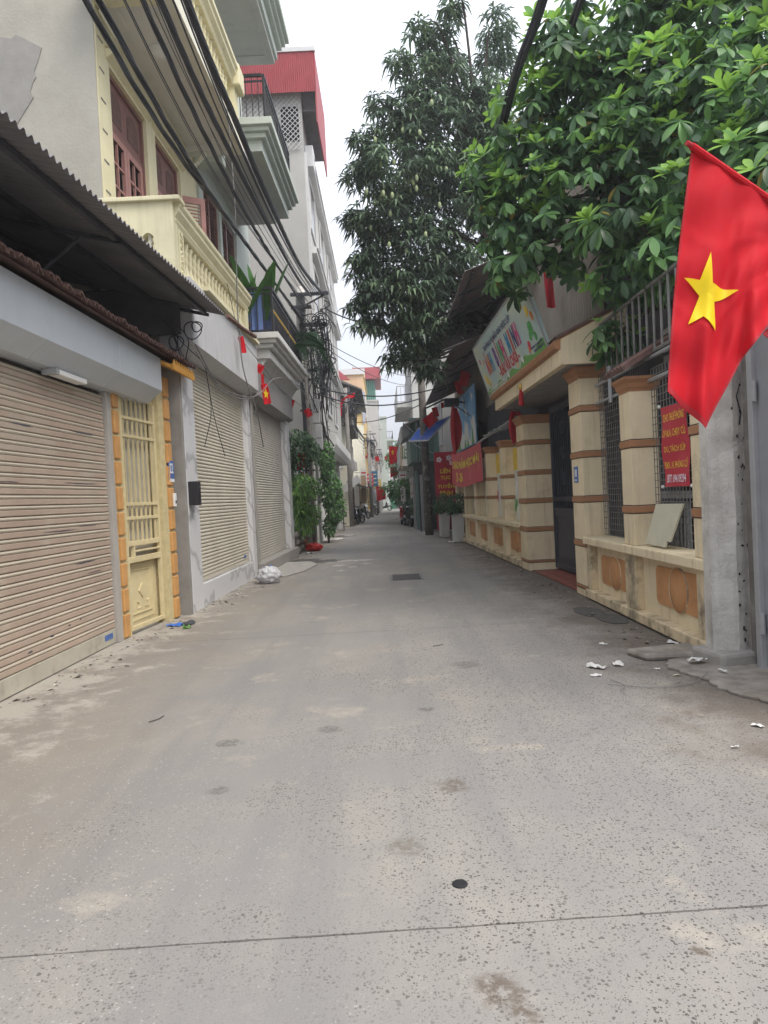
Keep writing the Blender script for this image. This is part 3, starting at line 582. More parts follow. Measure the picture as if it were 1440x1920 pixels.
def french(parent, y0, y1, z0, z1, x, style):
    d = MB(xL); t = 0.07
    frm = MB(xL); frame_line(frm, x - 0.14, y0, y1, z0, z1, 0.06, 0.08); D = frm.build('door', 'brown_wood', parent)
    MB(xL).box(x - 0.135, x - 0.08, y0 + 0.06, y1 - 0.06, z1 - 0.80, z1 - 0.72).build('transom', 'brown_wood', D)
    MB(xL).box(x - 0.19, x - 0.17, y0, y1, z0, z1).build('glass', 'dark_glass', D)
    mid = (y0 + y1) / 2; wd = (y1 - y0) / 2 - 0.06
    for k in range(2):
        a = y0 + 0.06 + k * wd; b_ = a + wd
        # arched transom panel
        ap_ = MB(xL); ap_.box(x - 0.13, x - 0.10, a, b_, z1 - 0.72, z1 - 0.06); ap_.build('transom_panel', 'brown_wood', D)
        arc = MB(xL); pts = [(a + 0.12, z1 - 0.62)] + [(a + wd / 2 - (wd / 2 - 0.12) * math.cos(q), z1 - 0.34 + 0.17 * math.sin(q)) for q in [math.pi * i / 8 for i in range(9)]] + [(b_ - 0.12, z1 - 0.62)]
        arc.prism(pts, 'x', x - 0.099, x - 0.092); arc.build('transom_inset', 'terracotta', D)
        lf = MB(xL); frame_line(lf, x - 0.13, a + 0.005, b_ - 0.005, z0 + 0.06, z1 - 0.80, 0.10, 0.05)
        leaf = lf.build('leaf', 'pink_wood', D)
        if style[k] == 'pane':
            gb = MB(xL); gb.box(x - 0.125, x - 0.09, (a + b_) / 2 - 0.018, (a + b_) / 2 + 0.018, z0 + 0.16, z1 - 0.9)
            for q in range(1, 7): gb.box(x - 0.124, x - 0.092, a + 0.1, b_ - 0.1, z0 + 0.16 + q * 0.34, z0 + 0.19 + q * 0.34)
            gb.build('glazing_bar', 'pink_wood', leaf)
        else:
            lv = MB(); lv.obox((0, 0, 0), (0.05, b_ - a - 0.2, 0.012), Matrix.Rotation(0.7, 3, 'Y'))
            nl = int((z1 - 0.9 - z0 - 0.16) / 0.062)
            series('louvre', lv, 'pink_wood', leaf, [xL((x - 0.105, (a + b_) / 2, z0 + 0.19 + 0.062 * q)) for q in range(nl)])
    return D
french(ch, 10.22, 11.70, 4.72, 7.82, FX, ('pane', 'pane'))
french(ch, 12.12, 13.50, 4.72, 7.82, FX, ('louvre', 'pane'))
# open louvred leaf swung out at the far end
ol = MB(xL); A_, B_ = (-3.72, 13.52), (-3.28, 13.78)
olm = Matrix.Rotation(math.atan2(B_[1] - A_[1], B_[0] - A_[0]), 3, 'Z'); oc = xL(((A_[0] + B_[0]) / 2, (A_[1] + B_[1]) / 2, 6.25))
of = MB(); 
for (dx, dz, sx_, sz_) in ((-0.255, 0, 0.09, 2.3), (0.255, 0, 0.09, 2.3), (0, 1.09, 0.42, 0.12), (0, -1.09, 0.42, 0.12)): of.obox(Vector(oc) + olm @ Vector((dx, 0, dz)), (sx_, 0.045, sz_), olm)
of = of.build('open_leaf', 'pink_wood', ch)
for q in range(32):
    MB().obox(Vector(oc) + olm @ Vector((0, 0, -0.98 + q * 0.063)), (0.43, 0.045, 0.012), olm @ Matrix.Rotation(0.7, 3, 'X')).build('louvre', 'pink_wood', of)
md = MB(xL)
for (a, b_) in ((10.10, 11.82), (12.0, 13.62)):
    md.prism([(FX, 7.86), (FX + 0.10, 7.92), (FX + 0.10, 7.97), (FX + 0.05, 7.99), (FX, 7.99)], 'y', a, b_)
    md.prism([(FX, 8.02), (FX + 0.07, 8.05), (FX + 0.07, 8.09), (FX, 8.09)], 'y', a, b_)
md.build('door_moulding', 'cream_paint', ch)
ck = MB(xL)
for k in range(7): ck.box(FX, FX + 0.006, 9.86, 10.02, 5.9 + k * 0.42, 5.925 + k * 0.42)
ck.build('corner_hooks', 'mesh_wire', ch)
# second-floor balcony
bc = MB(xL).box(FX, -2.66, 10.0, 14.28, 4.34, 4.52).build('balcony', 'cream_paint', ch)
MB(xL).prism([(-2.66, 4.36), (-2.58, 4.42), (-2.58, 4.50), (-2.62, 4.56), (-2.80, 4.56), (-2.80, 4.36)], 'y', 10.0, 14.30).build('bottom_rail', 'cream_paint', bc)
railp = [(-2.84, 5.34), (-2.64, 5.34), (-2.61, 5.40), (-2.63, 5.44), (-2.57, 5.52), (-2.57, 5.56), (-2.54, 5.60), (-2.54, 5.66), (-2.86, 5.66), (-2.86, 5.60), (-2.84, 5.56)]
MB(xL).prism(railp, 'y', 9.70, 14.36).build('top_rail', 'cream_paint', bc)
for y in (9.82, 14.10): MB(xL).box(-2.83, -2.63, y, y + 0.24, 4.56, 5.34).build('post', 'cream_paint', bc)
sc_p = MB(xL); 
for k in range(9): sc_p.tube([xL((-2.625, 9.94 + 0.05 * math.cos(q * 0.8 + k), 4.66 + k * 0.075 + 0.03 * math.sin(q * 0.8))) for q in range(8)], 0.012, 4)
sc_p.xf = None; sc_p.build('scroll_relief', 'cream_paint', bc)
balp = [(0.05, 0), (0.05, 0.05), (0.03, 0.08), (0.045, 0.13), (0.06, 0.22), (0.05, 0.33), (0.03, 0.42), (0.028, 0.47), (0.045, 0.5), (0.03, 0.54), (0.03, 0.58), (0.045, 0.62), (0.03, 0.66), (0.045, 0.7), (0.05, 0.72), (0.05, 0.78)]
series('baluster', MB().lathe(balp, n=10), 'cream_paint', bc, [xL((-2.72, 10.22 + 0.2075 * k, 4.56)) for k in range(19)], smooth=True)
# side parapet facing the viewer with two arched openings
spz = MB(xL); ya, yb = 9.62, 9.80
for (a, b_) in ((FX, -3.34), (-3.18, -3.06), (-2.90, -2.63)): spz.box(a, b_, ya, yb, 4.62, 5.62)
for (a, b_) in ((-3.34, -3.18), (-3.06, -2.90)):
    spz.box(a, b_, ya, yb, 4.62, 4.72)
    arcp = [(a, 5.62), (a, 5.12)] + [((a + b_) / 2 - 0.08 * math.cos(q), 5.12 + 0.09 * math.sin(q)) for q in [math.pi * i / 8 for i in range(1, 8)]] + [(b_, 5.12), (b_, 5.62)]
    spz.prism(arcp, 'y', ya, yb)
spz.build('side_parapet', 'cream_paint', bc)
series('side_baluster', MB().lathe(balp, n=10), 'pale_cream', bc, [xL((-3.26, 9.71, 4.6)), xL((-2.98, 9.71, 4.6))], smooth=True)
MB(xL).box(FX, -2.52, 9.56, 9.84, 5.62, 5.68).build('parapet_cap', 'cream_paint', bc, bevel=0.01)
# third-floor balcony overhead
b3 = MB(xL).box(FX, -2.72, 9.9, 14.05, 8.56, 8.80).build('upper_balcony', 'soffit_white', ch)
MB(xL).box(-2.74, -2.52, 9.3, 14.25, 8.44, 8.86).build('front_beam', 'pale_cream', b3)
MB(xL).box(FX, -2.75, 9.3, 9.92, 8.42, 8.84).build('near_beam', 'cream_paint', b3)
MB(xL).box(FX, -2.75, 14.02, 14.24, 8.44, 8.84).build('far_beam', 'soffit_white', b3)
bm_ = MB(xL); frame_line_z = lambda mb, x0, x1, y0, y1, z, t, d: (mb.box(x0, x1, y0, y0 + t, z - d, z), mb.box(x0, x1, y1 - t, y1, z - d, z), mb.box(x0, x0 + t, y0 + t, y1 - t, z - d, z), mb.box(x1 - t, x1, y0 + t, y1 - t, z - d, z))
frame_line_z(bm_, -3.45, -2.9, 10.1, 13.85, 8.56, 0.04, 0.018); bm_.build('soffit_moulding', 'soffit_white', b3)
MB(xL).prism([(-2.80, 9.62), (-2.60, 9.62), (-2.57, 9.68), (-2.60, 9.72), (-2.52, 9.80), (-2.52, 9.86), (-2.48, 9.90), (-2.48, 9.98), (-2.82, 9.98), (-2.82, 9.72)], 'y', 9.0, 14.2).build('upper_rail', 'cream_paint', b3)
MB(xL).box(-2.85, -2.46, 13.86, 14.32, 9.60, 10.02).build('rail_end', 'cream_paint', b3, bevel=0.03)
MB(xL).box(-2.80, -2.58, 13.92, 14.24, 8.84, 9.62).build('rail_post', 'cream_paint', b3)
MB(xL).prism([(-2.80, 8.86), (-2.57, 8.86), (-2.54, 8.92), (-2.57, 8.98), (-2.80, 8.98)], 'y', 9.0, 14.2).build('plinth_rail', 'cream_paint', b3)
series('upper_baluster', MB().lathe([(r * 0.9, z * 0.84) for r, z in balp], n=8), 'cream_paint', b3, [xL((-2.69, 9.2 + 0.21 * k, 8.98)) for k in range(22)], smooth=True)
cl = MB().lathe([(0.20, 0), (0.20, -0.03), (0.16, -0.05), (0.15, -0.075), (0.10, -0.11), (0.0, -0.12)], xL((-3.12, 11.1, 8.56)), 20).build('ceiling_lamp', 'lamp_white', b3, smooth=True)
for k in range(6):
    cv = MB(xL); cv.ball((FX + 0.05 + 0.03 * k, 9.95 + 0.02 * k, 8.38 - 0.05 * k), (0.05, 0.07, 0.05), 8, 5); cv.build('scroll_bracket', 'pale_cream', b3, smooth=True)
for k in range(7):
    cv = MB(xL); cv.ball((FX + 0.04 + 0.05 * k, 14.05, 8.38 - 0.05 * (6 - k)), (0.05, 0.06, 0.05), 8, 5); cv.build('scroll_bracket', 'pale_cream', b3, smooth=True)
# ground floor shop front
MB(xL).box(-3.2, -2.74, 9.84, 9.95, 0, 3.55).build('pillar_side', 'cement', ch)
MB(xL).box(-2.99, -2.735, 9.95, 10.50, 0, 3.55).build('marble_pillar', 'marble', ch, bevel=0.006)
MB(xL).box(-2.99, -2.735, 14.22, 14.50, 0, 3.75).build('marble_pillar', 'marble', ch, bevel=0.006)
MB(xL).box(-2.99, -2.76, 10.50, 14.22, 0, 0.34).build('marble_plinth', 'marble', ch, bevel=0.004)
rs2 = shutter(ch, 10.5, 14.22, -2.84, 0.34, 3.72, 0.0565, ('slat_ivory',), 0.07, rail='slat_ivory')
MB(xL).box(-2.824, -2.821, 13.72, 13.88, 0.46, 0.52).build('sticker', 's_plate', rs2)
MB(xL).prism([(-2.52, 4.68), (-2.52, 3.78), (-2.78, 3.70), (-2.98, 3.70), (-2.98, 4.68)], 'y', 9.86, 14.46).build('fascia', 'grey_fascia', ch)
MB(xL).box(-2.56, -2.44, 10.6, 14.40, 4.70, 4.76).build('fascia_cap', 'cream_paint', ch)
MB(xL).box(-3.6, -2.99, 9.96, 14.6, 3.72, 4.29).build('floor_slab', 'grey_plaster', ch)
lb = thing('letter_box', 'black letter box on the first marble pillar', 'letter box', xL((-2.70, 10.06, 1.6)))
MB(xL).box(-2.735, -2.60, 9.99, 10.15, 1.52, 1.86).build('box', 'iron_black', lb, bevel=0.008)
MB(xL).box(-2.60, -2.594, 10.005, 10.135, 1.76, 1.79).build('slot', 'iron_dark', lb)
# ================================================================== LEFT: mint house with iron railings
mh_ = thing('mint_house', 'pale green house with black-railed balconies and heavy stepped cornices', 'house', (-3.5, 17, 0))
MX = -3.55
wl = MB(xL); openings = [(14.95, 16.3), (16.5, 17.95)]
for z0, z1, zo0, zo1 in ((4.3, 8.8, 4.6, 8.25), (8.8, 12.6, 9.2, 11.6), (12.6, 17, 13.2, 15.6)):
    e = [14.64] + [q for d in openings for q in d] + [19.6]
    for i in range(0, len(e), 2): wl.box(MX - 0.25, MX, e[i], e[i + 1], z0, z1)
    for a, b_ in openings: wl.box(MX - 0.25, MX - 0.001, a, b_, zo1, z1); wl.box(MX - 0.25, MX - 0.001, a, b_, z0, zo0)
wl.build('facade', 'mint', mh_)
MB(xL).box(-9, MX - 0.26, 14.66, 14.9, 4.3, 17).build('side_wall', 'grey_plaster', mh_)
MB(xL).box(-9, MX - 0.26, 19.3, 19.6, 0, 17).build('far_wall', 'grey_plaster', mh_)
for zo0, zo1 in ((4.6, 8.25), (9.2, 11.6), (13.2, 15.6)):
    for a, b_ in openings:
        wf = MB(xL); frame_line(wf, MX - 0.16, a, b_, zo0, zo1, 0.07, 0.1); W = wf.build('window', 'brown_wood', mh_)
        MB(xL).box(MX - 0.2, MX - 0.18, a, b_, zo0, zo1).build('pane', 'dark_glass', W)
        MB(xL).box(MX - 0.15, MX - 0.07, (a + b_) / 2 - 0.05, (a + b_) / 2 + 0.05, zo0, zo1).build('mullion', 'brown_wood', W)
        MB(xL).box(MX - 0.15, MX - 0.07, a, b_, zo0 + 1.3, zo0 + 1.42).build('transom', 'brown_wood', W)
        if zo0 < 9:
            for c in (a + (b_ - a) * 0.26, a + (b_ - a) * 0.74):
                lv = MB(); lv.obox((0, 0, 0), (0.06, (b_ - a) / 2 - 0.16, 0.014), Matrix.Rotation(0.7, 3, 'Y'))
                series('louvre', lv, 'brown_wood', W, [xL((MX - 0.11, c, zo0 + 0.12 + 0.085 * q)) for q in range(41)])
# second floor ledge (white, weathered)
def cornice(parent, name, x_in, x_out, y0, y1, z, mt, s=1.0):
    """stepped cornice with a return at the near end"""
    steps = [(0.0, 0.0, 0.20), (0.09, 0.20, 0.29), (0.16, 0.29, 0.37), (0.23, 0.37, 0.50)]
    first_ = None
    for d, za, zb in steps:
        m_ = MB(xL).box(x_in, x_out - 0.23 * s + d * s, y0 + (0.23 - d) * s, y1 + d * s * 0.5, z + za * s, z + zb * s - 0.002)
        if first_ is None: first_ = m_.build(name, mt, parent)
        else: m_.build('cornice_step', mt, first_, bevel=0.012)
    return first_
lg = cornice(mh_, 'ledge', MX, -2.12, 14.82, 19.5, 4.56, 'ledge_white', 1.0)
MB(xL).prism([(MX, 4.30), (-2.62, 4.30), (-2.42, 4.56), (MX, 4.56)], 'y', 15.1, 19.5).build('soffit', 'ledge_white', lg)
def railing(parent, name, x, xw, y0, y1, z0, h, gap=0.13, gold_=True):
    r = MB(xL)
    for z, t in ((z0 + h, 0.028), (z0 + h - 0.12, 0.016), (z0 + 0.06, 0.018)):
        r.box(x - t, x + t, y0, y1, z - t, z + t); r.box(xw, x - t, y0 - t, y0 + t, z - t, z + t)
    for y in (y0, (y0 + y1) / 2, y1): r.box(x - 0.022, x + 0.022, y - 0.022, y + 0.022, z0 - 0.05, z0 + h)
    r.box((x + xw) / 2 - 0.02, (x + xw) / 2 + 0.02, y0 - 0.02, y0 + 0.02, z0 - 0.05, z0 + h)
    R_ = r.build(name, 'iron_black', parent)
    n = int((y1 - y0) / gap)
    locs = [xL((x, y0 + gap * (k + 0.5), z0 + 0.06)) for k in range(n)] + [xL((xw + 0.13 * (k + 0.5), y0, z0 + 0.06)) for k in range(int((x - xw) / 0.13))]
    series('bar', MB().tube([(0, 0, 0), (0, 0, h - 0.06)], 0.011, 5), 'iron_black', R_, locs)
    if gold_: series('ornament', MB().ball((0, 0, 0), (0.022, 0.022, 0.04), 6, 5), 'gold', R_, [(l[0], l[1], z0 + 0.50 - 0.0) for l in locs[:n]])
    return R_
railing(mh_, 'balcony_railing', -2.26, MX, 15.05, 19.4, 5.08, 0.95)
MB(xL).box(MX, -2.32, 15.1, 19.4, 5.03, 5.07).build('balcony_floor', 'cement', mh_)
# third floor
c3 = cornice(mh_, 'upper_ledge', MX, -2.02, 14.72, 18.6, 8.86, 'mint', 1.15)
MB(xL).box(MX, -2.60, 14.66, 18.5, 8.70, 8.86).build('soffit', 'mint_soffit', c3)
MB(xL).box(MX, -3.0, 14.40, 14.70, 8.40, 9.4).build('bracket_beam', 'mint', c3)
railing(mh_, 'upper_railing', -2.20, MX, 15.05, 18.5, 9.46, 1.0, 0.15, False)
# fourth floor
c4 = cornice(mh_, 'top_ledge', MX, -2.0, 11.9, 18.1, 12.62, 'mint', 1.3)
MB(xL).box(MX, -2.36, 11.9, 18.05, 12.50, 12.64).build('soffit', 'mint_soffit', c4)
fm = MB(xL); frame_line_z(fm, -3.4, -2.5, 12.3, 17.7, 12.50, 0.05, 0.03); fm.build('soffit_moulding', 'mint_soffit', c4)
# ground floor shop front
MB(xL).box(-3.2, -2.60, 14.52, 19.55, 0, 0.27).build('step', 'cement', mh_, bevel=0.01)
MB(xL).box(-2.95, -2.72, 14.52, 14.78, 0.27, 3.75).build('pillar', 'cement_light', mh_)
MB(xL).box(-2.95, -2.70, 19.0, 19.5, 0.27, 3.75).build('marble_pillar', 'marble', mh_, bevel=0.006)
shutter(mh_, 14.78, 19.0, -2.86, 0.27, 3.8, 0.0565, ('slat_dim',), 0.07, rail='slat_dim')
MB(xL).prism([(-2.58, 4.32), (-2.58, 3.74), (-2.74, 3.66), (-2.98, 3.66), (-2.98, 4.32)], 'y', 14.5, 19.55).build('fascia', 'dark_fascia', mh_)
MB(xL).box(-3.55, -2.98, 14.6, 19.55, 3.78, 4.30).build('floor_slab', 'dark_fascia', mh_)
# laundry and plants on the balcony
def cloth(name, mt, A, B, drop, label, cat, n=14, amp=0.03, group=None):
    A, B = Vector(A), Vector(B); side = (B - A).cross(Vector((0, 0, 1))).normalized()
    ph = random.uniform(0, 6)
    fn = lambda u, v: tuple(A.lerp(B, u) - Vector((0, 0, drop * v)) + side * (amp * (0.3 + v) * math.sin(u * 17 + ph) + amp * 0.6 * math.sin(u * 7 + v * 4 + ph)))
    return solo(MB().sheet(fn, n * 2, n).build(name, mt, smooth=True, recalc=False), label, cat, group)
cloth('hanging_cloth', 'cloth_blue', xL((-2.95, 15.22, 6.02)), xL((-2.50, 15.22, 6.0)), 0.9, 'light blue cloth hanging inside the black balcony railing', 'laundry')
cloth('hanging_jeans', 'jeans', xL((-2.58, 15.6, 6.05)), xL((-2.42, 16.1, 6.05)), 0.85, 'dark blue jeans hanging on the black-railed balcony', 'laundry')
cloth('hanging_shirt', 'cloth_blue', xL((-2.5, 16.2, 6.0)), xL((-2.42, 16.5, 6.0)), 0.7, 'blue shirt hanging beyond the jeans on the balcony', 'laundry')
def frond(mb, base, az, el, ln, wd, droop, leaflets=True):
    base = Vector(base); d = Vector((math.cos(az) * math.cos(el), math.sin(az) * math.cos(el), math.sin(el)))
    side = d.cross(Vector((0, 0, 1))).normalized(); pts = []
    for i in range(9):
        t = i / 8; pts.append(base + d * ln * t - Vector((0, 0, droop * t * t)))
    if not leaflets:
        vs = []
        for i, p in enumerate(pts):
            t = i / 8; w_ = wd * math.sin(math.pi * min(1, 0.12 + t * 0.88)) ** 0.7
            up = Vector((0, 0, 0.25 * w_)); vs += [p + side * w_ + up, p, p - side * w_ + up]
        mb.add(vs, [q for i in range(8) for q in ((3 * i, 3 * i + 1, 3 * i + 4, 3 * i + 3), (3 * i + 1, 3 * i + 2, 3 * i + 5, 3 * i + 4))])
    else:
        mb.tube(pts, 0.008, 4)
        for i in range(1, 26):
            t = i / 26; k = t * 8; j = int(k); p = pts[j].lerp(pts[min(8, j + 1)], k - j); w_ = wd * (0.35 + 0.65 * math.sin(math.pi * t))
            for s_ in (-1, 1):
                tip = p + side * s_ * w_ + d * w_ * 0.6 - Vector((0, 0, w_ * 0.45)); q = (d * 0.012)
                mb.add([p - q, p + q, tip.lerp(p, 0.5) + q * 1.5 + Vector((0, 0, 0.02)), tip], [(0, 1, 2, 3)])
def palm(name, loc, n, ln, wd, label, leaflets, mt='palm_leaf', droop=0.5, el=(0.5, 1.4), pot=True):
    T = thing(name, label, 'plant', loc)
    if pot: MB().lathe([(0.12, 0), (0.15, 0.24), (0.16, 0.26), (0.13, 0.25), (0.12, 0.22)], loc, 12).build('pot', 'terracotta', T, smooth=True)
    top = (loc[0], loc[1], loc[2] + 0.3)
    MB().tube([loc, top], 0.035, 6).build('stem', 'bark', T)
    for k in range(n):
        m_ = MB(); frond(m_, top, 2 * math.pi * k / n + random.uniform(-0.3, 0.3), random.uniform(*el), ln * random.uniform(0.8, 1.1), wd, droop * random.uniform(0.7, 1.2), leaflets)
        m_.build('frond', mt, T, recalc=False)
    return T
palm('banana_plant', xL((-2.62, 15.9, 5.08)), 9, 1.9, 0.13, 'broad-leaved banana plant standing on the black-railed balcony', False, 'palm_leaf', 0.25, (0.9, 1.45))
palm('palm_plant', xL((-2.9, 15.2, 5.08)), 9, 1.5, 0.07, 'spiky green plant behind the light blue cloth on the balcony', False, 'palm_leaf', 0.2, (0.8, 1.4))
palm('areca_palm', xL((-2.6, 18.4, 5.08)), 13, 1.5, 0.33, 'feathery palm spilling over the far end of the black railing', True, 'shrub_leaf', 0.9)
palm('hanging_fern', (-2.2, 20.35, 5.9), 16, 1.1, 0.26, 'dark hanging fern beside the tangled electric pole', True, 'shrub_leaf', 1.4, (0.0, 0.9), False)
# ================================================================== LEFT: tall grey house with red roof shed
tw = thing('tower_house', 'tall grey house with red corrugated roof shed and white lattice', 'house', (-3, 28, 0))
TX, TY = -2.05, 23.5
MB().box(-9, TX, TY, 38, 3.3, 14.9).build('wall', 'tower_plaster', tw)
MB().box(-9, TX - 0.25, TY, 39.5, 0, 3.3).build('ground_wall', 'white_plaster', tw)
lg2 = MB().prism([(TX - 0.25, 3.32), (TX + 0.32, 3.32), (TX + 0.42, 3.55), (TX + 0.42, 3.9), (TX - 0.25, 3.9)], 'y', 26.0, 38.2).build('ledge', 'white_plaster', tw)
rsd = thing('roof_shed', 'red corrugated iron shed roof on top of the tall grey house', 'roof', (-3.2, 25, 14))
front = corr(MB(), (-6.0, 23.2, 14.1), (-6.0, 23.2, 16.05), (-1.55, 23.2, 16.05), 1, 0).build('void', 'red_iron', rsd) if False else None
fm_ = MB(); k_ = 66 * 4; vs_ = []
for i in range(k_ + 1):
    x = -6.0 + 4.45 * i / k_; y = 23.2 - 0.012 * (1 if (i % 4) < 2 else -1); vs_ += [(x, y, 14.72), (x, y, 16.0)]
fm_.add(vs_, [(2 * i, 2 * i + 2, 2 * i + 3, 2 * i + 1) for i in range(k_)]); fm_.build('front_sheet', 'red_iron', rsd, recalc=False)
MB().box(-6.05, -1.50, 23.16, 23.30, 16.0, 16.14).build('ridge_trim', 'lattice_white', rsd)
MB().box(-1.56, -1.52, 23.22, 27.2, 13.75, 16.02).build('side_sheet', 'red_iron', rsd)
MB().box(-6.0, -1.57, 23.25, 27.2, 15.9, 15.98).build('roof_sheet', 'awning_iron', rsd)
MB().box(-2.6, -1.58, 23.6, 27.1, 14.3, 14.36).build('soffit', 'awning_iron', rsd)
lat = MB(); LX0, LX1, LZ0, LZ1 = -4.4, -2.10, 13.0, 14.75
for k in range(-14, 24):
    for sgn in (1, -1):
        a = LX0 + k * 0.17; seg = []
        x0, z0 = (a, LZ0) ; x1, z1 = (a + sgn * (LZ1 - LZ0), LZ1)
        t0, t1 = 0.0, 1.0
        for lo, hi in ((LX0, LX1),):
            dx = x1 - x0
            ta, tb = sorted(((lo - x0) / dx, (hi - x0) / dx)); t0 = max(t0, ta); t1 = min(t1, tb)
        if t1 - t0 > 0.03:
            lat.tube([(x0 + (x1 - x0) * t, TY - 0.06, z0 + (z1 - z0) * t) for t in (t0, t1)], 0.013, 4)
lat.build('lattice', 'lattice_white', tw)
MB().box(-2.74, -2.16, TY - 0.02, TY + 0.05, 13.3, 14.42).build('window', 'dark_void', tw)
for i, z in enumerate((5.0, 7.9, 10.9)):
    for j, y in enumerate((24.6, 28.6, 32.6)):
        W = MB().box(TX - 0.02, TX + 0.02, y, y + 1.9, z, z + 1.7).build('window', 'dark_glass', tw)
        wf = MB(); frame_line(wf, TX + 0.02, y - 0.06, y + 1.96, z - 0.06, z + 1.76, 0.08, 0.04); wf.build('frame', 'white_plaster', W)
    hd_ = MB().box(TX, TX + 0.22, 24.1, 37.5, z + 1.95, z + 2.1).build('floor_ledge', 'white_plaster', tw)
    MB().box(TX, TX + 0.28, 24.1, 37.4, z + 2.1, z + 2.16).build('ledge_lip', 'white_plaster', hd_)
MB().box(TX, TX + 0.28, 23.8, 24.5, 12.6, 13.3).build('air_conditioner', 'lattice_white', tw, bevel=0.02)
bcg = MB()
for k in range(9): bcg.tube([(TX + 0.5, 26.0 + k * 0.25, 8.3), (TX + 0.62, 26.0 + k * 0.25, 8.9), (TX + 0.5, 26.0 + k * 0.25, 9.9)], 0.012, 4)
for z in (8.3, 8.8, 9.4, 9.9): bcg.tube([(TX + 0.5, 26, z), (TX + 0.5, 28, z)], 0.014, 4)
bcg.build('window_cage', 'lattice_white', tw)
MB().box(TX - 0.01, TX + 0.09, 23.62, 23.72, 3.5, 13.0).build('drain_pipe', 'lattice_white', tw)
# ================================================================== LEFT: planting, rubble wall, poles
rw = thing('rubble_wall', 'low dark rubble stone wall at the foot of the street trees', 'wall', (-2.75, 21.4, 0))
MB().box(-3.3, -2.52, 19.8, 23.2, 0, 0.62).build('core', 'wet_dark', rw)
for iy in range(10):
    for iz in range(3):
        s_ = MB(); c = (-2.50 + random.uniform(-0.03, 0.02), 19.95 + iy * 0.34 + (0.17 if iz % 2 else 0), 0.12 + iz * 0.22)
        s_.ball(c, (0.08, 0.165, 0.105), 8, 5, 0.14); s_.build('stone', 'stone', rw)
def leafcloud(mb, n, sampler, ln, wd, droop=0.35, nm=1, fold=0.25):
    """n separate leaves, each a folded blade of four quads"""
    for _ in range(n):
        p, out_ = sampler(); az = math.atan2(out_[1], out_[0]) + random.uniform(-1.1, 1.1); el = random.uniform(-0.9, 0.7) - droop
        d = Vector((math.cos(az) * math.cos(el), math.sin(az) * math.cos(el), math.sin(el))); l_ = ln * random.uniform(0.7, 1.25); w_ = wd * random.uniform(0.8, 1.2)
        side = d.cross(Vector((random.uniform(-0.4, 0.4), random.uniform(-0.4, 0.4), 1))).normalized(); up = side.cross(d)
        p = Vector(p); mb.cur = random.randrange(nm)
        a, b, c = p, p + d * l_ * 0.5 - Vector((0, 0, 0.03 * l_)), p + d * l_ - Vector((0, 0, 0.22 * l_))
        mb.add([a, b + side * w_ + up * w_ * fold, b, b - side * w_ + up * w_ * fold, c], [(0, 2, 1), (0, 3, 2), (1, 2, 4), (2, 3, 4)])
def ell(c, r, shell=0.55):
    def f():
        while True:
            v = Vector((random.uniform(-1, 1), random.uniform(-1, 1), random.uniform(-1, 1)))
            if shell < v.length < 1: break
        return (c[0] + v.x * r[0], c[1] + v.y * r[1], c[2] + v.z * r[2]), v
    return f
def clumps(cs):
    fs = [ell(c, r, s_) for c, r, s_ in cs]; ws = [r[0] * r[1] * r[2] + 0.02 for c, r, s_ in cs]
    return lambda: random.choices(fs, ws)[0]()
def tree(name, label, base, limbs, cs, n, ln, wd, mats, group=None, droop=0.35, cat='tree', tr=0.08):
    T = thing(name, label, cat, base, group)
    tm = MB()
    for pts, r0_, r1_ in limbs:
        sp_ = spline(pts, 5); k = len(sp_); tm.tube(sp_, [r0_ + (r1_ - r0_) * i / (k - 1) for i in range(k)], 7)
    tm.build('trunk', 'bark', T, smooth=True)
    m_ = MB(); leafcloud(m_, n, clumps(cs), ln, wd, droop, len(mats)); c_ = m_.build('crown', mats, T, recalc=False); c_['kind'] = 'stuff'
    return T
tree('street_tree', 'dark green round-crowned small tree behind the electric pole', (-2.75, 21.2, 0.6), [([(-2.75, 21.2, 0.5), (-2.7, 21.2, 1.8), (-2.6, 21.1, 3.0)], 0.05, 0.03), ([(-2.7, 21.2, 1.8), (-2.3, 21.2, 2.8)], 0.03, 0.015)],
     [((-2.55, 21.2, 3.1), (0.62, 0.7, 0.62), 0.2), ((-2.75, 21.0, 2.5), (0.42, 0.5, 0.7), 0.2), ((-2.2, 21.4, 3.0), (0.4, 0.4, 0.45), 0.2), ((-2.7, 21, 1.6), (0.3, 0.4, 0.8), 0.2)], 2600, 0.13, 0.036, ('shrub_leaf', 'leaf_dark', 'leaf_mid'))
tree('lime_shrub', 'light yellow-green feathery shrub below the dark street tree', (-2.55, 20.6, 0.55), [([(-2.6, 20.6, 0.5), (-2.5, 20.6, 1.3), (-2.35, 20.6, 2.0)], 0.03, 0.015)],
     [((-2.3, 20.5, 1.95), (0.44, 0.45, 0.40), 0.2), ((-2.45, 20.5, 1.35), (0.34, 0.4, 0.45), 0.2), ((-2.2, 20.6, 1.15), (0.34, 0.3, 0.35), 0.2), ((-2.35, 20.6, 0.75), (0.3, 0.35, 0.25), 0.2)], 1600, 0.17, 0.028, ('lime_leaf', 'vine_leaf', 'leaf_mid'), droop=0.6, cat='shrub')
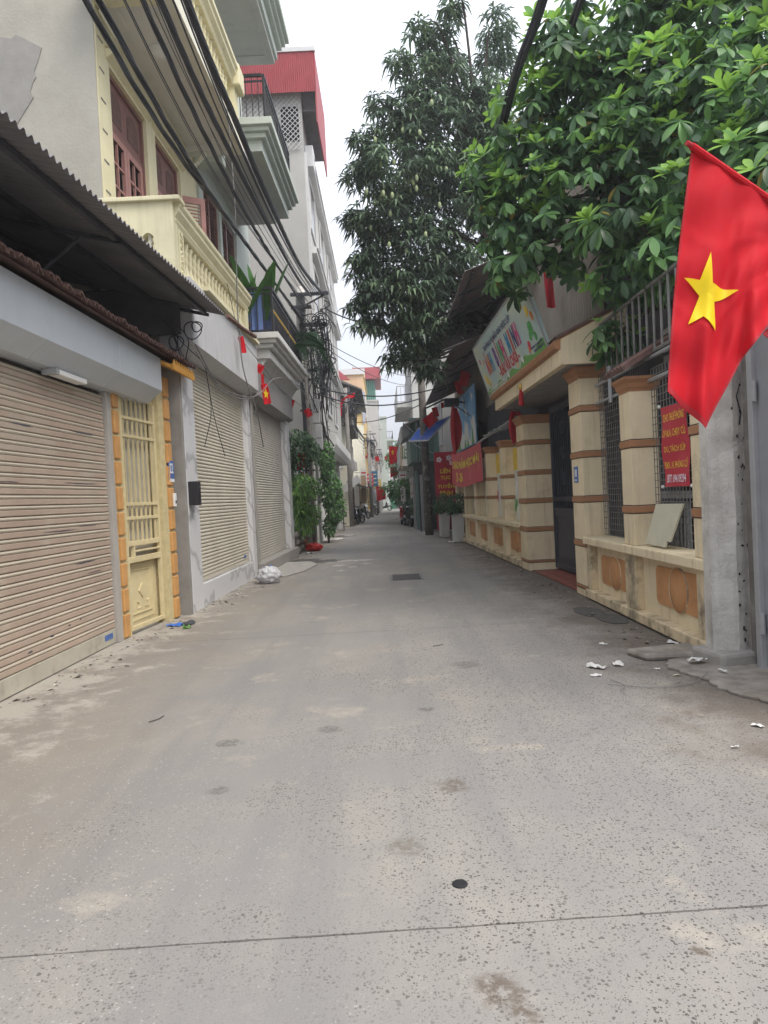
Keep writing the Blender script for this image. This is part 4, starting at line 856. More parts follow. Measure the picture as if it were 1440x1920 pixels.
tree('climbing_vine', 'bright green vine covering the foot of the tall grey house', (-2.0, 25.0, 0.3), [([(-2.0, 25, 0), (-1.95, 25.0, 1.6), (-2.0, 25, 3.4)], 0.04, 0.02)],
     [((-1.92, 25.0, 2.9), (0.26, 0.6, 0.75), 0.2), ((-1.88, 25.2, 1.9), (0.42, 0.7, 0.7), 0.2), ((-1.72, 25.2, 1.2), (0.34, 0.6, 0.55), 0.2), ((-1.95, 25.2, 0.6), (0.22, 0.5, 0.4), 0.2)], 2600, 0.12, 0.045, ('vine_leaf', 'leaf_mid', 'leaf_dark'), droop=0.5, cat='vine')
def pole(name, label, base, top, r0_, r1_, mt='pole_dark', group=None, cat='electric pole'):
    T = thing(name, label, cat, base, group)
    MB().tube([base, top], [r0_, r1_], 12).build('shaft', mt, T, smooth=True); return T
pa = pole('electric_pole', 'leaning concrete electric pole draped with tangled cables beside the fern', (-2.32, 22.6, 0), (-2.28, 22.5, 8.25), 0.17, 0.12, 'pole_concrete')
for (z, a, b_) in ((7.98, -0.34, 0.86), (7.58, -0.34, 0.3), (7.02, -0.1, 0.78), (5.6, -0.1, 0.8)):
    MB().box(-2.26 + a, -2.26 + b_, 22.32, 22.40, z - 0.05, z + 0.05).build('cross_arm', 'iron_dark', pa)
MB().obox((-1.85, 22.36, 7.78), (0.75, 0.04, 0.05), Matrix.Rotation(-0.45, 3, 'Y')).build('brace', 'iron_dark', pa)
for k, (x, z, h) in enumerate(((-1.98, 3.95, 0.75), (-1.93, 3.12, 0.78))):
    bx_ = MB().box(x - 0.12, x + 0.10, 22.42, 22.68, z, z + h).build('meter_box', 'planter_white', pa, bevel=0.02)
    MB().box(x - 0.10, x + 0.08, 22.412, 22.42, z + h * 0.45, z + h * 0.47).build('seam', 'iron_dark', bx_)
for k in range(6): MB().lathe([(0.19, 0), (0.19, 0.05)], (-2.31, 22.58, 1.5 + k * 0.95), 12).build('strap', 'iron_dark', pa)
pb = pole('thin_pole', 'thin brown pipe pole standing just beyond the red plastic bag', (-2.2, 22.0, 0), (-2.2, 22.0, 6.2), 0.055, 0.05, 'pole_dark', cat='pole')
pc = pole('marked_pole', 'short pole with faded orange bands beside the electric pole', (-2.42, 21.6, 0), (-2.42, 21.6, 2.4), 0.06, 0.06, 'terra_panel', cat='pole')
for k in range(3): MB().lathe([(0.066, 0), (0.066, 0.1)], (-2.42, 21.6, 0.35 + k * 0.7), 10).build('band', 'pole_dark', pc)
tg = MB()
for k in range(46):
    z = random.uniform(5.8, 7.9); x = random.uniform(-2.2, -1.5)
    pts = [(x, 22.3 + random.uniform(-0.1, 0.1), z)]
    for q in range(4): pts.append((x + random.uniform(-0.25, 0.3), 22.3 + random.uniform(-0.15, 0.2), z - random.uniform(0.1, 0.5) * (q + 1)))
    tg.tube(spline(pts, 4), random.choice((0.008, 0.012, 0.018)), 4)
for k in range(8):
    cx, cz, r_ = random.uniform(-2.0, -1.55), random.uniform(6.9, 7.2), random.uniform(0.1, 0.28)
    tg.tube([(cx + r_ * math.cos(a), 22.3 + 0.05 * math.sin(3 * a + k), cz + r_ * math.sin(a)) for a in [2 * math.pi * i / 16 for i in range(17)]], 0.018, 4)
for k in range(16):
    x = random.uniform(-2.15, -1.6); tg.tube(spline([(x, 22.35, 7.0), (x + random.uniform(-.1, .2), 22.7, 5.6), (-2.1 + random.uniform(0, .3), 23.0 + random.uniform(0, 2), 4.2), (-2.05 + random.uniform(0, .4), 25 + random.uniform(0, 5), random.uniform(2.8, 4.2))], 6), random.choice((0.01, 0.016, 0.022)), 4)
for k in range(10):
    tg.tube(spline([(-2.42 + 0.03 * k, 22.36, 8.0), (-2.45 + 0.03 * k, 22.42, 6), (-2.4 + 0.02 * k, 22.4, 4), (-2.42, 22.42, 2.0)], 6), 0.014, 4)
o = solo(tg.build('cable_tangle', 'cable', recalc=False), 'dense tangle of black cables hanging on the left electric pole', 'cables'); o['kind'] = 'stuff'
# thick overhead cable bundles
def bundle(name, pts, r, strands, label, twist=2.2, mt='cable', sub=True):
    sp_ = spline(pts, 10); m_ = MB(); k = len(sp_); T = None
    for s_ in range(strands):
        line = []
        for i, p in enumerate(sp_):
            a = 2 * math.pi * s_ / strands + twist * p.y; rr_ = 0 if strands == 1 else r * 0.62
            line.append((p.x + rr_ * math.cos(a), p.y, p.z + rr_ * math.sin(a)))
        m_.tube(line, r if strands == 1 else r * 0.55, 6)
    return solo(m_.build(name, mt, smooth=True, recalc=False), label, 'cable', 'overhead cables')
bundle('cable_bundle', [(-2.2, -3, 6.9), (-2.3, 2, 6.2), (-2.35, 6.3, 5.9), (-2.35, 9, 5.92), (-2.35, 12.2, 6.28), (-2.35, 16.3, 6.7), (-2.3, 22.35, 7.15)], 0.028, 3, 'lowest and leftmost thick black cable bundle over the left houses')
bundle('cable_bundle', [(-2.1, -3, 7.0), (-2.25, 2, 6.35), (-2.3, 6.4, 6.03), (-2.3, 9.7, 6.0), (-2.3, 13.7, 6.35), (-2.28, 19.7, 6.95), (-2.25, 22.35, 7.2)], 0.030, 3, 'second thick black cable bundle from the left, over the cream door')
bundle('cable_bundle', [(-1.9, -3, 7.5), (-2.05, 2, 6.9), (-2.1, 7, 6.45), (-2.1, 9.9, 6.36), (-2.1, 13.2, 6.52), (-2.1, 20, 7.2), (-2.1, 22.35, 7.6)], 0.029, 3, 'third twisted black cable bundle, crossing the round ceiling lamp')
bundle('cable_bundle', [(-1.8, -3, 7.7), (-1.95, 2, 7.1), (-2.0, 7.3, 6.62), (-2.0, 10.5, 6.68), (-2.0, 13.9, 6.95), (-2.0, 18.7, 7.42), (-1.95, 22.35, 7.9)], 0.034, 5, 'fourth thick twisted black cable bundle, along the pale balcony beam')
bundle('cable_bundle', [(-1.6, -3, 7.9), (-1.75, 2, 7.2), (-1.8, 7.5, 6.8), (-1.8, 10, 6.85), (-1.8, 12.7, 6.95), (-1.78, 17.6, 7.35), (-1.6, 22.35, 7.98)], 0.041, 6, 'fifth and thickest black cable bundle, nearest the open sky')
for k, (dx, dz) in enumerate(((0.0, 0.0), (0.05, 0.06), (-0.06, 0.1), (-0.12, 0.02))):
    bundle('thin_cable', [(-1.7 + dx, 2, 7.3 + dz), (-1.86 + dx, 7.5, 6.9 + dz), (-1.9 + dx, 12.7, 7.0 + dz), (-1.9 + dx, 18, 7.5 + dz), (-1.8 + dx, 22.35, 8.0)], 0.012, 1, ['topmost', 'second', 'third', 'lowest'][k] + ' of the thin parallel cables beside the thickest bundle')
rnd = random.Random(77); names_ = ['over the cream door', 'along the beam edge', 'nearest the balcony rail', 'below the thickest bundle', 'above the thickest bundle', 'farthest from the houses', 'just above the lowest bundle', 'with the deepest sag']
for k in range(4):
    dx, dz, sg_ = rnd.uniform(-0.35, 0.25), rnd.uniform(-0.35, 0.35), rnd.uniform(-0.25, 0.15)
    bundle('loose_cable', [(-1.85 + dx, -1, 7.5 + dz), (-2.0 + dx, 5, 6.6 + dz + sg_ * 0.5), (-2.05 + dx, 9.5, 6.45 + dz + sg_), (-2.05 + dx * 0.8, 14, 6.75 + dz * 0.8 + sg_), (-2.0 + dx * 0.5, 22.35, 7.6 + dz * 0.5)], rnd.choice((0.006, 0.008, 0.012)), 1, 'thin loose black cable ' + names_[k], 0, 'cable')
bundle('street_wire', sag((-1.5, 22.4, 7.5), (3.0, 14.5, 5.9), 0.75), 0.022, 1, 'dark cable sagging from the left pole to the mango tree')
for k, (a, b_, s_, r_) in enumerate((((-2.1, 23, 5.2), (2.6, 22, 5.0), 0.4, 0.02), ((-2.1, 23, 5.0), (1.67, 26.9, 5.2), 0.35, 0.025), ((-1.9, 41, 6.0), (1.67, 27, 5.0), 0.3, 0.02), ((-1.6, 23, 6.6), (3.5, 40, 8.2), 0.5, 0.012), ((-1.6, 23, 6.4), (3.5, 44, 8.6), 0.7, 0.012))):
    bundle('street_wire', sag(a, b_, s_), r_, 1, ['upper dark wire crossing the lane before the far houses', 'lower thick wire crossing to the round right pole', 'wire from the far white house to the round right pole', 'thin high wire against the sky over the lane', 'lower thin wire against the sky over the lane'][k])
hw = MB()
hw.tube(spline([xL((-2.40, 12.3, 8.4)), xL((-2.36, 12.35, 6.6)), xL((-2.42, 12.4, 5.0)), xL((-2.4, 12.5, 3.9)), xL((-2.3, 13.0, 3.2)), xL((-2.36, 13.8, 2.6))], 6), 0.012, 5)
solo(hw.build('hanging_wire', 'cable_grey', smooth=True), 'pale grey wire hanging down before the cream balcony and shutter', 'wire')
hw = MB()
hw.tube(spline([xL((-2.5, 9.9, 3.75)), xL((-2.46, 10.6, 3.42)), xL((-2.48, 11.6, 3.35)), xL((-2.4, 13, 3.45)), xL((-2.42, 14.3, 3.75)), xL((-2.3, 15.2, 4.15)), xL((-2.2, 17, 4.4)), xL((-2.2, 19.6, 4.4)), (-2.3, 22.4, 4.6)], 8), 0.010, 5)
hw.tube(spline([xL((-2.5, 9.9, 3.65)), xL((-2.46, 11.0, 3.3)), xL((-2.4, 12.6, 3.36)), xL((-2.42, 14.3, 3.72))], 8), 0.007, 5)
solo(hw.build('shop_wire', 'cable_grey', smooth=True), 'sagging wires slung under the grey fascia of the ivory shutter', 'wire')
hw = MB()
for (x, y, z, r_) in ((-2.5, 9.8, 3.92, 0.12), (-2.72, 9.75, 3.75, 0.10), (-2.45, 9.85, 3.98, 0.07)):
    hw.tube([(x + r_ * math.cos(a), y + 0.03 * math.sin(2 * a), z + r_ * math.sin(a)) for a in [2 * math.pi * i / 18 for i in range(19)]], 0.009, 4)
for k in range(5): hw.tube(spline([(-2.75 + random.uniform(-.2, .2), 9.65, 4.1), (-2.6 + random.uniform(-.2, .2), 9.68, 3.8), (-2.6 + random.uniform(-.25, .25), 9.66, 3.5)], 4), 0.008, 4)
hw.tube(spline([xL((-2.48, 10.3, 3.5)), xL((-2.47, 10.45, 2.9)), xL((-2.5, 10.1, 2.35))], 6), 0.006, 4); hw.tube(spline([xL((-2.48, 10.3, 3.5)), xL((-2.44, 10.5, 2.8)), xL((-2.4, 10.85, 2.25))], 6), 0.006, 4)
o = solo(hw.build('wire_coil', 'cable', recalc=False), 'coiled black wires hanging at the end of the dark iron awning', 'wires'); o['kind'] = 'stuff'
# ================================================================== RIGHT: school fence, near bay
PX = 2.72
def banded(parent, name, x0, x1, y0, y1, z1, bands, mt='cream_wall', bh=0.07, cap=True, zb=0.0):
    """cream pillar cut by brown bands with dark grooves; cap flares towards the top"""
    c = MB(xR).box(x0, x1, y0, y1, zb, z1).build(name, mt, parent, bevel=0.006)
    for z in bands:
        h = bh if z > 0.3 else 0.03
        MB(xR).box(x0 - 0.012, x1 + 0.004, y0 - 0.012, y1 + 0.012, z, z + h).build('band', 'brown_band', c, bevel=0.004)
        for zz in (z - 0.018, z + h): MB(xR).box(x0 - 0.004, x1 + 0.002, y0 - 0.004, y1 + 0.004, zz + 0.004, zz + 0.014).build('groove', 'brown_groove', c)
    if cap:
        pr_ = [(0.0, z1), (0.0, z1 + 0.02), (0.02, z1 + 0.05), (0.03, z1 + 0.09), (0.06, z1 + 0.13), (0.06, z1 + 0.16)]
        vs = []
        for e_, z in pr_: vs += [(x0 - e_, y0 - e_, z), (x1 + e_, y0 - e_, z), (x1 + e_, y1 + e_, z), (x0 - e_, y1 + e_, z)]
        fs = [(4 * i + j, 4 * i + (j + 1) % 4, 4 * i + 4 + (j + 1) % 4, 4 * i + 4 + j) for i in range(len(pr_) - 1) for j in range(4)] + [(20, 21, 22, 23)]
        MB(xR).add(vs, fs).build('capital', 'brown_band', c)
    return c
def oval_panel(parent, y0, y1, z0, z1, x, xf=xR):
    """terracotta panel with a raised oval, sunk in the dado"""
    P_ = MB(xf).prism([(y0 + 0.05, z0), (y1 - 0.05, z0), (y1, z0 + 0.04), (y1, z1 - 0.04), (y1 - 0.05, z1), (y0 + 0.05, z1), (y0, z1 - 0.04), (y0, z0 + 0.04)], 'x', x - 0.012, x + 0.04).build('panel', 'terra_panel', parent)
    cy, cz, ry, rz = (y0 + y1) / 2, (z0 + z1) / 2, (z1 - z0) * 0.46, (z1 - z0) * 0.54
    ov = MB(xf); n = 28; vs = []
    for r_, d in ((1.0, 0.012), (0.97, 0.03), (0.6, 0.045), (0.0, 0.05)):
        for i in range(n): a = 2 * math.pi * i / n; vs.append((x - d, cy + ry * r_ * math.cos(a), cz + rz * r_ * math.sin(a)))
    ov.add(vs, [(k * n + i, k * n + (i + 1) % n, (k + 1) * n + (i + 1) % n, (k + 1) * n + i) for k in range(3) for i in range(n)]); ov.build('oval', 'terra_panel', P_, smooth=True)
    for q in (1.10, 1.2):
        rg = MB(xf); rg.tube([(x - 0.012, cy + ry * q * math.cos(a), cz + rz * min(q, 1.02) * math.sin(a)) for a in [2 * math.pi * i / 28 for i in range(29)]], 0.010, 5); rg.build('ring', 'terra_panel' if q < 1.15 else 'cream_base', P_)
    return P_
def wire_mesh(parent, x, y0, y1, z0, z1, step=0.075, r=0.004):
    m_ = MB(xR); n = int((y1 - y0) / step)
    for k in range(n + 1): y = y0 + (y1 - y0) * k / n; m_.box(x - r, x + r, y - r, y + r, z0, z1)
    n = int((z1 - z0) / step)
    for k in range(n + 1): z = z0 + (z1 - z0) * k / n; m_.box(x - r - 0.004, x - r + 0.002, y0, y1, z - r, z + r)
    return m_.build('wire_mesh', 'mesh_wire', parent)
fn = thing('school_fence', 'cream school fence with brown bands, oval panels and wire mesh, near bay', 'fence', (2.8, 7.8, 0))
MB(xR).box(PX - 0.04, 3.1, 5.98, 9.62, 0.02, 0.13).build('base', 'cream_base', fn, bevel=0.012)
MB(xR).box(PX + 0.09, 3.0, 5.98, 9.60, 0.13, 0.74).build('dado', 'cream_wall', fn)
for (a, b_) in ((5.98, 6.24), (7.76, 8.10), (9.44, 9.60)): MB(xR).box(PX, PX + 0.10, a, b_, 0.13, 0.74).build('dado_post', 'cream_base', fn, bevel=0.006)
MB(xR).box(PX - 0.05, 3.06, 5.96, 9.62, 0.742, 0.84).build('sill', 'cream_wall', fn, bevel=0.012)
oval_panel(fn, 6.26, 7.38, 0.27, 0.66, PX + 0.09); oval_panel(fn, 8.12, 9.24, 0.25, 0.62, PX + 0.09)
for (a, b_, zt) in ((5.98, 6.25, 2.62), (7.74, 8.07, 2.52)):
    c = banded(fn, 'pillar', PX, PX + 0.30, a, b_, zt, (1.20, 1.92), 'cream_wall', zb=0.842)
MB(xR).prism([(2.62, 2.72), (3.15, 3.02), (3.15, 3.06), (2.60, 2.76)], 'y', 7.58, 8.22).build('cap_roof', 'terracotta', fn)
tl_ = MB(); 
for k in range(6): tl_.tube([(0, k * 0.105, 0), (0.52, k * 0.105, 0.30)], 0.03, 6)
first('cap_tiles', tl_, 'terracotta', fn, xR((2.61, 7.63, 2.765)))
wire_mesh(fn, 2.97, 6.25, 7.74, 0.86, 2.75); wire_mesh(fn, 2.97, 8.07, 9.58, 0.86, 3.0)
hr = MB(xR)
for (z, x) in ((2.62, 2.93), (2.86, 2.93)): hr.tube([(x, 6.0, z), (x, 9.6, z)], 0.02, 6)
hr.tube([(2.90, 8.9, 2.55), (2.90, 8.9, 3.0)], 0.025, 6); hr.build('rail', 'metal_grey', fn)
# things leaning and hanging there
bt = thing('rent_banner', 'narrow red room-to-let banner tied to the wire mesh', 'banner', (2.9, 7.05, 1.45))
bsh = lambda u, v: xR((2.90 + 0.012 * math.sin(v * 9 + u * 3), 7.34 - 0.63 * u - 0.03 * v, 2.28 - 0.81 * v))
MB().sheet(bsh, 6, 14).build('sheet', 'banner_red', bt, smooth=True, recalc=False)
rows = [('CHO THUÊ PHÒNG', 0.13, 0.55, 0.10, 'text_gold'), ('ÓP ALA, CHẠY CÙ', 0.34, 0.55, 0.11, 'text_gold'), ('DU, TÁCH SỨP', 0.53, 0.46, 0.09, 'text_gold'), ('ĐKK. AI. PHÒNG CŨ', 0.72, 0.55, 0.09, 'text_gold'), ('SĐT: 094109294', 0.90, 0.50, 0.085, 'text_white')]
for body, v_, wd, hh, mt in rows:
    tm = MB(); letters(tm, body, (0, 0, 0), (0, -1, 0), (0, 0, 1), wd, hh, 0.012, 0, warp=lambda a, b, v_=v_: tuple(Vector(bsh(0.5 + a / 0.63, v_ - b / 0.81)) + Vector((-0.007, 0, 0)))); tm.build('lettering', mt, bt)
kn = MB()
for (y, z) in ((7.38, 2.30), (6.68, 2.32), (7.36, 1.47), (6.66, 1.47)): kn.ball(xR((2.90, y, z)), 0.018, 6, 5)
kn.build('ties', 's_white', bt)
cb = MB(); cb.prism([(6.88, 1.30), (7.56, 1.29), (7.585, 1.15), (7.66, 0.87), (7.12, 0.86), (7.11, 0.93), (7.02, 0.92), (6.96, 1.08)], 'x', 0, 0.018)
cb.xf = lambda p: xR((2.80 + p[0] + 0.10 * (p[2] - 0.86) / 0.44, p[1], p[2]))
solo(cb.build('cardboard_sheet', 'cardboard'), 'worn pale board leaning on the sill below the red banner', 'board')
# yard clutter behind the mesh
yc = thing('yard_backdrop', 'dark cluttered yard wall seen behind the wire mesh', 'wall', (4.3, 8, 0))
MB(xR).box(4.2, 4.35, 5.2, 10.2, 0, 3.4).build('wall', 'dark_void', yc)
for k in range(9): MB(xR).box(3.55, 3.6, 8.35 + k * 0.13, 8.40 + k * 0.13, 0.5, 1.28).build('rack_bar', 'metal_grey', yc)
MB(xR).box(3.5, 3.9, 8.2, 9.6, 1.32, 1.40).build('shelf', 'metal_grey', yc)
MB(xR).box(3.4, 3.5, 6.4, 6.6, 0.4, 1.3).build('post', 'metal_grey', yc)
# ================================================================== RIGHT: portico with sign
po = thing('gate_portico', 'cream gateway with banded pillars, flat canopy and dark iron gate', 'gateway', (3, 11.6, 0))
bnds = (0.11, 0.70, 1.31, 1.92, 2.54)
banded(po, 'pillar', PX, 3.05, 9.64, 10.18, 2.98, bnds)
banded(po, 'pillar', PX, 3.28, 13.22, 13.84, 2.74, (0.16, 0.74, 1.27, 1.80, 2.36))
MB(xR).box(2.52, 3.6, 9.44, 14.28, 3.15, 3.19).build('soffit', 'cement_light', po)
MB(xR).box(2.42, 2.52, 9.42, 14.3, 3.13, 3.34).build('beam', 'cream_wall', po, bevel=0.008)
MB(xR).prism([(2.42, 3.342), (2.36, 3.36), (2.34, 3.42), (2.36, 3.46), (3.5, 4.0), (3.5, 3.342)], 'y', 9.42, 14.34).build('cornice', 'brown_band', po)
MB(xR).prism([(2.425, 3.135), (3.3, 3.135), (3.3, 3.88), (2.44, 3.47)], 'y', 9.37, 9.415).build('gable', 'cream_wall', po)
rt_ = MB()
for i in range(6):
    a0, a1 = math.pi * i / 6, math.pi * (i + 1) / 6; p = lambda a, s_: (s_, -0.06 * math.cos(a), 0.05 * math.sin(a) + s_ * 0.47)
    rt_.add([p(a0, 0), p(a1, 0), p(a1, 1.1), p(a0, 1.1)], [(0, 1, 2, 3)])
series('roof_tile', rt_, 'terracotta', po, [xR((2.37, 9.46 + 0.122 * k, 3.47)) for k in range(40)], smooth=True)
MB(xR).box(2.78, 3.9, 10.2, 13.22, -0.012, 0.012).build('floor', 'grout', po)
fl = MB().box(-0.095, 0.095, -0.095, 0.095, 0, 0.008)
series('floor_tile', fl, 'red_tile', po, [xR((2.70 + 0.2 * i + 0.15, 10.32 + 0.2 * j, 0.0125)) for i in range(4) for j in range(14)])
# iron gate
ig = thing('iron_gate', 'dark blue-black iron gate with scrolls inside the cream portico', 'gate', xR((3.24, 11.7, 0)))
gf = MB(xR); GX = 3.24
for (a, b_, z0, z1) in ((10.22, 10.29, 0.05, 3.0), (13.14, 13.21, 0.05, 3.0), (11.68, 11.75, 0.05, 3.0), (10.29, 13.14, 2.9, 3.0), (10.29, 13.14, 1.28, 1.36), (10.29, 13.14, 1.12, 1.16), (10.29, 13.14, 0.05, 0.14)): gf.box(GX - 0.03, GX + 0.03, a, b_, z0, z1)
gf = gf.build('frame', 'iron_blue', ig, bevel=0.004)
MB(xR).box(GX - 0.012, GX + 0.012, 10.29, 13.14, 0.14, 1.12).build('sheet_panel', 'iron_blue', gf)
for (a, b_) in ((10.4, 11.6), (11.85, 13.05)):
    pf = MB(xR); frame_line(pf, GX - 0.026, a, b_, 0.22, 1.04, 0.03, 0.012); pf.build('moulding', 'iron_blue', gf)
series('bar', MB().tube([(0, 0, 1.16), (0, 0, 2.95)], 0.012, 5), 'iron_blue', gf, [xR((GX, 10.40 + 0.135 * k, 0)) for k in range(21)])
scr = MB(xR)
for c in (10.98, 12.44):
    for zc in (1.65, 2.1, 2.55):
        for s_ in (-1, 1):
            scr.tube([(GX - 0.012, c + s_ * (0.05 + 0.11 * (1 - q / 14) * math.cos(q * 0.55)) , zc + 0.16 * (1 - q / 14) * math.sin(q * 0.55)) for q in range(14)], 0.01, 4)
scr.build('scroll', 'iron_blue', gf)
MB(xR).box(3.35, 3.40, 10.2, 13.3, 0.02, 3.0).build('backing', 'dark_void', ig)
np_ = thing('number_plate', 'small blue house number plate on the banded gate pillar', 'sign', xR((2.70, 9.95, 1.58)))
MB(xR).box(2.705, 2.718, 9.86, 10.03, 1.58, 1.80).build('plate', 's_plate', np_)
wm = MB(xR)
for (a, b_, z0, z1) in ((9.89, 9.93, 1.66, 1.76), (9.945, 9.985, 1.66, 1.76), (9.88, 10.01, 1.605, 1.62)): wm.box(2.7035, 2.7052, a, b_, z0, z1)
wm.build('number_print', 's_white', np_)
# signboard tilted out over the canopy
sg = thing('signboard', 'tilted painted kindergarten signboard with coloured lettering above the canopy', 'signboard', xR((2.3, 12.2, 3.5)))
s_bot, s_top = Vector((2.38, 0, 3.46)), Vector((2.07, 0, 4.44)); sup = (s_top - s_bot); SH = sup.length; sup = sup.normalized()
YN, YF = 9.86, 14.60; SW = YF - YN
def sgp(u, v, off=0.0):
    """u 0..1 from the far end to the near end, v 0..1 upwards"""
    nrm = Vector((0, -1, 0)).cross(sup); p = s_bot + sup * (SH * v) + Vector((0, YF - SW * u, 0)) + nrm * off; return xR(tuple(p))
def quad(mb, u0, u1, v0, v1, off): mb.add([sgp(u0, v0, off), sgp(u1, v0, off), sgp(u1, v1, off), sgp(u0, v1, off)], [(0, 1, 2, 3)])
pb_ = MB(); pb_.add([sgp(0, 0), sgp(1, 0), sgp(1, 1), sgp(0, 1), sgp(0, 0, -0.05), sgp(1, 0, -0.05), sgp(1, 1, -0.05), sgp(0, 1, -0.05)], [(0, 1, 2, 3), (7, 6, 5, 4), (0, 4, 5, 1), (1, 5, 6, 2), (2, 6, 7, 3), (3, 7, 4, 0)])
pb_.build('board', 'board_paint', sg)
ef = MB(); 
for a, b_ in (((0, 0), (1, 0)), ((1, 0), (1, 1)), ((1, 1), (0, 1)), ((0, 1), (0, 0))): ef.tube([sgp(*a, 0.002), sgp(*b_, 0.002)], 0.016, 4)
ef.build('edge_frame', 'metal_grey', sg)
def sgtext(body, uc, vc, wd, hh, mt, bold=0.02):
    tm = MB(); letters(tm, body, (0, 0, 0), (0, -1, 0), (0, 0, 1), wd, hh, bold, 0, warp=lambda a, b: sgp(uc + a / SW, vc + b / SH, 0.008)); tm.build('lettering', mt, sg)
sgtext('TRƯỜNG LỚP MẪU GIÁO ĐỘC LẬP', 0.46, 0.80, 2.5, 0.17, 's_navy', 0.03)
cols = ['s_red', 's_orange', 's_blue', None, 's_purple', 's_red', 's_green', 's_pink', None, 's_blue', 's_red', 's_navy', 's_pink']
for i, chr_ in enumerate('ÁNH BÌNH MINH'):
    if chr_ != ' ':
        tall = 0.36 if chr_ not in 'ÁÌ' else 0.45
        sgtext(chr_, 0.155 + 0.0475 * i + 0.01, 0.50 + (0.04 if chr_ in 'ÁÌ' else 0), 0.20 if chr_ not in 'IÌ' else 0.09, tall, cols[i], 0.06)
sgtext('- KHU VUI CHƠI -', 0.50, 0.235, 1.7, 0.20, 's_red', 0.05)
lw = MB(); rnd = random.Random(4)
vs = [sgp(i / 40, 0.0, 0.003) for i in range(41)] + [sgp(i / 40, 0.07 + 0.05 * math.sin(i * 0.7) + 0.10 * max(0, i / 40 - 0.55) + rnd.uniform(0, 0.03), 0.003) for i in range(41)]
lw.add(vs, [(i, i + 1, 42 + i, 41 + i) for i in range(40)]); lw.build('painted_lawn', 's_lawn', sg)
fl_ = 0
for (u, v, r_, mt) in ((0.06, 0.32, 0.09, 's_yellow'), (0.10, 0.22, 0.07, 's_yellow'), (0.055, 0.68, 0.05, 's_pink'), (0.12, 0.62, 0.04, 's_orange'), (0.86, 0.80, 0.05, 's_blue'), (0.885, 0.74, 0.035, 's_orange'), (0.92, 0.62, 0.075, 's_yellow'), (0.955, 0.52, 0.06, 's_orange'), (0.93, 0.86, 0.03, 's_orange'), (0.90, 0.40, 0.09, 's_green'), (0.875, 0.30, 0.06, 's_green'), (0.925, 0.25, 0.06, 's_green'), (0.83, 0.22, 0.06, 's_red'), (0.815, 0.15, 0.045, 's_orange'), (0.62, 0.10, 0.04, 's_yellow'), (0.70, 0.12, 0.05, 's_white'), (0.45, 0.09, 0.05, 's_white')):
    fl_ += 1; m_ = MB(); n = 14; rr2 = random.Random(fl_)
    m_.add([sgp(u, v, 0.005 + fl_ * 0.0002)] + [sgp(u + r_ * math.cos(2 * math.pi * i / n) * rr2.uniform(0.75, 1.1) / SW * 1.3, v + r_ * math.sin(2 * math.pi * i / n) * rr2.uniform(0.75, 1.1) / SH * 1.3, 0.005 + fl_ * 0.0002) for i in range(n)], [(0, i + 1, (i + 1) % n + 1) for i in range(n)]); m_.build('painted_shape', mt, sg)
for (ua, ub, v_, mt_2) in ((0.05, 0.36, 0.075, 's_white'), (0.05, 0.40, 0.03, 's_white'), (0.84, 0.97, 0.15, 's_navy'), (0.86, 0.97, 0.09, 's_navy')):   # small print too worn to read
    wm = MB(); u = ua; rnd = random.Random(int(ua * 99 + v_ * 777))
    while u < ub: d_ = rnd.uniform(0.006, 0.013); quad(wm, u, u + d_, v_ - 0.016, v_ + rnd.uniform(0.01, 0.02), 0.012); u += d_ + rnd.choice((0.003, 0.003, 0.008))
    wm.build('small_print', mt_2, sg)
ts = thing('tassel', 'red lucky tassel hanging from the portico beam', 'tassel', xR((2.40, 11.8, 3.0)))
MB().ball(xR((2.40, 11.8, 3.22)), (0.045, 0.045, 0.06), 8, 6).build('knot', 'gold', ts, smooth=True)
MB().lathe([(0.02, 0.16), (0.035, 0.1), (0.045, -0.1), (0.03, -0.11)], xR((2.40, 11.8, 3.02)), 8).build('fringe', 'red_cloth_dull', ts)
# ================================================================== RIGHT: far fence bay
f2 = thing('long_fence', 'long cream fence bay with slim pillars and terracotta panels beyond the portico', 'fence', (2.75, 19, 0))
MB(xR).box(PX - 0.05, 3.1, 13.84, 24.4, 0.02, 0.14).build('base', 'cream_base', f2, bevel=0.012)
MB(xR).box(PX + 0.09, 3.0, 13.84, 24.4, 0.14, 0.78).build('dado', 'cream_wall', f2)
MB(xR).box(PX - 0.05, 3.06, 13.84, 24.4, 0.782, 0.87).build('sill', 'cream_wall', f2, bevel=0.012)
pil = [15.35, 17.4, 19.4, 21.5, 23.6]
for i, y in enumerate(pil):
    MB(xR).box(PX, PX + 0.10, y, y + 0.36, 0.14, 0.78).build('dado_post', 'cream_wall', f2)
    banded(f2, 'pillar', PX, PX + 0.28, y, y + 0.36, 2.45, (1.35, 1.80), 'cream_wall', 0.05, zb=0.872)
for a, b_ in zip([13.9] + [y + 0.4 for y in pil[:-1]], [y - 0.04 for y in pil]): oval_panel(f2, a + 0.1, b_ - 0.08, 0.26, 0.66, PX + 0.09)
MB(xR).box(2.96, 2.99, 13.84, 24.3, 0.88, 2.45).build('back_panel', 'mural_white', f2)
MB(xR).box(2.95, 2.958, 13.84, 17.4, 1.95, 2.42).build('yellow_strip', 's_yellow', f2)
rnd = random.Random(8)
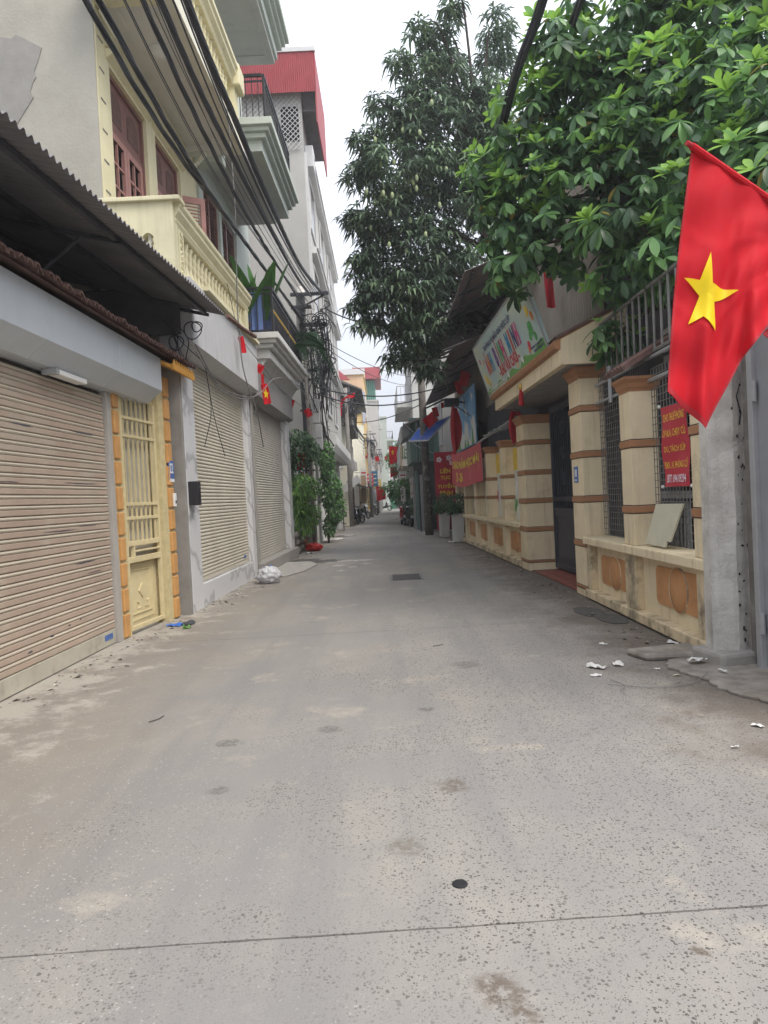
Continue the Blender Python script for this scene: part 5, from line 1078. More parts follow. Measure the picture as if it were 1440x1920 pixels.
for k in range(26):
    pc_ = MB(xR)
    y, z = rnd.uniform(14.2, 23.5), rnd.uniform(0.95, 1.85); r_ = rnd.uniform(0.05, 0.14)
    pc_.prism([(y + r_ * math.cos(a) * rnd.uniform(.6, 1.2), z + 1.5 * r_ * math.sin(a) * rnd.uniform(.6, 1.2)) for a in [2 * math.pi * i / 10 for i in range(10)]], 'x', 2.945 + 0.0003 * k, 2.959); pc_.build('painted_flower', rnd.choice(('s_red', 's_white', 's_green', 's_blue', 's_pink')), f2)
tb = MB(xR)
tb.tube([(2.75, 13.9, 2.95), (2.75, 19, 2.82)], 0.03, 6)
for k in range(5): tb.tube([(2.6, 14.2 + k * 0.7, 2.86), (3.2, 14.4 + k * 0.7, 3.0)], 0.02, 5)
tb.build('canopy_pipes', 'metal_grey', f2)
b2 = thing('school_banner', 'red new-school-year banner stretched along the far fence', 'banner', xR((2.6, 20.4, 1.8)))
bs2 = lambda u, v: xR((2.62 + 0.02 * math.sin(u * 14) * v + 0.05 * v * (1 - v), 23.9 - 6.3 * u, 2.86 - 0.10 * u - (1.02 + 0.05 * math.sin(u * 5)) * v - 0.06 * math.sin(math.pi * u)))
MB().sheet(bs2, 30, 8).build('sheet', 'banner_red2', b2, smooth=True, recalc=False)
for body, uc, vc, wd, hh in (('CHÀO NĂM HỌC MỚI', 0.50, 0.36, 5.6, 0.36), ('25 - 26', 0.32, 0.72, 1.5, 0.28)):
    tm = MB(); letters(tm, body, (0, 0, 0), (0, -1, 0), (0, 0, 1), wd, hh, 0.03, 0, warp=lambda a, b: tuple(Vector(bs2(uc + a / 6.3, vc - b / 1.02)) + Vector((-0.02, 0, 0)))); tm.build('lettering', 'text_yellow', b2)
# school building behind: corrugated walls, awnings, mural
sb = thing('school_building', 'school building clad in brown corrugated iron behind the fence', 'building', (3.4, 17, 0))
def corr_wall(parent, name, x, y0, y1, z0, z1, n, mt, amp=0.014):
    m_ = MB(xR); k = n * 4; vs = []
    for i in range(k + 1):
        y = y0 + (y1 - y0) * i / k; d = x - amp * (1 if (i % 4) < 2 else -1); vs += [(d, y, z0), (d, y, z1)]
    m_.add(vs, [(2 * i, 2 * i + 2, 2 * i + 3, 2 * i + 1) for i in range(k)]); return m_.build(name, mt, parent, recalc=False)
corr_wall(sb, 'cladding', 3.30, 10.2, 27.5, 3.55, 6.6, 130, 'corr_wall')
corr_wall(sb, 'dark_cladding', 3.28, 14.2, 20.3, 2.6, 3.9, 50, 'corr_dark')
MB(xR).box(3.36, 8, 9.9, 27.6, 0, 6.6).build('wall', 'dark_interior', sb)
MB(xR).box(3.32, 3.37, 8.9, 10.2, 3.2, 6.4).build('corner_panel', 'corr_dark', sb)
mu = thing('mural_board', 'painted board of white cranes on blue above the red banner', 'mural', xR((3.1, 22.5, 3)))
MB(xR).box(2.93, 2.96, 20.2, 25.4, 2.92, 4.62).build('board', 'mural_blue', mu)
mm = MB(xR); rnd = random.Random(3)
pts = [(20.25, 2.95)] + [(20.25 + 5.1 * i / 24, 3.35 + 0.28 * math.sin(i * 0.9) + rnd.uniform(0, 0.35) + (0.2 if i > 12 else 0)) for i in range(25)] + [(25.35, 2.95)]
mm.prism(pts, 'x', 2.924, 2.9302); mm.build('painted_mist', 'mural_white', mu)
mb_ = MB(xR)
for k in range(9):
    y, z = rnd.uniform(20.6, 25), rnd.uniform(3.5, 4.45); s_ = rnd.uniform(0.10, 0.22)
    mb_.prism([(y - s_, z), (y, z + s_ * 0.5), (y + s_ * 1.4, z + s_ * 1.1), (y + s_ * 0.3, z), (y + 0.1 * s_, z - s_ * 0.9)], 'x', 2.918 - 0.0004 * k, 2.9238)
mb_.build('painted_bird', 's_white', mu)
mg = MB(xR)
for k in range(10):
    y = rnd.uniform(20.4, 25.2); h_ = rnd.uniform(0.2, 0.6); mg.prism([(y - 0.2, 2.94), (y + 0.2, 2.94), (y + 0.05, 2.94 + h_)], 'x', 2.912 - 0.0004 * k, 2.9178)
mg.build('painted_grass', 's_green', mu)
a1 = thing('upper_awning', 'brown sheet awning projecting highest over the signboard end', 'awning', (2.4, 17.5, 5.7))
m_ = corr(MB(), (1.75, 13.6, 5.72), (3.5, 13.6, 6.35), (1.75, 21.2, 5.72), 50, 0.014).build('sheet', 'roof_under', a1, smooth=True, recalc=False)
for y in (15.0, 17.0, 19.2, 21.0): MB().tube([(1.8, y, 5.66), (3.4, y, 6.24)], 0.035, 4).build('rafter', 'iron_dark', a1)
for t in (0.1, 0.6): MB().tube([(1.75 + 1.75 * t, 13.7, 5.66 + 0.63 * t), (1.75 + 1.75 * t, 21.1, 5.66 + 0.63 * t)], 0.028, 4).build('purlin', 'iron_dark', a1)
a2 = thing('lower_awning', 'lower grey corrugated awning running down to the blue tarp', 'awning', (2.4, 22, 4.9))
corr(MB(), (1.72, 16.2, 4.82), (3.2, 16.2, 5.42), (1.72, 26.8, 4.86), 70, 0.014).build('sheet', 'roof_under', a2, smooth=True, recalc=False)
for y in (18, 20.5, 23, 25.6): MB().tube([(1.8, y, 4.78), (3.1, y, 5.3)], 0.03, 4).build('rafter', 'iron_dark', a2)
MB().tube([(2.35, 16.3, 5.02), (2.35, 26.7, 5.06)], 0.03, 4).build('purlin', 'iron_dark', a2)
bk = MB(xR); bk.box(2.3, 2.75, 22.2, 22.5, 4.25, 4.5); bk.tube([(1.7, 22, 4.2), (2.3, 22, 4.45), (2.9, 22, 4.3)], 0.03, 5); bk.build('bracket', 'iron_dark', a2)
# upper rail of the yard over the near fence
ur = thing('yard_railing', 'grey pipe railing of bars above the near fence, half hidden by leaves', 'railing', (2.9, 8, 2.9))
for (z0, z1) in ((2.92, 2.92), (3.62, 3.62)): MB(xR).tube([(2.95, 5.6, z0), (2.95, 9.35, z1)], 0.022, 6).build('rail', 'mesh_wire', ur)
series('bar', MB().tube([(0, 0, 2.92), (0, 0, 3.62)], 0.014, 5), 'mesh_wire', ur, [xR((2.95, 5.75 + 0.2 * k, 0)) for k in range(18)])
st = MB(xR)
for k in range(4): st.box(3.3, 4.2, 6.2, 8.2, 2.9 + 0.10 * k, 2.96 + 0.10 * k)
solo(st.build('plank_stack', 'cement_light'), 'stack of pale boards behind the yard railing', 'boards')
MB  # ---- grey metal door and concrete pole at the right edge
cp = thing('concrete_pole', 'square rough concrete pole with chipped corner beside the grey door', 'pole', (2.83, 5.88, 0))
cpm = MB(); vs = []; n = 26
for i in range(n + 1):
    z = 2.62 * i / n; t = 0.012 * i / n * 4
    ring = [(2.645, 5.80), (2.84, 5.76), (3.0, 5.82), (3.02, 5.965), (2.66, 5.97)]
    for j, (x, y) in enumerate(ring):
        a = 0.012 if j in (1, 2) else 0.005
        vs.append((x + 0.02 * (z / 2.62) + noise.noise((x * 9, y * 7, z * 5)) * a, y + noise.noise((x * 9, z * 6, y * 7)) * a, z))
cpm.add(vs, [(i * 5 + j, i * 5 + (j + 1) % 5, i * 5 + 5 + (j + 1) % 5, i * 5 + 5 + j) for i in range(n) for j in range(5)]); cpm.build('shaft', 'pole_concrete', cp)
for k in range(30):
    z = random.uniform(0.1, 2.7); hm = MB(); x = random.uniform(2.85, 2.98); hm.ball((x, 5.765 + (x - 2.84) * 0.37, z), (random.uniform(0.006, 0.016), 0.02, random.uniform(0.008, 0.02)), 6, 4, 0.3); hm.build('pit', 'dark_void', cp)
ck_ = MB(); ck_.tube([(2.93, 5.79, 2.58), (2.905, 5.78, 2.42), (2.95, 5.80, 2.3), (2.90, 5.775, 2.18), (2.94, 5.79, 2.05), (2.92, 5.785, 1.95)], 0.006, 4); ck_.build('crack', 'dark_void', cp)
MB().obox((2.84, 5.88, 0.05), (0.5, 0.42, 0.13), Matrix.Rotation(0.2, 3, 'Z')).build('footing', 'cement_light', cp, bevel=0.03)
md_ = thing('metal_door', 'grey sheet metal door at the right edge beside the concrete pole', 'door', (3.1, 5.2, 0))
MB(xR).box(2.92, 2.98, 4.2, 5.50, 0.05, 2.75).build('leaf', 'door_grey', md_)
MB(xR).box(2.88, 3.02, 5.50, 5.57, 0.0, 2.9).build('frame', 'metal_grey', md_, bevel=0.006)
MB(xR).box(2.93, 3.06, 5.60, 5.74, 0.0, 3.0).build('post', 'pole_dark', md_)
for z in (0.3, 2.1): MB(xR).tube([(2.89, 5.48, z), (2.89, 5.48, z + 0.16)], 0.02, 8).build('hinge', 'metal_grey', md_)
# ================================================================== big broad-leaved tree on the right
def leaf_mesh(ln, wd, mt, curl, name='leaf'):
    m_ = MB(); n = 6; vs = []
    for i in range(n + 1):
        t = i / n; w_ = wd * (math.sin(math.pi * min(1.0, t ** 1.35 * 0.97 + 0.03)) ** 0.75) * (0.9 if t < 0.99 else 0.05)
        if i == 0: w_ = 0.006
        y = ln * t; z = -curl * ln * t * t; vs += [(-w_, y, z + 0.22 * w_), (0, y, z), (w_, y, z + 0.22 * w_)]
    m_.add(vs, [q for i in range(n) for q in ((3 * i, 3 * i + 1, 3 * i + 4, 3 * i + 3), (3 * i + 1, 3 * i + 2, 3 * i + 5, 3 * i + 4))])
    return m_
bt_ = thing('broadleaf_tree', 'large tree with big glossy leaf rosettes overhanging the school fence', 'tree', (4.6, 8.6, 0))
tr_ = MB()
tr_.tube(spline([(4.6, 8.6, 0), (4.5, 8.6, 2.5), (4.4, 8.6, 4.2), (4.2, 8.6, 5.6)], 5), [0.2 - 0.004 * i for i in range(16)], 10)
TIP = []
def limb(a, b, r_):
    mid = Vector(a).lerp(Vector(b), 0.5) + Vector((random.uniform(-.3, .3), random.uniform(-.3, .3), random.uniform(0.0, .4)))
    sp_ = spline([a, mid, b], 5); tr_.tube(sp_, [r_ * (1 - 0.8 * i / (len(sp_) - 1)) for i in range(len(sp_))], 6)
lobes = [((2.45, 9.3, 5.25), (0.95, 1.0, 0.95)), ((1.95, 9.6, 4.75), (0.62, 0.7, 0.62)), ((3.0, 8.6, 5.1), (0.9, 1.0, 0.85)), ((3.6, 8.2, 5.5), (1.0, 1.0, 1.1)), ((4.5, 8.0, 5.6), (1.2, 1.2, 1.0)),
         ((2.75, 9.3, 6.35), (0.85, 0.9, 0.8)), ((3.5, 9.0, 6.7), (1.0, 1.0, 1.0)), ((4.6, 8.8, 6.9), (1.3, 1.2, 1.1)), ((3.15, 9.4, 7.35), (0.8, 0.9, 0.8)), ((4.2, 9.0, 8.0), (1.2, 1.1, 0.9)), ((5.6, 8.6, 6.6), (1.2, 1.3, 1.6)),
         ((3.0, 7.9, 4.35), (0.62, 0.6, 0.42)), ((3.6, 7.2, 4.55), (0.7, 0.7, 0.5)), ((4.4, 6.9, 4.75), (0.9, 0.7, 0.6)), ((2.1, 10.0, 5.6), (0.7, 0.7, 0.6)), ((5.4, 7.2, 5.2), (0.9, 0.9, 0.7)), ((3.9, 7.0, 5.0), (0.7, 0.6, 0.5)),
         ((2.95, 8.85, 3.35), (0.3, 0.45, 0.25)), ((3.2, 7.5, 3.95), (0.5, 0.6, 0.35)), ((3.0, 8.4, 3.95), (0.45, 0.5, 0.3)), ((3.7, 6.7, 4.1), (0.5, 0.5, 0.35)), ((1.75, 9.4, 5.75), (0.5, 0.6, 0.45)), ((2.1, 9.2, 6.3), (0.55, 0.6, 0.5)), ((2.5, 9.0, 7.0), (0.5, 0.6, 0.5))]
for c, r_ in lobes: limb((4.3, 8.6, min(5.4, max(3.6, c[2] - 0.6))), c, 0.06)
ROS = []
for c, r_ in lobes:
    n = int(150 * (r_[0] * r_[1] * r_[2]) ** 0.62)
    for k in range(n):
        while True:
            v = Vector((random.uniform(-1, 1), random.uniform(-1, 1), random.uniform(-1, 1)))
            if 0.45 < v.length < 1: break
        ROS.append((Vector((c[0] + v.x * r_[0], c[1] + v.y * r_[1], c[2] + v.z * r_[2])), v.normalized(), v.length))
tr_.build('trunk', 'bark', bt_, smooth=True)
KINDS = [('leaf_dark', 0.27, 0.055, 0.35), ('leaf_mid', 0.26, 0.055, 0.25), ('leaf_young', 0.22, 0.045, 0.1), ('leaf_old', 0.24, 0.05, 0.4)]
LM = [leaf_mesh(l, w_, mt, cu).mesh('leaf', mt, (0, 0, 0), True, False) for mt, l, w_, cu in KINDS]
LV = [leaf_mesh(l, w_, mt, cu) for mt, l, w_, cu in KINDS]
allv = []
for p, v, ln in ROS:
    up_ = (v * 0.55 + Vector((0, 0, 0.75)) + Vector((random.uniform(-.3, .3), random.uniform(-.3, .3), 0))).normalized()
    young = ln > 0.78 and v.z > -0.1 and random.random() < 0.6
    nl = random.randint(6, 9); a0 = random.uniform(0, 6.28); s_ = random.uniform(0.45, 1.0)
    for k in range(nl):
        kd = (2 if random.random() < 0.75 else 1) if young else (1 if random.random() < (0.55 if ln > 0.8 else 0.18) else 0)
        if random.random() < 0.012: kd = 3
        el = random.uniform(0.15, 0.8) if young else random.uniform(-0.75, 0.35)
        az = a0 + 2 * math.pi * k / nl + random.uniform(-.25, .25)
        x_ax = up_.orthogonal().normalized(); y_ax = up_.cross(x_ax)
        d = (x_ax * math.cos(az) + y_ax * math.sin(az)) * math.cos(el) + up_ * math.sin(el)
        d.z -= 0.0 if young else 0.25; d.normalize()
        sd_ = d.cross(up_); sd_ = sd_.normalized() if sd_.length > 1e-3 else d.orthogonal().normalized(); n_ = sd_.cross(d)
        mtx = Matrix((( sd_.x, d.x, n_.x, p.x), (sd_.y, d.y, n_.y, p.y), (sd_.z, d.z, n_.z, p.z), (0, 0, 0, 1))) @ Matrix.Scale(s_, 4)
        allv.append((kd, mtx, (p - Vector((0, 0, 1.5))).length - 2.2 * ln * max(0, -v.y + 0.3 * -v.x)))
allv.sort(key=lambda q: q[2])
vis = [q for q in allv if q[1].translation.x / q[1].translation.y < 0.60]
near = set(id(q) for q in vis[:290])
rest = MB()
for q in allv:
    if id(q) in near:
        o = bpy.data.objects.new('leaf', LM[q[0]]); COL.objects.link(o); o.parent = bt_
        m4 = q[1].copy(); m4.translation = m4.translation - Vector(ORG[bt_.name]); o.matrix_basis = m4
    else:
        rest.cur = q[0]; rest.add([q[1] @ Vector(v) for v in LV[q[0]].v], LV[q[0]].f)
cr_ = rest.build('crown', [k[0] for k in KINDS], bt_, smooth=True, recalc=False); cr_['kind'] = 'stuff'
# ================================================================== mango tree
mt_ = thing('mango_tree', 'tall dark mango tree with pale hanging fruit leaning over the lane', 'tree', (4.2, 17.5, 0))
tm_ = MB(); tm_.tube(spline([(4.2, 17.5, 0), (4.0, 17.5, 3), (3.4, 17.5, 6), (2.6, 17.6, 8.5), (2.2, 17.7, 11)], 6), [0.24 - 0.0088 * i for i in range(25)], 10)
ml = [((0.95, 17.3, 9.4), (1.15, 1.2, 0.95)), ((0.45, 17.4, 8.3), (0.95, 1.1, 0.8)), ((1.6, 17.6, 10.4), (1.1, 1.2, 0.9)), ((1.9, 17.8, 11.6), (0.85, 0.9, 0.75)), ((2.05, 17.9, 12.6), (0.55, 0.6, 0.65)), ((0.75, 17.4, 10.4), (0.55, 0.7, 0.5)),
      ((1.3, 17.6, 7.4), (1.1, 1.2, 0.9)), ((1.0, 17.4, 6.5), (0.8, 1.0, 0.7)), ((1.55, 17.8, 5.75), (0.75, 0.9, 0.7)), ((0.85, 17.9, 5.6), (0.45, 0.6, 0.45)), ((1.15, 17.9, 4.95), (0.48, 0.6, 0.42)), ((2.2, 17.6, 8.6), (1.1, 1.2, 1.3)), ((2.75, 17.8, 10.2), (0.55, 0.8, 0.6)),
      ((3.45, 18.4, 12.9), (0.42, 0.8, 0.95)), ((2.3, 17.8, 6.8), (0.9, 1.0, 0.8)), ((0.55, 17.5, 6.3), (0.95, 1.0, 0.75)), ((0.85, 17.7, 5.45), (0.7, 0.9, 0.55)), ((-0.1, 17.4, 6.6), (0.45, 0.6, 0.4)), ((2.95, 17.8, 11.1), (0.65, 0.9, 0.7)), ((2.95, 17.8, 9.2), (0.9, 1.0, 1.0)), ((0.1, 17.4, 7.3), (0.55, 0.7, 0.45)), *[((x, 17.4, z), (0.36, 0.45, 0.24)) for x, z in ((-0.3, 9.3), (-0.02, 10.25), (0.4, 11.1), (0.95, 12.0), (1.4, 12.75), (2.35, 13.3), (-0.42, 8.3), (-0.3, 7.2), (-0.38, 6.25), (-0.25, 5.7), (0.45, 4.85), (1.35, 4.6), (0.1, 9.9), (1.2, 11.3))], ((0.05, 17.3, 9.5), (0.42, 0.6, 0.35)), ((0.0, 17.3, 8.0), (0.45, 0.6, 0.45)), ((3.4, 18, 9.5), (1, 1, 2))]
for c, r_ in ml:
    sp_ = spline([(2.8, 17.6, min(9.5, max(5.5, c[2] - 0.8))), (Vector((2.8, 17.6, c[2])).lerp(Vector(c), 0.6)), c], 5); tm_.tube(sp_, [0.045 * (1 - 0.85 * i / (len(sp_) - 1)) for i in range(len(sp_))], 6)
tm_.build('trunk', 'bark', mt_, smooth=True)
mc = MB()
for c, r_ in ml:
    for k in range(int(150 * (r_[0] * r_[1] * r_[2]) ** 0.66)):
        while True:
            v = Vector((random.uniform(-1, 1), random.uniform(-1, 1), random.uniform(-1, 1)))
            if 0.25 < v.length < 1: break
        p = Vector((c[0] + v.x * r_[0], c[1] + v.y * r_[1], c[2] + v.z * r_[2])); hi = random.random() < 0.32; a0 = random.uniform(0, 6.28)
        for q in range(random.randint(7, 10)):
            az = a0 + q * 0.75 + random.uniform(-.3, .3); el = random.uniform(-0.35, 0.55); l_ = random.uniform(0.26, 0.42); w_ = 0.033
            d = Vector((math.cos(az) * math.cos(el) + v.x * 0.4, math.sin(az) * math.cos(el) + v.y * 0.4, math.sin(el))).normalized(); s_ = d.cross(Vector((0, 0, 1))).normalized() * w_
            b_ = p + d * l_ * 0.5; e_ = p + d * l_ * 0.95 - Vector((0, 0, l_ * random.uniform(0.35, 0.8))); b_.z -= l_ * 0.06
            mc.cur = 1 if hi else 0; mc.add([p, b_ + s_, b_ - s_, e_], [(0, 2, 1), (1, 2, 3)])
c_ = mc.build('crown', ('mango_leaf', 'mango_leaf2'), mt_, recalc=False); c_['kind'] = 'stuff'
fr_ = MB().ball((0, 0, -0.1), (0.042, 0.038, 0.075), 10, 7); fr_.tube([(0, 0, -0.03), (0.01, 0.02, 0.18)], 0.003, 4)
FR = [(0.95, 7.6), (0.1, 7.4), (1.0, 9.4), (-0.1, 10.1), (0.55, 10.3), (1.5, 9.2), (0.62, 8.95), (0.70, 8.98), (0.66, 8.80), (0.72, 8.82), (0.79, 8.88), (0.78, 8.66), (-0.05, 8.62), (0.02, 8.55), (-0.18, 8.45), (0.22, 8.50), (0.36, 8.72), (-0.36, 8.7), (0.16, 8.15), (0.62, 8.05), (-0.3, 7.95), (0.3, 9.35), (0.9, 9.9), (1.2, 10.6), (0.0, 9.3), (0.5, 7.3), (1.3, 8.3)]
series('mango', fr_, 'mango_fruit', mt_, [(x + 0.32, 16.3 + random.uniform(-0.2, 0.5), z * 0.935 + 0.5) for x, z in FR], smooth=True)
# thick black feeder cable in the crown
bundle('feeder_cable', [(1.72, 9.8, 6.05), (1.87, 8.6, 6.57), (2.05, 8.0, 6.95), (2.3, 6, 7.7)], 0.05, 5, 'thick black cable passing between the mango and broad-leaved trees', 1.6)
bundle('feeder_cable', [(2.45, 8.3, 6.85), (2.48, 7.9, 6.95), (2.6, 6, 7.4)], 0.045, 3, 'short black cable emerging at the top of the broad-leaved tree', 1.6)
# ================================================================== flags
def star_pts(cs, ct, r_, rot=0.0, k=0.42, ax=1.0):
    return [(cs + ax * (r_ if i % 2 == 0 else r_ * k) * math.sin(rot + math.pi * i / 5), ct - (r_ if i % 2 == 0 else r_ * k) * math.cos(rot + math.pi * i / 5)) for i in range(10)]
def star_on(fn, cs, ct, r_, off, rot=0.0, ax=1.0, sub=5):
    """five-pointed star laid on the cloth fn(s,t), following its folds"""
    P_ = star_pts(cs, ct, r_, rot, ax=ax); m_ = MB()
    for i in range(10):
        a, b_, c = (cs, ct), P_[i], P_[(i + 1) % 10]; idx = {}; vs = []
        for p in range(sub + 1):
            for q in range(sub + 1 - p):
                w0, w1, w2 = 1 - (p + q) / sub, p / sub, q / sub
                s_, t_ = a[0] * w0 + b_[0] * w1 + c[0] * w2, a[1] * w0 + b_[1] * w1 + c[1] * w2
                idx[(p, q)] = len(vs); vs.append(tuple(Vector(fn(s_, t_)) + Vector(off)))
        fs = []
        for p in range(sub):
            for q in range(sub - p):
                fs.append((idx[(p, q)], idx[(p + 1, q)], idx[(p, q + 1)]))
                if p + q < sub - 1: fs.append((idx[(p + 1, q)], idx[(p + 1, q + 1)], idx[(p, q + 1)]))
        m_.add(vs, fs)
    return m_
def lerp1(xs, ys, x):
    for i in range(len(xs) - 1):
        if x <= xs[i + 1]: t = (x - xs[i]) / (xs[i + 1] - xs[i]); t = t * t * (3 - 2 * t) * 0.4 + t * 0.6; return ys[i] + (ys[i + 1] - ys[i]) * t
    return ys[-1]
bf = thing('national_flag', 'large red flag with yellow star on an angled pole at right', 'flag', (2.9, 4.3, 2.6))
tip = Vector((1.815, 4.0, 3.375)); butt = Vector((2.985, 4.6, 2.985)); hd = (butt - tip).normalized()
def bigflag(s, t, fold=1.0):
    top = tip + hd * (0.86 * s)
    bx = lerp1([0, .30, .55, 1.0], [1.625, 1.86, 2.12, 2.52], s); bz = lerp1([0, .30, .55, 1.0], [2.02, 1.80, 2.20, 2.62], s)
    by = 4.0 + 0.25 * s
    w_ = 0.05 * (0.35 + t) * math.sin(s * 16 + 0.6) * (1 - 0.35 * t) + 0.03 * math.sin(s * 31 + t * 3) * t + 0.012 * math.sin(t * 23 + s * 9) + 0.006 * (abs(((s * 3.1 + t * 1.7) % 1) - 0.5) * 2) ** 6 - 0.008 * (1 - min(1, abs(t - 0.62) * 30)) - 0.008 * (1 - min(1, abs(t - 0.31) * 30))
    w_ *= fold
    x = top.x + (bx - top.x) * t - 0.02 * math.sin(math.pi * t); z = top.z + (bz - top.z) * (t ** 0.96); y = top.y + (by - top.y) * t
    return (x + 0.35 * w_, y + w_, z)
MB().sheet(bigflag, 46, 46).build('cloth', 'red_cloth', bf, smooth=True, recalc=False)
def flag_at(x, z):
    """point of the cloth that hangs at x, z"""
    s, t = 0.3, 0.5
    for _ in range(25):
        p = Vector(bigflag(s, t, 0)); a = (Vector(bigflag(s + 1e-3, t, 0)) - p) / 1e-3; b = (Vector(bigflag(s, t + 1e-3, 0)) - p) / 1e-3
        ex, ez = x * p.y / 4 - p.x, 1.5 + (z - 1.5) * p.y / 4 - p.z; det = a.x * b.z - a.z * b.x
        s += 0.7 * (ex * b.z - ez * b.x) / det; t += 0.7 * (a.x * ez - a.z * ex) / det; s = min(1, max(0, s)); t = min(1, max(0, t))
    return bigflag(s, t)
SP = [(1.89, 2.77), (1.893, 2.60), (2.04, 2.56), (1.90, 2.50), (1.90, 2.34), (1.835, 2.42), (1.75, 2.385), (1.82, 2.54), (1.74, 2.65), (1.825, 2.625)]
for o_ in (-0.012, 0.012):
    m_ = MB(); sub = 8
    for i in range(10):
        a, b_, c = (1.858, 2.545), SP[i], SP[(i + 1) % 10]; idx = {}; vs = []; fs = []
        for p in range(sub + 1):
            for q in range(sub + 1 - p):
                w0, w1, w2 = 1 - (p + q) / sub, p / sub, q / sub; idx[(p, q)] = len(vs)
                vs.append(tuple(Vector(flag_at(a[0] * w0 + b_[0] * w1 + c[0] * w2, a[1] * w0 + b_[1] * w1 + c[1] * w2)) + Vector((0, o_, 0))))
        for p in range(sub):
            for q in range(sub - p):
                fs.append((idx[(p, q)], idx[(p + 1, q)], idx[(p, q + 1)]))
                if p + q < sub - 1: fs.append((idx[(p + 1, q)], idx[(p + 1, q + 1)], idx[(p, q + 1)]))
        m_.add(vs, fs)
    m_.build('star', 'flag_yellow', bf, smooth=True, recalc=False)
hm_ = MB(); hm_.sheet(lambda u, v: tuple(Vector(bigflag(u, 0.972 + 0.026 * v)) + Vector((0, -0.004, 0))), 46, 2); hm_.sheet(lambda u, v: tuple(Vector(bigflag(0.002 + 0.02 * v, u)) + Vector((0, -0.004, 0))), 46, 2); hm_.build('hem', 'red_cloth_dull', bf, smooth=True, recalc=False)
MB().tube([tuple(tip - hd * 0.04), tuple(butt)], 0.014, 8).build('pole', 'red_cloth_dull', bf)
sleeve = MB(); sleeve.tube([tuple(tip), tuple(tip + hd * 0.86)], 0.02, 8); sleeve.build('sleeve', 'red_cloth', bf)
sf = thing('second_flag', 'dark red flag edge peeping out behind the large flag at far right', 'flag', (3.1, 5.0, 2.0))
f2_ = lambda s, t: (2.79 + 0.55 * s + 0.02 * math.sin(t * 8), 5.05 + 0.05 * math.sin(s * 14 + t * 3), 2.62 - 0.12 * s - 0.42 * t * (0.35 + s))
MB().sheet(f2_, 20, 14).build('cloth', 'red_cloth_dull', sf, smooth=True, recalc=False)
star_on(f2_, 0.16, 0.30, 0.15, (0, -0.006, 0), 0.2).build('star', 'flag_yellow', sf, recalc=False)
MB().tube([(2.79, 5.06, 2.64), (3.6, 5.3, 2.4)], 0.012, 6).build('pole', 'pole_dark', sf)
def hung_flag(name, top, w_, h_, label, right=(1, 0, 0), mt='red_cloth', furl=0.3, star=None, polelen=0.5, cat='flag', group=None, taper=0.0):
    T = thing(name, label, cat, (top[0], top[1], top[2] - h_), group); R_ = Vector(right).normalized(); N_ = R_.cross(Vector((0, 0, 1))); top = Vector(top); ph = random.uniform(0, 6)
    def f(s, t):
        wd = w_ * (1 - taper + taper * math.sin(math.pi * min(1, 0.08 + t * 0.85)))
        return tuple(top + R_ * ((s - 0.35) * wd) + N_ * (furl * w_ * math.sin(s * 9 + ph + t) * (0.3 + 0.7 * t)) - Vector((0, 0, h_ * t * (1 - 0.18 * s) + 0.05 * h_ * s)))
    MB().sheet(f, 16, 16).build('cloth', mt, T, smooth=True, recalc=False)
    if star: star_on(f, *star, tuple(-N_ * 0.01 if N_.y > 0 else N_ * 0.01), 0).build('star', 'flag_yellow', T, recalc=False)
    if polelen: MB().tube([tuple(top + Vector((0, 0, 0.05))), tuple(top + R_ * polelen - Vector((0, 0, polelen * 0.6)))], 0.015, 6).build('pole', 'pole_dark', T)
    return T
hung_flag('street_flag', (2.2, 21, 4.1), 0.34, 1.45, 'long furled red flag hanging before the crane mural', (1, 0.3, 0), 'red_cloth_dull', 0.25, None, 0.9, taper=0.8)
hung_flag('street_flag', xR((2.72, 13.95, 3.08)), 0.36, 0.66, 'small furled red flag tucked behind the far portico pillar', (1, 0, 0), 'red_cloth_dull', 0.2, None, 0.5, taper=0.7)
hung_flag('street_flag', (0.75, 48, 4.95), 0.6, 1.25, 'red starred flag hanging over the far end of the lane', (1, -0.2, 0), 'red_cloth', 0.12, (0.4, 0.35, 0.2), 1.2)
hung_flag('street_flag', (0.75, 50, 3.6), 0.5, 0.7, 'small red flag just below the far starred flag', (1, 0, 0), 'red_cloth', 0.15, None, 0)
hung_flag('street_flag', (-2.42, 21.0, 2.95), 0.24, 0.5, 'red starred flag among the leaves by the electric pole', (1, 0, 0), 'red_cloth', 0.12, (0.4, 0.4, 0.2), 0.4)
hung_flag('street_flag', (-0.3, 62, 2.5), 0.8, 1.3, 'crumpled red flag over the far shop fronts on the left', (1, 0, 0), 'red_cloth', 0.2, None, 0.6)
fs_ = lambda s, t: (-2.2 + 0.95 * s, 38 + 0.15 * math.sin(s * 8), 6.75 + 0.45 * s - (0.25 - 0.1 * s) * t * (1 + 0.4 * math.sin(s * 9)))
T = thing('draped_flag', 'red cloth flag draped on the cables before the far porch', 'flag', (-1.8, 38, 6.3)); MB().sheet(fs_, 18, 8).build('cloth', 'red_cloth', T, smooth=True, recalc=False)
MB().sheet(lambda s, t: (-2.25 + 0.3 * s - 0.05 * t, 38.05 + 0.06 * math.sin(s * 9), 6.7 - 0.75 * t), 8, 10).build('tail', 'red_cloth', T, smooth=True, recalc=False)
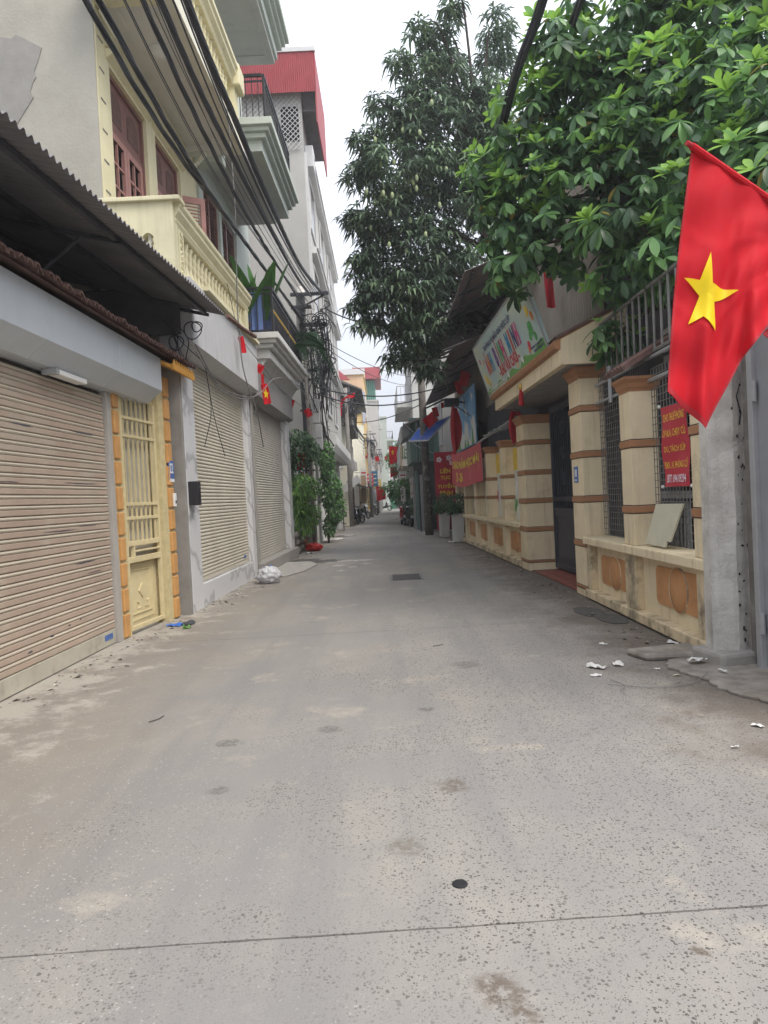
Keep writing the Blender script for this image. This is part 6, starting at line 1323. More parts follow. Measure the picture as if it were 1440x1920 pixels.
# bunting
def pennant(top, w_, h_, label, rot=0.0, mt='red_cloth', star=False, right=(1, 0.25, 0)):
    T = thing('pennant', label, 'pennant', (top[0], top[1], top[2] - h_), 'red bunting pennants'); top = Vector(top); R_ = Vector(right).normalized(); dn = Vector((R_.x * math.sin(rot), R_.y * math.sin(rot), -math.cos(rot))); ph = random.uniform(0, 6)
    rr_ = Vector((R_.x * math.cos(rot), R_.y * math.cos(rot), math.sin(rot)))
    f = lambda s, t: tuple(top + rr_ * ((s - 0.5) * w_) + dn * (h_ * t) + Vector((0, 1, 0)) * 0.12 * w_ * math.sin(s * 6 + t * 3 + ph))
    MB().sheet(f, 8, 8).build('cloth', mt, T, smooth=True, recalc=False)
    if star: star_on(f, 0.5, 0.5, 0.28, (0, -0.008, 0), 0.2, 1.4).build('star', 'flag_yellow', T, recalc=False)
pennant((-2.36, 12.5, 4.44), 0.10, 0.29, 'small red pennant hanging near the top of the grey fascia', 0.15)
pennant((-2.34, 14.5, 4.32), 0.14, 0.18, 'red pennant at the joint between grey and dark fascias', -0.5)
pennant((-2.36, 14.8, 3.98), 0.15, 0.42, 'long red starred pennant hanging before the dark fascia', 0.15, star=True)
pennant((-2.36, 14.65, 4.16), 0.06, 0.20, 'narrow red strip just above the long starred pennant', 0.0)
pennant((-2.38, 19.5, 4.32), 0.22, 0.25, 'red square pennant left of the electric pole', -0.4)
pennant((-2.20, 21.5, 4.28), 0.20, 0.25, 'red pennant across the electric pole above the round tree', 0.5)
pennant((2.32, 18.6, 4.68), 0.26, 0.38, 'bigger dull red pennant under the lower awning', -0.3, 'red_cloth_dull')
pennant((2.20, 19.8, 4.62), 0.18, 0.36, 'slim dull red pennant under the lower awning', 0.3, 'red_cloth_dull')
pennant((1.75, 26.2, 4.42), 0.50, 0.40, 'crumpled red pennant behind the blue tarp', 0.7)
pennant((2.05, 26.4, 4.75), 0.22, 0.36, 'red pennant above the blue tarp corner', 0.2)
pennant((2.35, 26.3, 4.9), 0.14, 0.2, 'tiny red pennant highest above the blue tarp', 0.2)
pennant(xR((2.98, 12.0, 5.35)), 0.16, 0.8, 'dark red strip hanging beside the signboard top', 0.05, 'red_cloth_dull')
pennant((-2.44, 15.3, 5.3), 0.12, 0.14, 'tiny red pennant at the near corner of the black railing', 0.0)
m_ = MB(); m_.tube(spline([xL((-2.40, 11.6, 5.1)), (-2.36, 12.5, 4.46), (-2.34, 14.5, 4.32), (-2.37, 17, 4.25), (-2.38, 19.5, 4.33), (-2.2, 21.5, 4.3), (-2.2, 22.5, 4.5)], 6), 0.006, 4)
solo(m_.build('bunting_string', 'cable'), 'thin string carrying the red pennants along the left shops', 'string')
# ================================================================== RIGHT: planters, tarp, pole, shed
for i, (x, y) in enumerate(((2.12, 25.0), (2.33, 22.4))):
    T = thing('planter', ['white planter box with shrub, farther of the pair', 'white planter box with shrub, nearer of the pair'][i], 'planter', (x, y, 0), 'white planters by the fence end')
    vs = []; 
    for q, z in ((0.13, 0), (0.18, 0.90)): vs += [(x - q, y - q * 1.6, z), (x + q, y - q * 1.6, z), (x + q, y + q * 1.6, z), (x - q, y + q * 1.6, z)]
    MB().add(vs, [(0, 1, 2, 3), (0, 1, 5, 4), (1, 2, 6, 5), (2, 3, 7, 6), (3, 0, 4, 7), (4, 5, 6, 7)]).build('box', 'planter_white', T, bevel=0.015)
    fr2 = MB()
    for yy in (-0.18, 0.0, 0.18): fr2.box(x - 0.19, x - 0.165, y + yy - 0.02, y + yy + 0.02, 0.05, 0.86)
    fr2.build('rib', 'planter_white', T)
    MB().tube([(x, y, 0.85), (x, y, 1.2)], 0.02, 5).build('stem', 'bark', T)
    m_ = MB(); leafcloud(m_, 1100, clumps([((x - 0.02, y, 1.22), (0.34, 0.6, 0.36), 0.2), ((x - 0.15, y - 0.2, 1.05), (0.25, 0.35, 0.22), 0.2)]), 0.09, 0.024, 0.2, 2); c_ = m_.build('foliage', ('shrub_leaf', 'leaf_dark'), T, recalc=False); c_['kind'] = 'stuff'
rp = pole('round_pole', 'dark round concrete pole beside the blue tarp awning', (1.68, 26.9, 0), (1.62, 26.9, 9.0), 0.16, 0.12, 'pole_dark')
pst = MB()
for k in range(18):
    z, a = random.uniform(0.8, 2.6), random.uniform(3.2, 5.6); p = Vector((1.68, 26.9, z)); d = Vector((math.cos(a), math.sin(a), 0)); t_ = Vector((-d.y, d.x, 0)) * random.uniform(0.02, 0.04); h_ = Vector((0, 0, random.uniform(0.02, 0.06))); q = p + d * 0.164
    pst.add([q - t_ - h_, q + t_ - h_, q + t_ + h_, q - t_ + h_], [(0, 1, 2, 3)])
pst.build('pasted_notices', 'cement_light', rp, recalc=False)['kind'] = 'stuff'
lb_ = thing('enrol_banner', 'tall dark red enrolment banner standing behind the shrubs', 'banner', (2.25, 25.3, 0.2))
MB().box(1.88, 2.66, 25.32, 25.36, 0.25, 3.02).build('sheet', 'banner_red', lb_)
for k, wd_ in enumerate(('LIÊN', 'TỤC', 'TUYỂN', 'SINH')):
    tm = MB(); letters(tm, wd_, (2.25, 25.315, 2.36 - 0.27 * k), (1, 0, 0), (0, 0, 1), (0.36, 0.36, 0.6, 0.46)[k], 0.17 if wd_ in ('TỤC', 'SINH') else 0.19, 0.02, 0.004); tm.build('lettering', 'text_yellow', lb_)
dc = MB(); rnd = random.Random(5)
for (x, z) in ((2.05, 2.75), (2.4, 2.8), (2.5, 2.62)):
    for q in range(5): a = q * 1.257; dc.ball((x + 0.06 * math.cos(a), 25.31, z + 0.06 * math.sin(a)), (0.045, 0.006, 0.045), 8, 5)
dc.build('printed_blossom', 'text_white', lb_)
rb2 = MB().box(2.62, 2.78, 24.4, 25.2, 0.1, 2.9).build('red_post', 'banner_red'); solo(rb2, 'narrow red painted post at the end of the long fence', 'post')
ba = thing('blue_awning', 'bright blue tarp awning on a tilted pipe frame', 'awning', (1.8, 26, 3.6))
A_, B_, C_, D_ = Vector((2.53, 25.2, 4.29)), Vector((1.52, 28.0, 4.16)), Vector((1.13, 28.2, 3.71)), Vector((1.71, 25.4, 3.50))
MB().sheet(lambda u, v: tuple((A_.lerp(B_, u)).lerp(D_.lerp(C_, u), v) - Vector((0, 0, 0.10 * math.sin(math.pi * v) * math.sin(math.pi * u * 2) ** 2))), 16, 10).build('tarp', 'blue_tarp', ba, smooth=True, recalc=False)
for a, b_ in ((A_, D_), (B_, C_), (D_, C_), (A_, B_), (A_.lerp(B_, .5), D_.lerp(C_, .5))): MB().tube([a - Vector((0, 0, .04)), b_ - Vector((0, 0, .04))], 0.03, 6).build('pipe', 'metal_grey', ba)
MB().tube([tuple(C_), (1.7, 27.2, 3.2), (2.4, 27.2, 3.0)], 0.025, 6).build('stay', 'metal_grey', ba)
gs = thing('green_shed', 'greenish corrugated iron shed raised over metal gates on the right', 'shed', (1.8, 32, 0))
m_ = MB(); vs = []; k_ = 60
for i in range(k_ + 1): x = 1.28 + 1.0 * i / k_; y = 31.0 - 0.02 * (1 if (i % 4) < 2 else -1); vs += [(x, y, 3.05), (x, y, 4.9)]
m_.add(vs, [(2 * i, 2 * i + 2, 2 * i + 3, 2 * i + 1) for i in range(k_)]); m_.build('front_sheet', 'corr_green', gs, recalc=False)
MB().box(1.30, 6, 31.03, 36, 3.0, 4.88).build('body', 'corr_green', gs)
MB().prism([(1.0, 4.55), (1.0, 4.6), (2.4, 5.05), (2.4, 4.98)], 'y', 30.5, 36.2).build('roof', 'roof_under', gs)
MB().prism([(0.95, 4.0), (0.90, 4.55), (1.28, 4.75), (1.28, 4.2)], 'y', 31.2, 35).build('side_flap', 'metal_grey', gs)
MB().box(1.6, 6, 31.2, 36, 0, 3.0).build('lower_wall', 'dark_interior', gs)
for (x, y, w_, h_, mt) in ((1.72, 28.6, 0.18, 2.5, 'metal_grey'), (1.74, 29.4, 0.12, 2.7, 'cement_light'), (1.66, 30.3, 0.2, 2.4, 'metal_grey'), (1.52, 31.5, 0.12, 2.6, 'corr_green'), (1.45, 33, 0.2, 2.3, 'metal_grey')):
    MB().box(x - 0.04, x + 0.05, y, y + w_ * 4, 0, h_).build('gate_sheet', mt, gs)
pd = MB().box(1.5, 1.56, 29.6, 29.66, 0, 4.6); pd.tube([(1.53, 29.6, 4.0), (1.0, 30.2, 4.6)], 0.03, 5); solo(pd.build('prop_post', 'iron_dark'), 'dark steel prop post holding the shed flap', 'post')
cs_ = thing('shop_sign', 'narrow white upright sign with red lettering beyond the shed', 'sign', (1.6, 37.5, 0.9))
MB().box(1.44, 1.72, 37.5, 37.55, 0.9, 2.5).build('board', 's_white', cs_)
for k, wd_ in enumerate(('CẮT', 'UỐN', 'GỘI')):
    tm = MB(); letters(tm, wd_, (1.58, 37.495, 2.22 - 0.52 * k), (1, 0, 0), (0, 0, 1), 0.22, 0.24, 0.02, 0.004); tm.build('lettering', 's_red', cs_)
# plain walls and white houses behind on the right
def house(name, label, x0, x1, y0, y1, h, mt, face, floors, bays, face_x=None, roofc=None, win='dark_glass', balc=False, z_first=0.6, frame='lattice_white', cat='house', side_windows=False):
    """far house: wall mass, windows with frames on its street side, optional balconies, roof slab"""
    T = thing(name, label, cat, ((x0 + x1) / 2, (y0 + y1) / 2, 0)); fx = x1 if face > 0 else x0
    MB().box(x0, x1, y0, y1, 0, h).build('wall', mt, T)
    fh = h / floors
    for i in range(floors):
        for j in range(bays):
            yc = y0 + (y1 - y0) * (j + 0.5) / bays; z = i * fh + z_first; hw_ = (y1 - y0) / bays * 0.28
            a, b_ = sorted((fx - face * 0.02, fx + face * 0.02)); W = MB().box(a, b_, yc - hw_, yc + hw_, z, z + fh * 0.55).build('window', win, T)
            fw_ = MB(); a, b_ = sorted((fx + face * 0.02, fx + face * 0.07))
            for q in ((yc - hw_ - 0.06, yc - hw_, z - 0.06, z + fh * 0.55 + 0.06), (yc + hw_, yc + hw_ + 0.06, z - 0.06, z + fh * 0.55 + 0.06), (yc - hw_, yc + hw_, z - 0.06, z), (yc - hw_, yc + hw_, z + fh * 0.55, z + fh * 0.55 + 0.06), (yc - 0.03, yc + 0.03, z, z + fh * 0.55)): fw_.box(a, b_, *q)
            fw_.build('frame', frame, W)
        if balc and i > 0:
            a, b_ = sorted((fx, fx + face * 0.8)); B3 = MB().box(a, b_, y0 + 0.3, y1 - 0.3, i * fh + 0.05, i * fh + 0.25).build('balcony', mt, T)
            rl = MB(); xo = fx + face * 0.76
            for zz in (0.35, 1.15): rl.tube([(xo, y0 + 0.35, i * fh + zz), (xo, y1 - 0.35, i * fh + zz)], 0.03, 4); rl.tube([(xo, y0 + 0.35, i * fh + zz), (fx, y0 + 0.35, i * fh + zz)], 0.03, 4)
            for q in range(12): y = y0 + 0.35 + (y1 - y0 - 0.7) * q / 11; rl.tube([(xo, y, i * fh + 0.3), (xo, y, i * fh + 1.15)], 0.018, 4)
            for q in range(4): x = fx + face * 0.76 * q / 4; rl.tube([(x, y0 + 0.35, i * fh + 0.3), (x, y0 + 0.35, i * fh + 1.15)], 0.018, 4)
            rl.build('railing', 'iron_dark' if balc != 'white' else 'lattice_white', B3)
    if side_windows:
        xc = (x0 + x1) / 2 + (x1 - x0) * 0.2 * face
        for i in range(1, floors):
            W = MB().box(xc - 0.35, xc + 0.35, y0 - 0.02, y0 + 0.02, i * fh + 0.9, i * fh + 2.1).build('side_window', win, T)
    MB().box(x0 - 0.1, x1 + 0.1, y0 - 0.1, y1 + 0.1, h, h + 0.18).build('roof', roofc or mt, T)
    return T
house('plain_house', 'plain pale grey house wall rising behind the lower awning', 2.55, 9, 28.5, 33, 9.0, 'tower_plaster', -1, 3, 2)
house('white_house', 'white house with stacked balconies beyond the green shed', 1.75, 8, 37, 45, 9.2, 'ledge_white', -1, 3, 3, balc='white', side_windows=True)
house('narrow_house', 'narrow grey house at the right side of the lane bend', 1.9, 8, 46, 56, 7.4, 'white_plaster', -1, 2, 3, balc=True)
house('bend_house', 'pale house at the far right bend under the street trees', 2.4, 9, 58, 72, 8.5, 'tower_plaster', -1, 3, 3, balc=True)
bo = MB().box(1.02, 1.06, 36.2, 37.3, 2.9, 4.7).build('orange_banner', 'orange_wall'); solo(bo, 'faded orange cloth banner hanging beyond the shed post', 'banner')
MB_ = MB().prism([(1.3, 2.45), (1.75, 2.45), (1.75, 3.0), (1.45, 3.0), (1.45, 2.7), (1.3, 2.7)], 'y', 36.5, 37.2); solo(MB_.build('duct_box', 'metal_grey'), 'grey stepped metal box above the red-lettered sign', 'box')
for i, (x, y, h_, lab) in enumerate(((1.75, 50, 5.2, 'leafy street tree nearest beyond the white house on the right'), (1.9, 60, 6.4, 'taller leafy tree farther along the right of the lane'), (1.35, 40, 2.6, 'slim dark trunked tree beside the red-lettered sign'))):
    tree('lane_tree', lab, (x, y, 0), [([(x, y, 0), (x - 0.1, y, h_ * 0.45), (x - 0.3, y, h_ * 0.8)], 0.16 if i < 2 else 0.12, 0.05)], [((x - 0.5, y, h_ * 0.78), (0.95, 1.2, h_ * 0.22), 0.2), ((x - 0.1, y, h_ * 0.6), (0.9, 1.2, h_ * 0.2), 0.2)], 900, 0.22, 0.07, ('leaf_mid', 'vine_leaf', 'leaf_dark'), 'trees along the far lane')
# ================================================================== LEFT: far row
wh = house('porch_house', 'whitish two-storey house with dark porch balcony and arched blind window', -7, -2.0, 40.5, 50, 5.7, 'pale_cream', 1, 2, 3)
dk = MB().box(-5, -1.55, 40.0, 50, 5.7, 6.1).build('porch_floor', 'cement', wh)
bkx = MB()
for q in range(18): bkx.tube([(-1.6, 40.1 + q * 0.55, 6.1), (-1.6, 40.1 + q * 0.55, 7.0)], 0.02, 4)
for q in range(14): bkx.tube([(-4.9 + q * 0.25, 40.05, 6.1), (-4.9 + q * 0.25, 40.05, 7.0)], 0.02, 4)
bkx.tube([(-5, 40.05, 7.0), (-1.6, 40.05, 7.0), (-1.6, 50, 7.0)], 0.03, 4); bkx.build('porch_railing', 'iron_dark', wh)
MB().box(-5, -2.2, 41, 50, 6.1, 8.0).build('porch_back', 'dark_interior', wh)
for (x, y) in ((-1.65, 40.2), (-2.6, 40.2), (-1.65, 45), (-1.65, 49.7)): MB().tube([(x, y, 6.1), (x, y, 8.1)], 0.05, 6).build('porch_post', 'lattice_white', wh)
MB().prism([(-6, 8.35), (-2.3, 8.25), (-0.9, 7.6), (-0.9, 7.52), (-2.3, 8.12), (-6, 8.22)], 'y', 39.5, 50.5).build('porch_roof', 'awning_iron', wh)
aw_ = MB(); aw_.prism([(-2.75, 3.3), (-2.75, 5.0)] + [(-2.45 - 0.3 * math.cos(math.pi * i / 8), 5.0 + 0.35 * math.sin(math.pi * i / 8)) for i in range(1, 8)] + [(-2.15, 5.0), (-2.15, 3.3)], 'y', 40.46, 40.5 - 0.002); aw_.build('blind_window', 'white_plaster', wh)
MB().prism([(-2.02, 2.55), (-0.95, 2.2), (-0.95, 2.14), (-2.02, 2.45)], 'y', 40.2, 47).build('shop_awning', 'awning_iron', wh)
MB().obox((-1.75, 39.9, 2.35), (1.15, 0.06, 0.42), Matrix.Rotation(-0.62, 3, 'Y')).build('raised_flap', 'planter_white', wh)
for q, (y, mt) in enumerate(((41, 'metal_grey'), (42.5, 'cement_light'), (44.2, 'metal_grey'), (46, 'brown_wood'), (48, 'cement_light'))): MB().box(-1.99, -1.93 + 0.02 * (q % 2), y, y + 1.1, 0, 2.3).build('shop_door', mt, wh)
MB().box(-1.40, -1.08, 46.0, 46.08, 1.2, 3.0).build('pink_sign', 'orange_wall', wh)
oh = house('orange_house', 'peach and yellow house with upper window and metal hood', -8, -1.15, 58, 68, 11.4, 'yellow_wall', 1, 3, 3)
MB().box(-8, -1.3, 57.9, 58, 0, 7.5).build('front_render', 'pale_cream', oh); MB().box(-8.2, -1.1, 57.7, 68.2, 11.58, 12.0).build('roof_trim', 'lattice_white', oh)
MB().box(-8, -1.16, 57.88, 57.96, 10.2, 11.5).build('peach_band', 'orange_wall', oh); MB().box(-2.6, -1.45, 57.86, 57.9, 8.4, 10.0).build('upper_window', 'dark_glass', oh)
MB().box(-1.35, -1.14, 57.84, 57.87, 7.6, 10.2).build('lilac_pier', 'lilac_wall', oh)
MB().prism([(-1.15, 6.6), (-0.55, 6.0), (-0.5, 6.1), (-1.15, 6.75)], 'y', 58.2, 64).build('hood', 'metal_grey', oh)
ro = MB().prism([(-3.9, 11.0), (-3.3, 12.0), (-2.2, 11.0)], 'y', 56.6, 56.9); solo(ro.build('red_gable', 'red_iron'), 'small red gable roof peeking over the dark porch roof', 'roof')
pg = MB().box(-9, -1.3, 74, 80, 14.0, 15.0); solo(pg.build('pale_green_parapet', 'mint'), 'pale green parapet wall high behind the peach house', 'wall')
tg_ = house('grey_tower', 'slim grey tower house with green louvres and a red roof', -6, -0.1, 76, 84, 11.8, 'tower_plaster', 1, 4, 2)
MB().box(-2.2, -0.3, 75.98, 83, 11.98, 14.0).build('louvre_storey', 'green_paint', tg_)
for q in range(9): MB().box(-2.2 + q * 0.22, -2.16 + q * 0.22, 75.94, 75.98, 11.98, 14.0).build('louvre', 'teal_roof', tg_)
MB().prism([(-2.6, 14.2), (0.35, 14.2), (0.35, 14.35), (-2.6, 15.4)], 'y', 75.2, 84).build('red_roof', 'red_iron', tg_)
MB().box(-2.6, 0.30, 75.15, 75.2, 14.1, 15.3).build('red_fascia', 'red_iron', tg_)
house('mint_far_house', 'pale green house with planted balconies at the lane end', -3, 0.75, 85, 96, 11, 'mint', 1, 4, 3, balc=True)
eh = house('end_house', 'house with teal roof closing the end of the lane', 0.9, 7, 98, 108, 8.5, 'white_plaster', -1, 3, 2, roofc='teal_roof', side_windows=True)
sf_ = MB().box(0.3, 2.4, 92, 94, 0, 3.4).build('end_shop', 'dark_interior'); solo(sf_, 'dark shop front at the very end of the lane', 'shop')
gd = MB(); gd.box(0.5, 1.6, 90.0, 90.15, 0, 2.6); gd.box(0.62, 1.0, 89.96, 90, 0.3, 2.3); gd.box(1.1, 1.48, 89.96, 90, 0.3, 2.3); solo(gd.build('green_door', 'green_paint'), 'dark green double door at the end of the lane', 'door')
# row of low shop fronts on the left between house corners
for i, (x, y, h_, mt) in enumerate(((-1.75, 52, 2.9, 'cement_light'), (-1.65, 54, 2.7, 'yellow_wall'), (-1.55, 56, 2.8, 'white_plaster'), (-1.2, 68.5, 3.0, 'orange_wall'), (-1.0, 71, 2.8, 'cement_light'), (-0.85, 73.5, 2.9, 'lilac_wall'))):
    T = thing('small_shop', ['grey', 'yellowish', 'whitish', 'peach', 'light grey', 'lilac'][i] + ' low shop front in the far left row, ' + ['nearest', 'second', 'third', 'fourth', 'fifth', 'last'][i] + ' along the lane', 'shop', (x - 1, y + 1, 0))
    MB().box(-6, x, y, y + 1.95, 0, h_).build('wall', mt, T); MB().box(x, x + 0.03, y + 0.4, y + 1.6, 0, 2.1).build('door', ('brown_wood', 'metal_grey', 'green_paint')[i % 3], T)
    MB().prism([(x, h_), (x + 0.8, h_ - 0.35), (x + 0.8, h_ - 0.30), (x, h_ + 0.06)], 'y', y + 0.1, y + 1.9).build('awning', ('awning_iron', 'metal_grey')[i % 2], T)
for i, (x, y, h_) in enumerate(((-1.78, 39, 7.6), (-0.95, 56, 6.8), (-0.55, 70, 6.5))):
    T = pole('lane_pole', ['grey lane pole before the dark porch house', 'dark lane pole by the peach house', 'farthest lane pole before the grey tower'][i], (x, y, 0), (x, y, h_), 0.14, 0.10, 'cement', 'poles along the far left')
    for z in (h_ - 0.3, h_ - 0.8): MB().box(x - 0.4, x + 0.6, y - 0.06, y + 0.02, z, z + 0.08).build('cross_arm', 'iron_dark', T)
    m_ = MB()
    for k in range(22):
        x1, z1 = x + random.uniform(-.4, .6), h_ - random.uniform(0.2, 1.0); m_.tube(spline([(x1, y, z1), (x1 + random.uniform(-.3, .3), y, z1 - random.uniform(.3, 1.2)), (x + random.uniform(-.2, .5), y + random.uniform(0, 3), z1 - random.uniform(0.2, 1.8))], 4), random.choice((0.014, 0.022)), 4)
    for k in range(7):
        m_.tube(sag((x + random.uniform(-.2, .4), y, h_ - random.uniform(0.1, 1.2)), ((-0.95, 56, 6.0), (-0.55, 70, 6.0), (0.4, 86, 6.0))[i] if k % 2 else ((-2.0, 23, 5.5), (-1.78, 39, 6.6), (-0.95, 56, 5.8))[i], random.uniform(0.3, 1.1)), random.choice((0.015, 0.02, 0.03)), 4)
    c_ = m_.build('wires', 'cable', T, recalc=False); c_['kind'] = 'stuff'
# ================================================================== bicycle and motorbikes
def wheel(parent, c, r_, w_, spokes=10, tyre='rubber', thick=0.03):
    W = MB(); n = 22; W.tube([(c[0], c[1] + r_ * math.cos(2 * math.pi * i / n), c[2] + r_ * math.sin(2 * math.pi * i / n)) for i in range(n + 1)], thick, 6, False); T = W.build('wheel', tyre, parent, smooth=True)
    S = MB(); S.tube([(c[0] - w_, c[1], c[2]), (c[0] + w_, c[1], c[2])], 0.03, 8)
    for i in range(spokes): a = 2 * math.pi * i / spokes; S.tube([c, (c[0], c[1] + r_ * math.cos(a), c[2] + r_ * math.sin(a))], 0.006 if spokes > 8 else 0.014, 4)
    S.build('hub', 'chrome', T); return T
def rotz(T, a): T.rotation_euler = (0, 0, a)
def bicycle(loc, a, label):
    T = thing('bicycle', label, 'bicycle', (0, 0, 0)); wheel(T, (0, -0.5, 0.33), 0.31, 0.05, 14, thick=0.022); wheel(T, (0, 0.5, 0.33), 0.31, 0.05, 14, thick=0.022)
    f = MB()
    for p in (((0, -0.5, 0.33), (0, -0.32, 0.85)), ((0, -0.32, 0.85), (0, -0.28, 0.98)), ((0, -0.34, 0.78), (0, 0.1, 0.42)), ((0, 0.1, 0.42), (0, 0.22, 0.88)), ((0, 0.22, 0.8), (0, -0.3, 0.66)), ((0, 0.1, 0.42), (0, 0.5, 0.33)), ((0, 0.5, 0.33), (0, 0.2, 0.78))): f.tube(p, 0.018, 6)
    f.build('frame', 'chrome', T); MB().ball((0, 0.24, 0.92), (0.08, 0.14, 0.04), 8, 5).build('saddle', 'rubber', T, smooth=True)
    MB().tube([(-0.28, -0.2, 1.02), (-0.15, -0.28, 0.99), (0.15, -0.28, 0.99), (0.28, -0.2, 1.02)], 0.014, 6).build('handlebar', 'chrome', T)
    bk = MB()
    for z in (0.68, 0.78, 0.88): bk.tube([(-0.15, -0.38, z), (0.15, -0.38, z), (0.17, -0.62, z), (-0.17, -0.62, z), (-0.15, -0.38, z)], 0.008, 4)
    for (x, y) in ((-0.15, -0.38), (0.15, -0.38), (0.17, -0.62), (-0.17, -0.62), (0, -0.63), (0.08, -0.63), (-0.08, -0.63)): bk.tube([(x, y, 0.66), (x, y, 0.88)], 0.007, 4)
    bk.box(-0.15, 0.15, -0.61, -0.39, 0.67, 0.86); bk.build('basket', 'iron_dark', T)
    MB().tube([(-0.14, 0.1, 0.4), (0.14, 0.1, 0.3)], 0.02, 5).build('crank', 'iron_dark', T)
    T.location = loc; rotz(T, a); return T
def motorbike(loc, a, label, body='moto_black', plate=True):
    T = thing('motorbike', label, 'motorbike', (0, 0, 0), 'parked motorbikes'); wheel(T, (0, -0.62, 0.29), 0.25, 0.06, 6, thick=0.05); wheel(T, (0, 0.62, 0.29), 0.25, 0.07, 6, thick=0.055)
    b = MB(); prof_ = [(-0.42, 0.42), (-0.30, 0.85), (-0.36, 0.98), (-0.22, 1.0), (-0.12, 0.62), (0.05, 0.45), (0.2, 0.62), (0.85, 0.82), (0.9, 0.74), (0.55, 0.52), (0.35, 0.34), (-0.1, 0.28)]
    n = len(prof_); vs = []
    for x, k in ((-0.10, 0.92), (-0.14, 0.8), (0.14, 0.8), (0.10, 0.92)): vs += [(x, y, 0.6 + (z - 0.6) * (1.0 if abs(x) < 0.12 else 0.85)) for y, z in prof_]
    b.add(vs, [tuple(range(n)), tuple(range(4 * n - 1, 3 * n - 1, -1))] + [(j * n + i, j * n + (i + 1) % n, (j + 1) * n + (i + 1) % n, (j + 1) * n + i) for j in range(3) for i in range(n)]); b.build('body', body, T, bevel=0.02)
    s = MB(); s.prism([(0.1, 0.70), (0.18, 0.78), (0.5, 0.80), (0.85, 0.88), (0.86, 0.82), (0.5, 0.68)], 'x', -0.13, 0.13); s.build('seat', 'rubber', T, bevel=0.02)
    h = MB(); h.tube([(-0.34, -0.22, 1.02), (-0.12, -0.30, 1.04), (0.12, -0.30, 1.04), (0.34, -0.22, 1.02)], 0.018, 6); h.tube([(0, -0.62, 0.29), (0, -0.34, 0.95)], 0.03, 6); h.build('handlebar', 'chrome', T)
    MB().ball((0, -0.40, 0.93), (0.10, 0.08, 0.08), 10, 6).build('headlight', 'lamp_white', T, smooth=True)
    for s_ in (-1, 1):
        m_ = MB(); m_.tube([(s_ * 0.24, -0.26, 1.04), (s_ * 0.30, -0.24, 1.2)], 0.008, 4); m_.ball((s_ * 0.32, -0.24, 1.23), (0.06, 0.015, 0.04), 8, 5); m_.build('mirror', 'iron_black', T)
    MB().prism([(-0.9, 0.5), (-0.7, 0.62), (-0.45, 0.56), (-0.45, 0.52), (-0.7, 0.56), (-0.88, 0.46)], 'x', -0.07, 0.07).build('front_mudguard', body, T)
    MB().prism([(0.75, 0.70), (0.98, 0.5), (0.98, 0.38), (0.94, 0.38), (0.93, 0.5), (0.72, 0.64)], 'x', -0.08, 0.08).build('rear_mudguard', 'moto_black', T)
    MB().box(-0.10, 0.10, 0.88, 0.92, 0.70, 0.77).build('tail_light', 'moto_red', T)
    if plate: MB().box(-0.10, 0.10, 0.985, 0.995, 0.42, 0.56).build('number_plate', 's_white', T)
    MB().tube([(0.12, 0.1, 0.3), (0.15, 0.75, 0.36)], 0.045, 8).build('exhaust', 'chrome', T)
    MB().tube([(-0.1, 0.1, 0.3), (-0.2, 0.16, 0.02)], 0.012, 5).build('stand', 'chrome', T)
    T.location = loc; rotz(T, a); return T
bicycle((-1.98, 34.5, 0), 2.9 - math.pi + 0.3, 'bicycle with front basket leaning by the pale ground-floor wall')
motorbike((-1.75, 42.0, 0), 0.35, 'motorbike nearest behind the bicycle on the left')
motorbike((-1.45, 52.2, 0), 0.5, 'second parked motorbike along the left row')
motorbike((-1.2, 60.0, 0), -0.3, 'third parked motorbike along the left row', 'moto_black')
motorbike((-1.0, 62.0, 0), 0.6, 'fourth motorbike, close beside the third on the left')
motorbike((0.1, 80, 0), 1.2, 'tiny distant motorbike at the end of the lane')
motorbike((1.26, 35.6, 0), math.pi + 0.0 - math.pi + 0.12 + math.pi, 'black motorbike seen from behind beside the green shed')
motorbike((1.0, 37.6, 0), 0.1 + math.pi, 'black motorbike with red light just beyond the nearest right one', 'moto_red')
for i, (x, y, s_) in enumerate(((1.5, 36.6, 0.5), (1.62, 34.2, 0.45))):
    tree('pot_shrub', ['dark leafy shrub behind the right motorbikes', 'dark leafy shrub against the shed gates'][i], (x, y, 0), [([(x, y, 0), (x, y, 0.5), (x, y, 0.9)], 0.03, 0.02)], [((x, y, 1.0), (s_, s_, 0.45), 0.1)], 500, 0.12, 0.04, ('shrub_leaf', 'leaf_dark'), cat='shrub')
ts_ = MB(); ts_.prism([(0.98, 1.2), (1.22, 1.2), (1.24, 1.95), (1.1, 2.1), (0.94, 1.95)], 'y', 39.0, 39.06); solo(ts_.build('street_notice', 's_white'), 'small white notice board with red mark beside the right motorbikes', 'sign')
tn = MB(); tn.box(1.0, 1.2, 38.985, 38.998, 1.4, 1.7); solo(tn.build('notice_mark', 's_red'), 'red block printed on the small white notice board', 'sign') if False else None
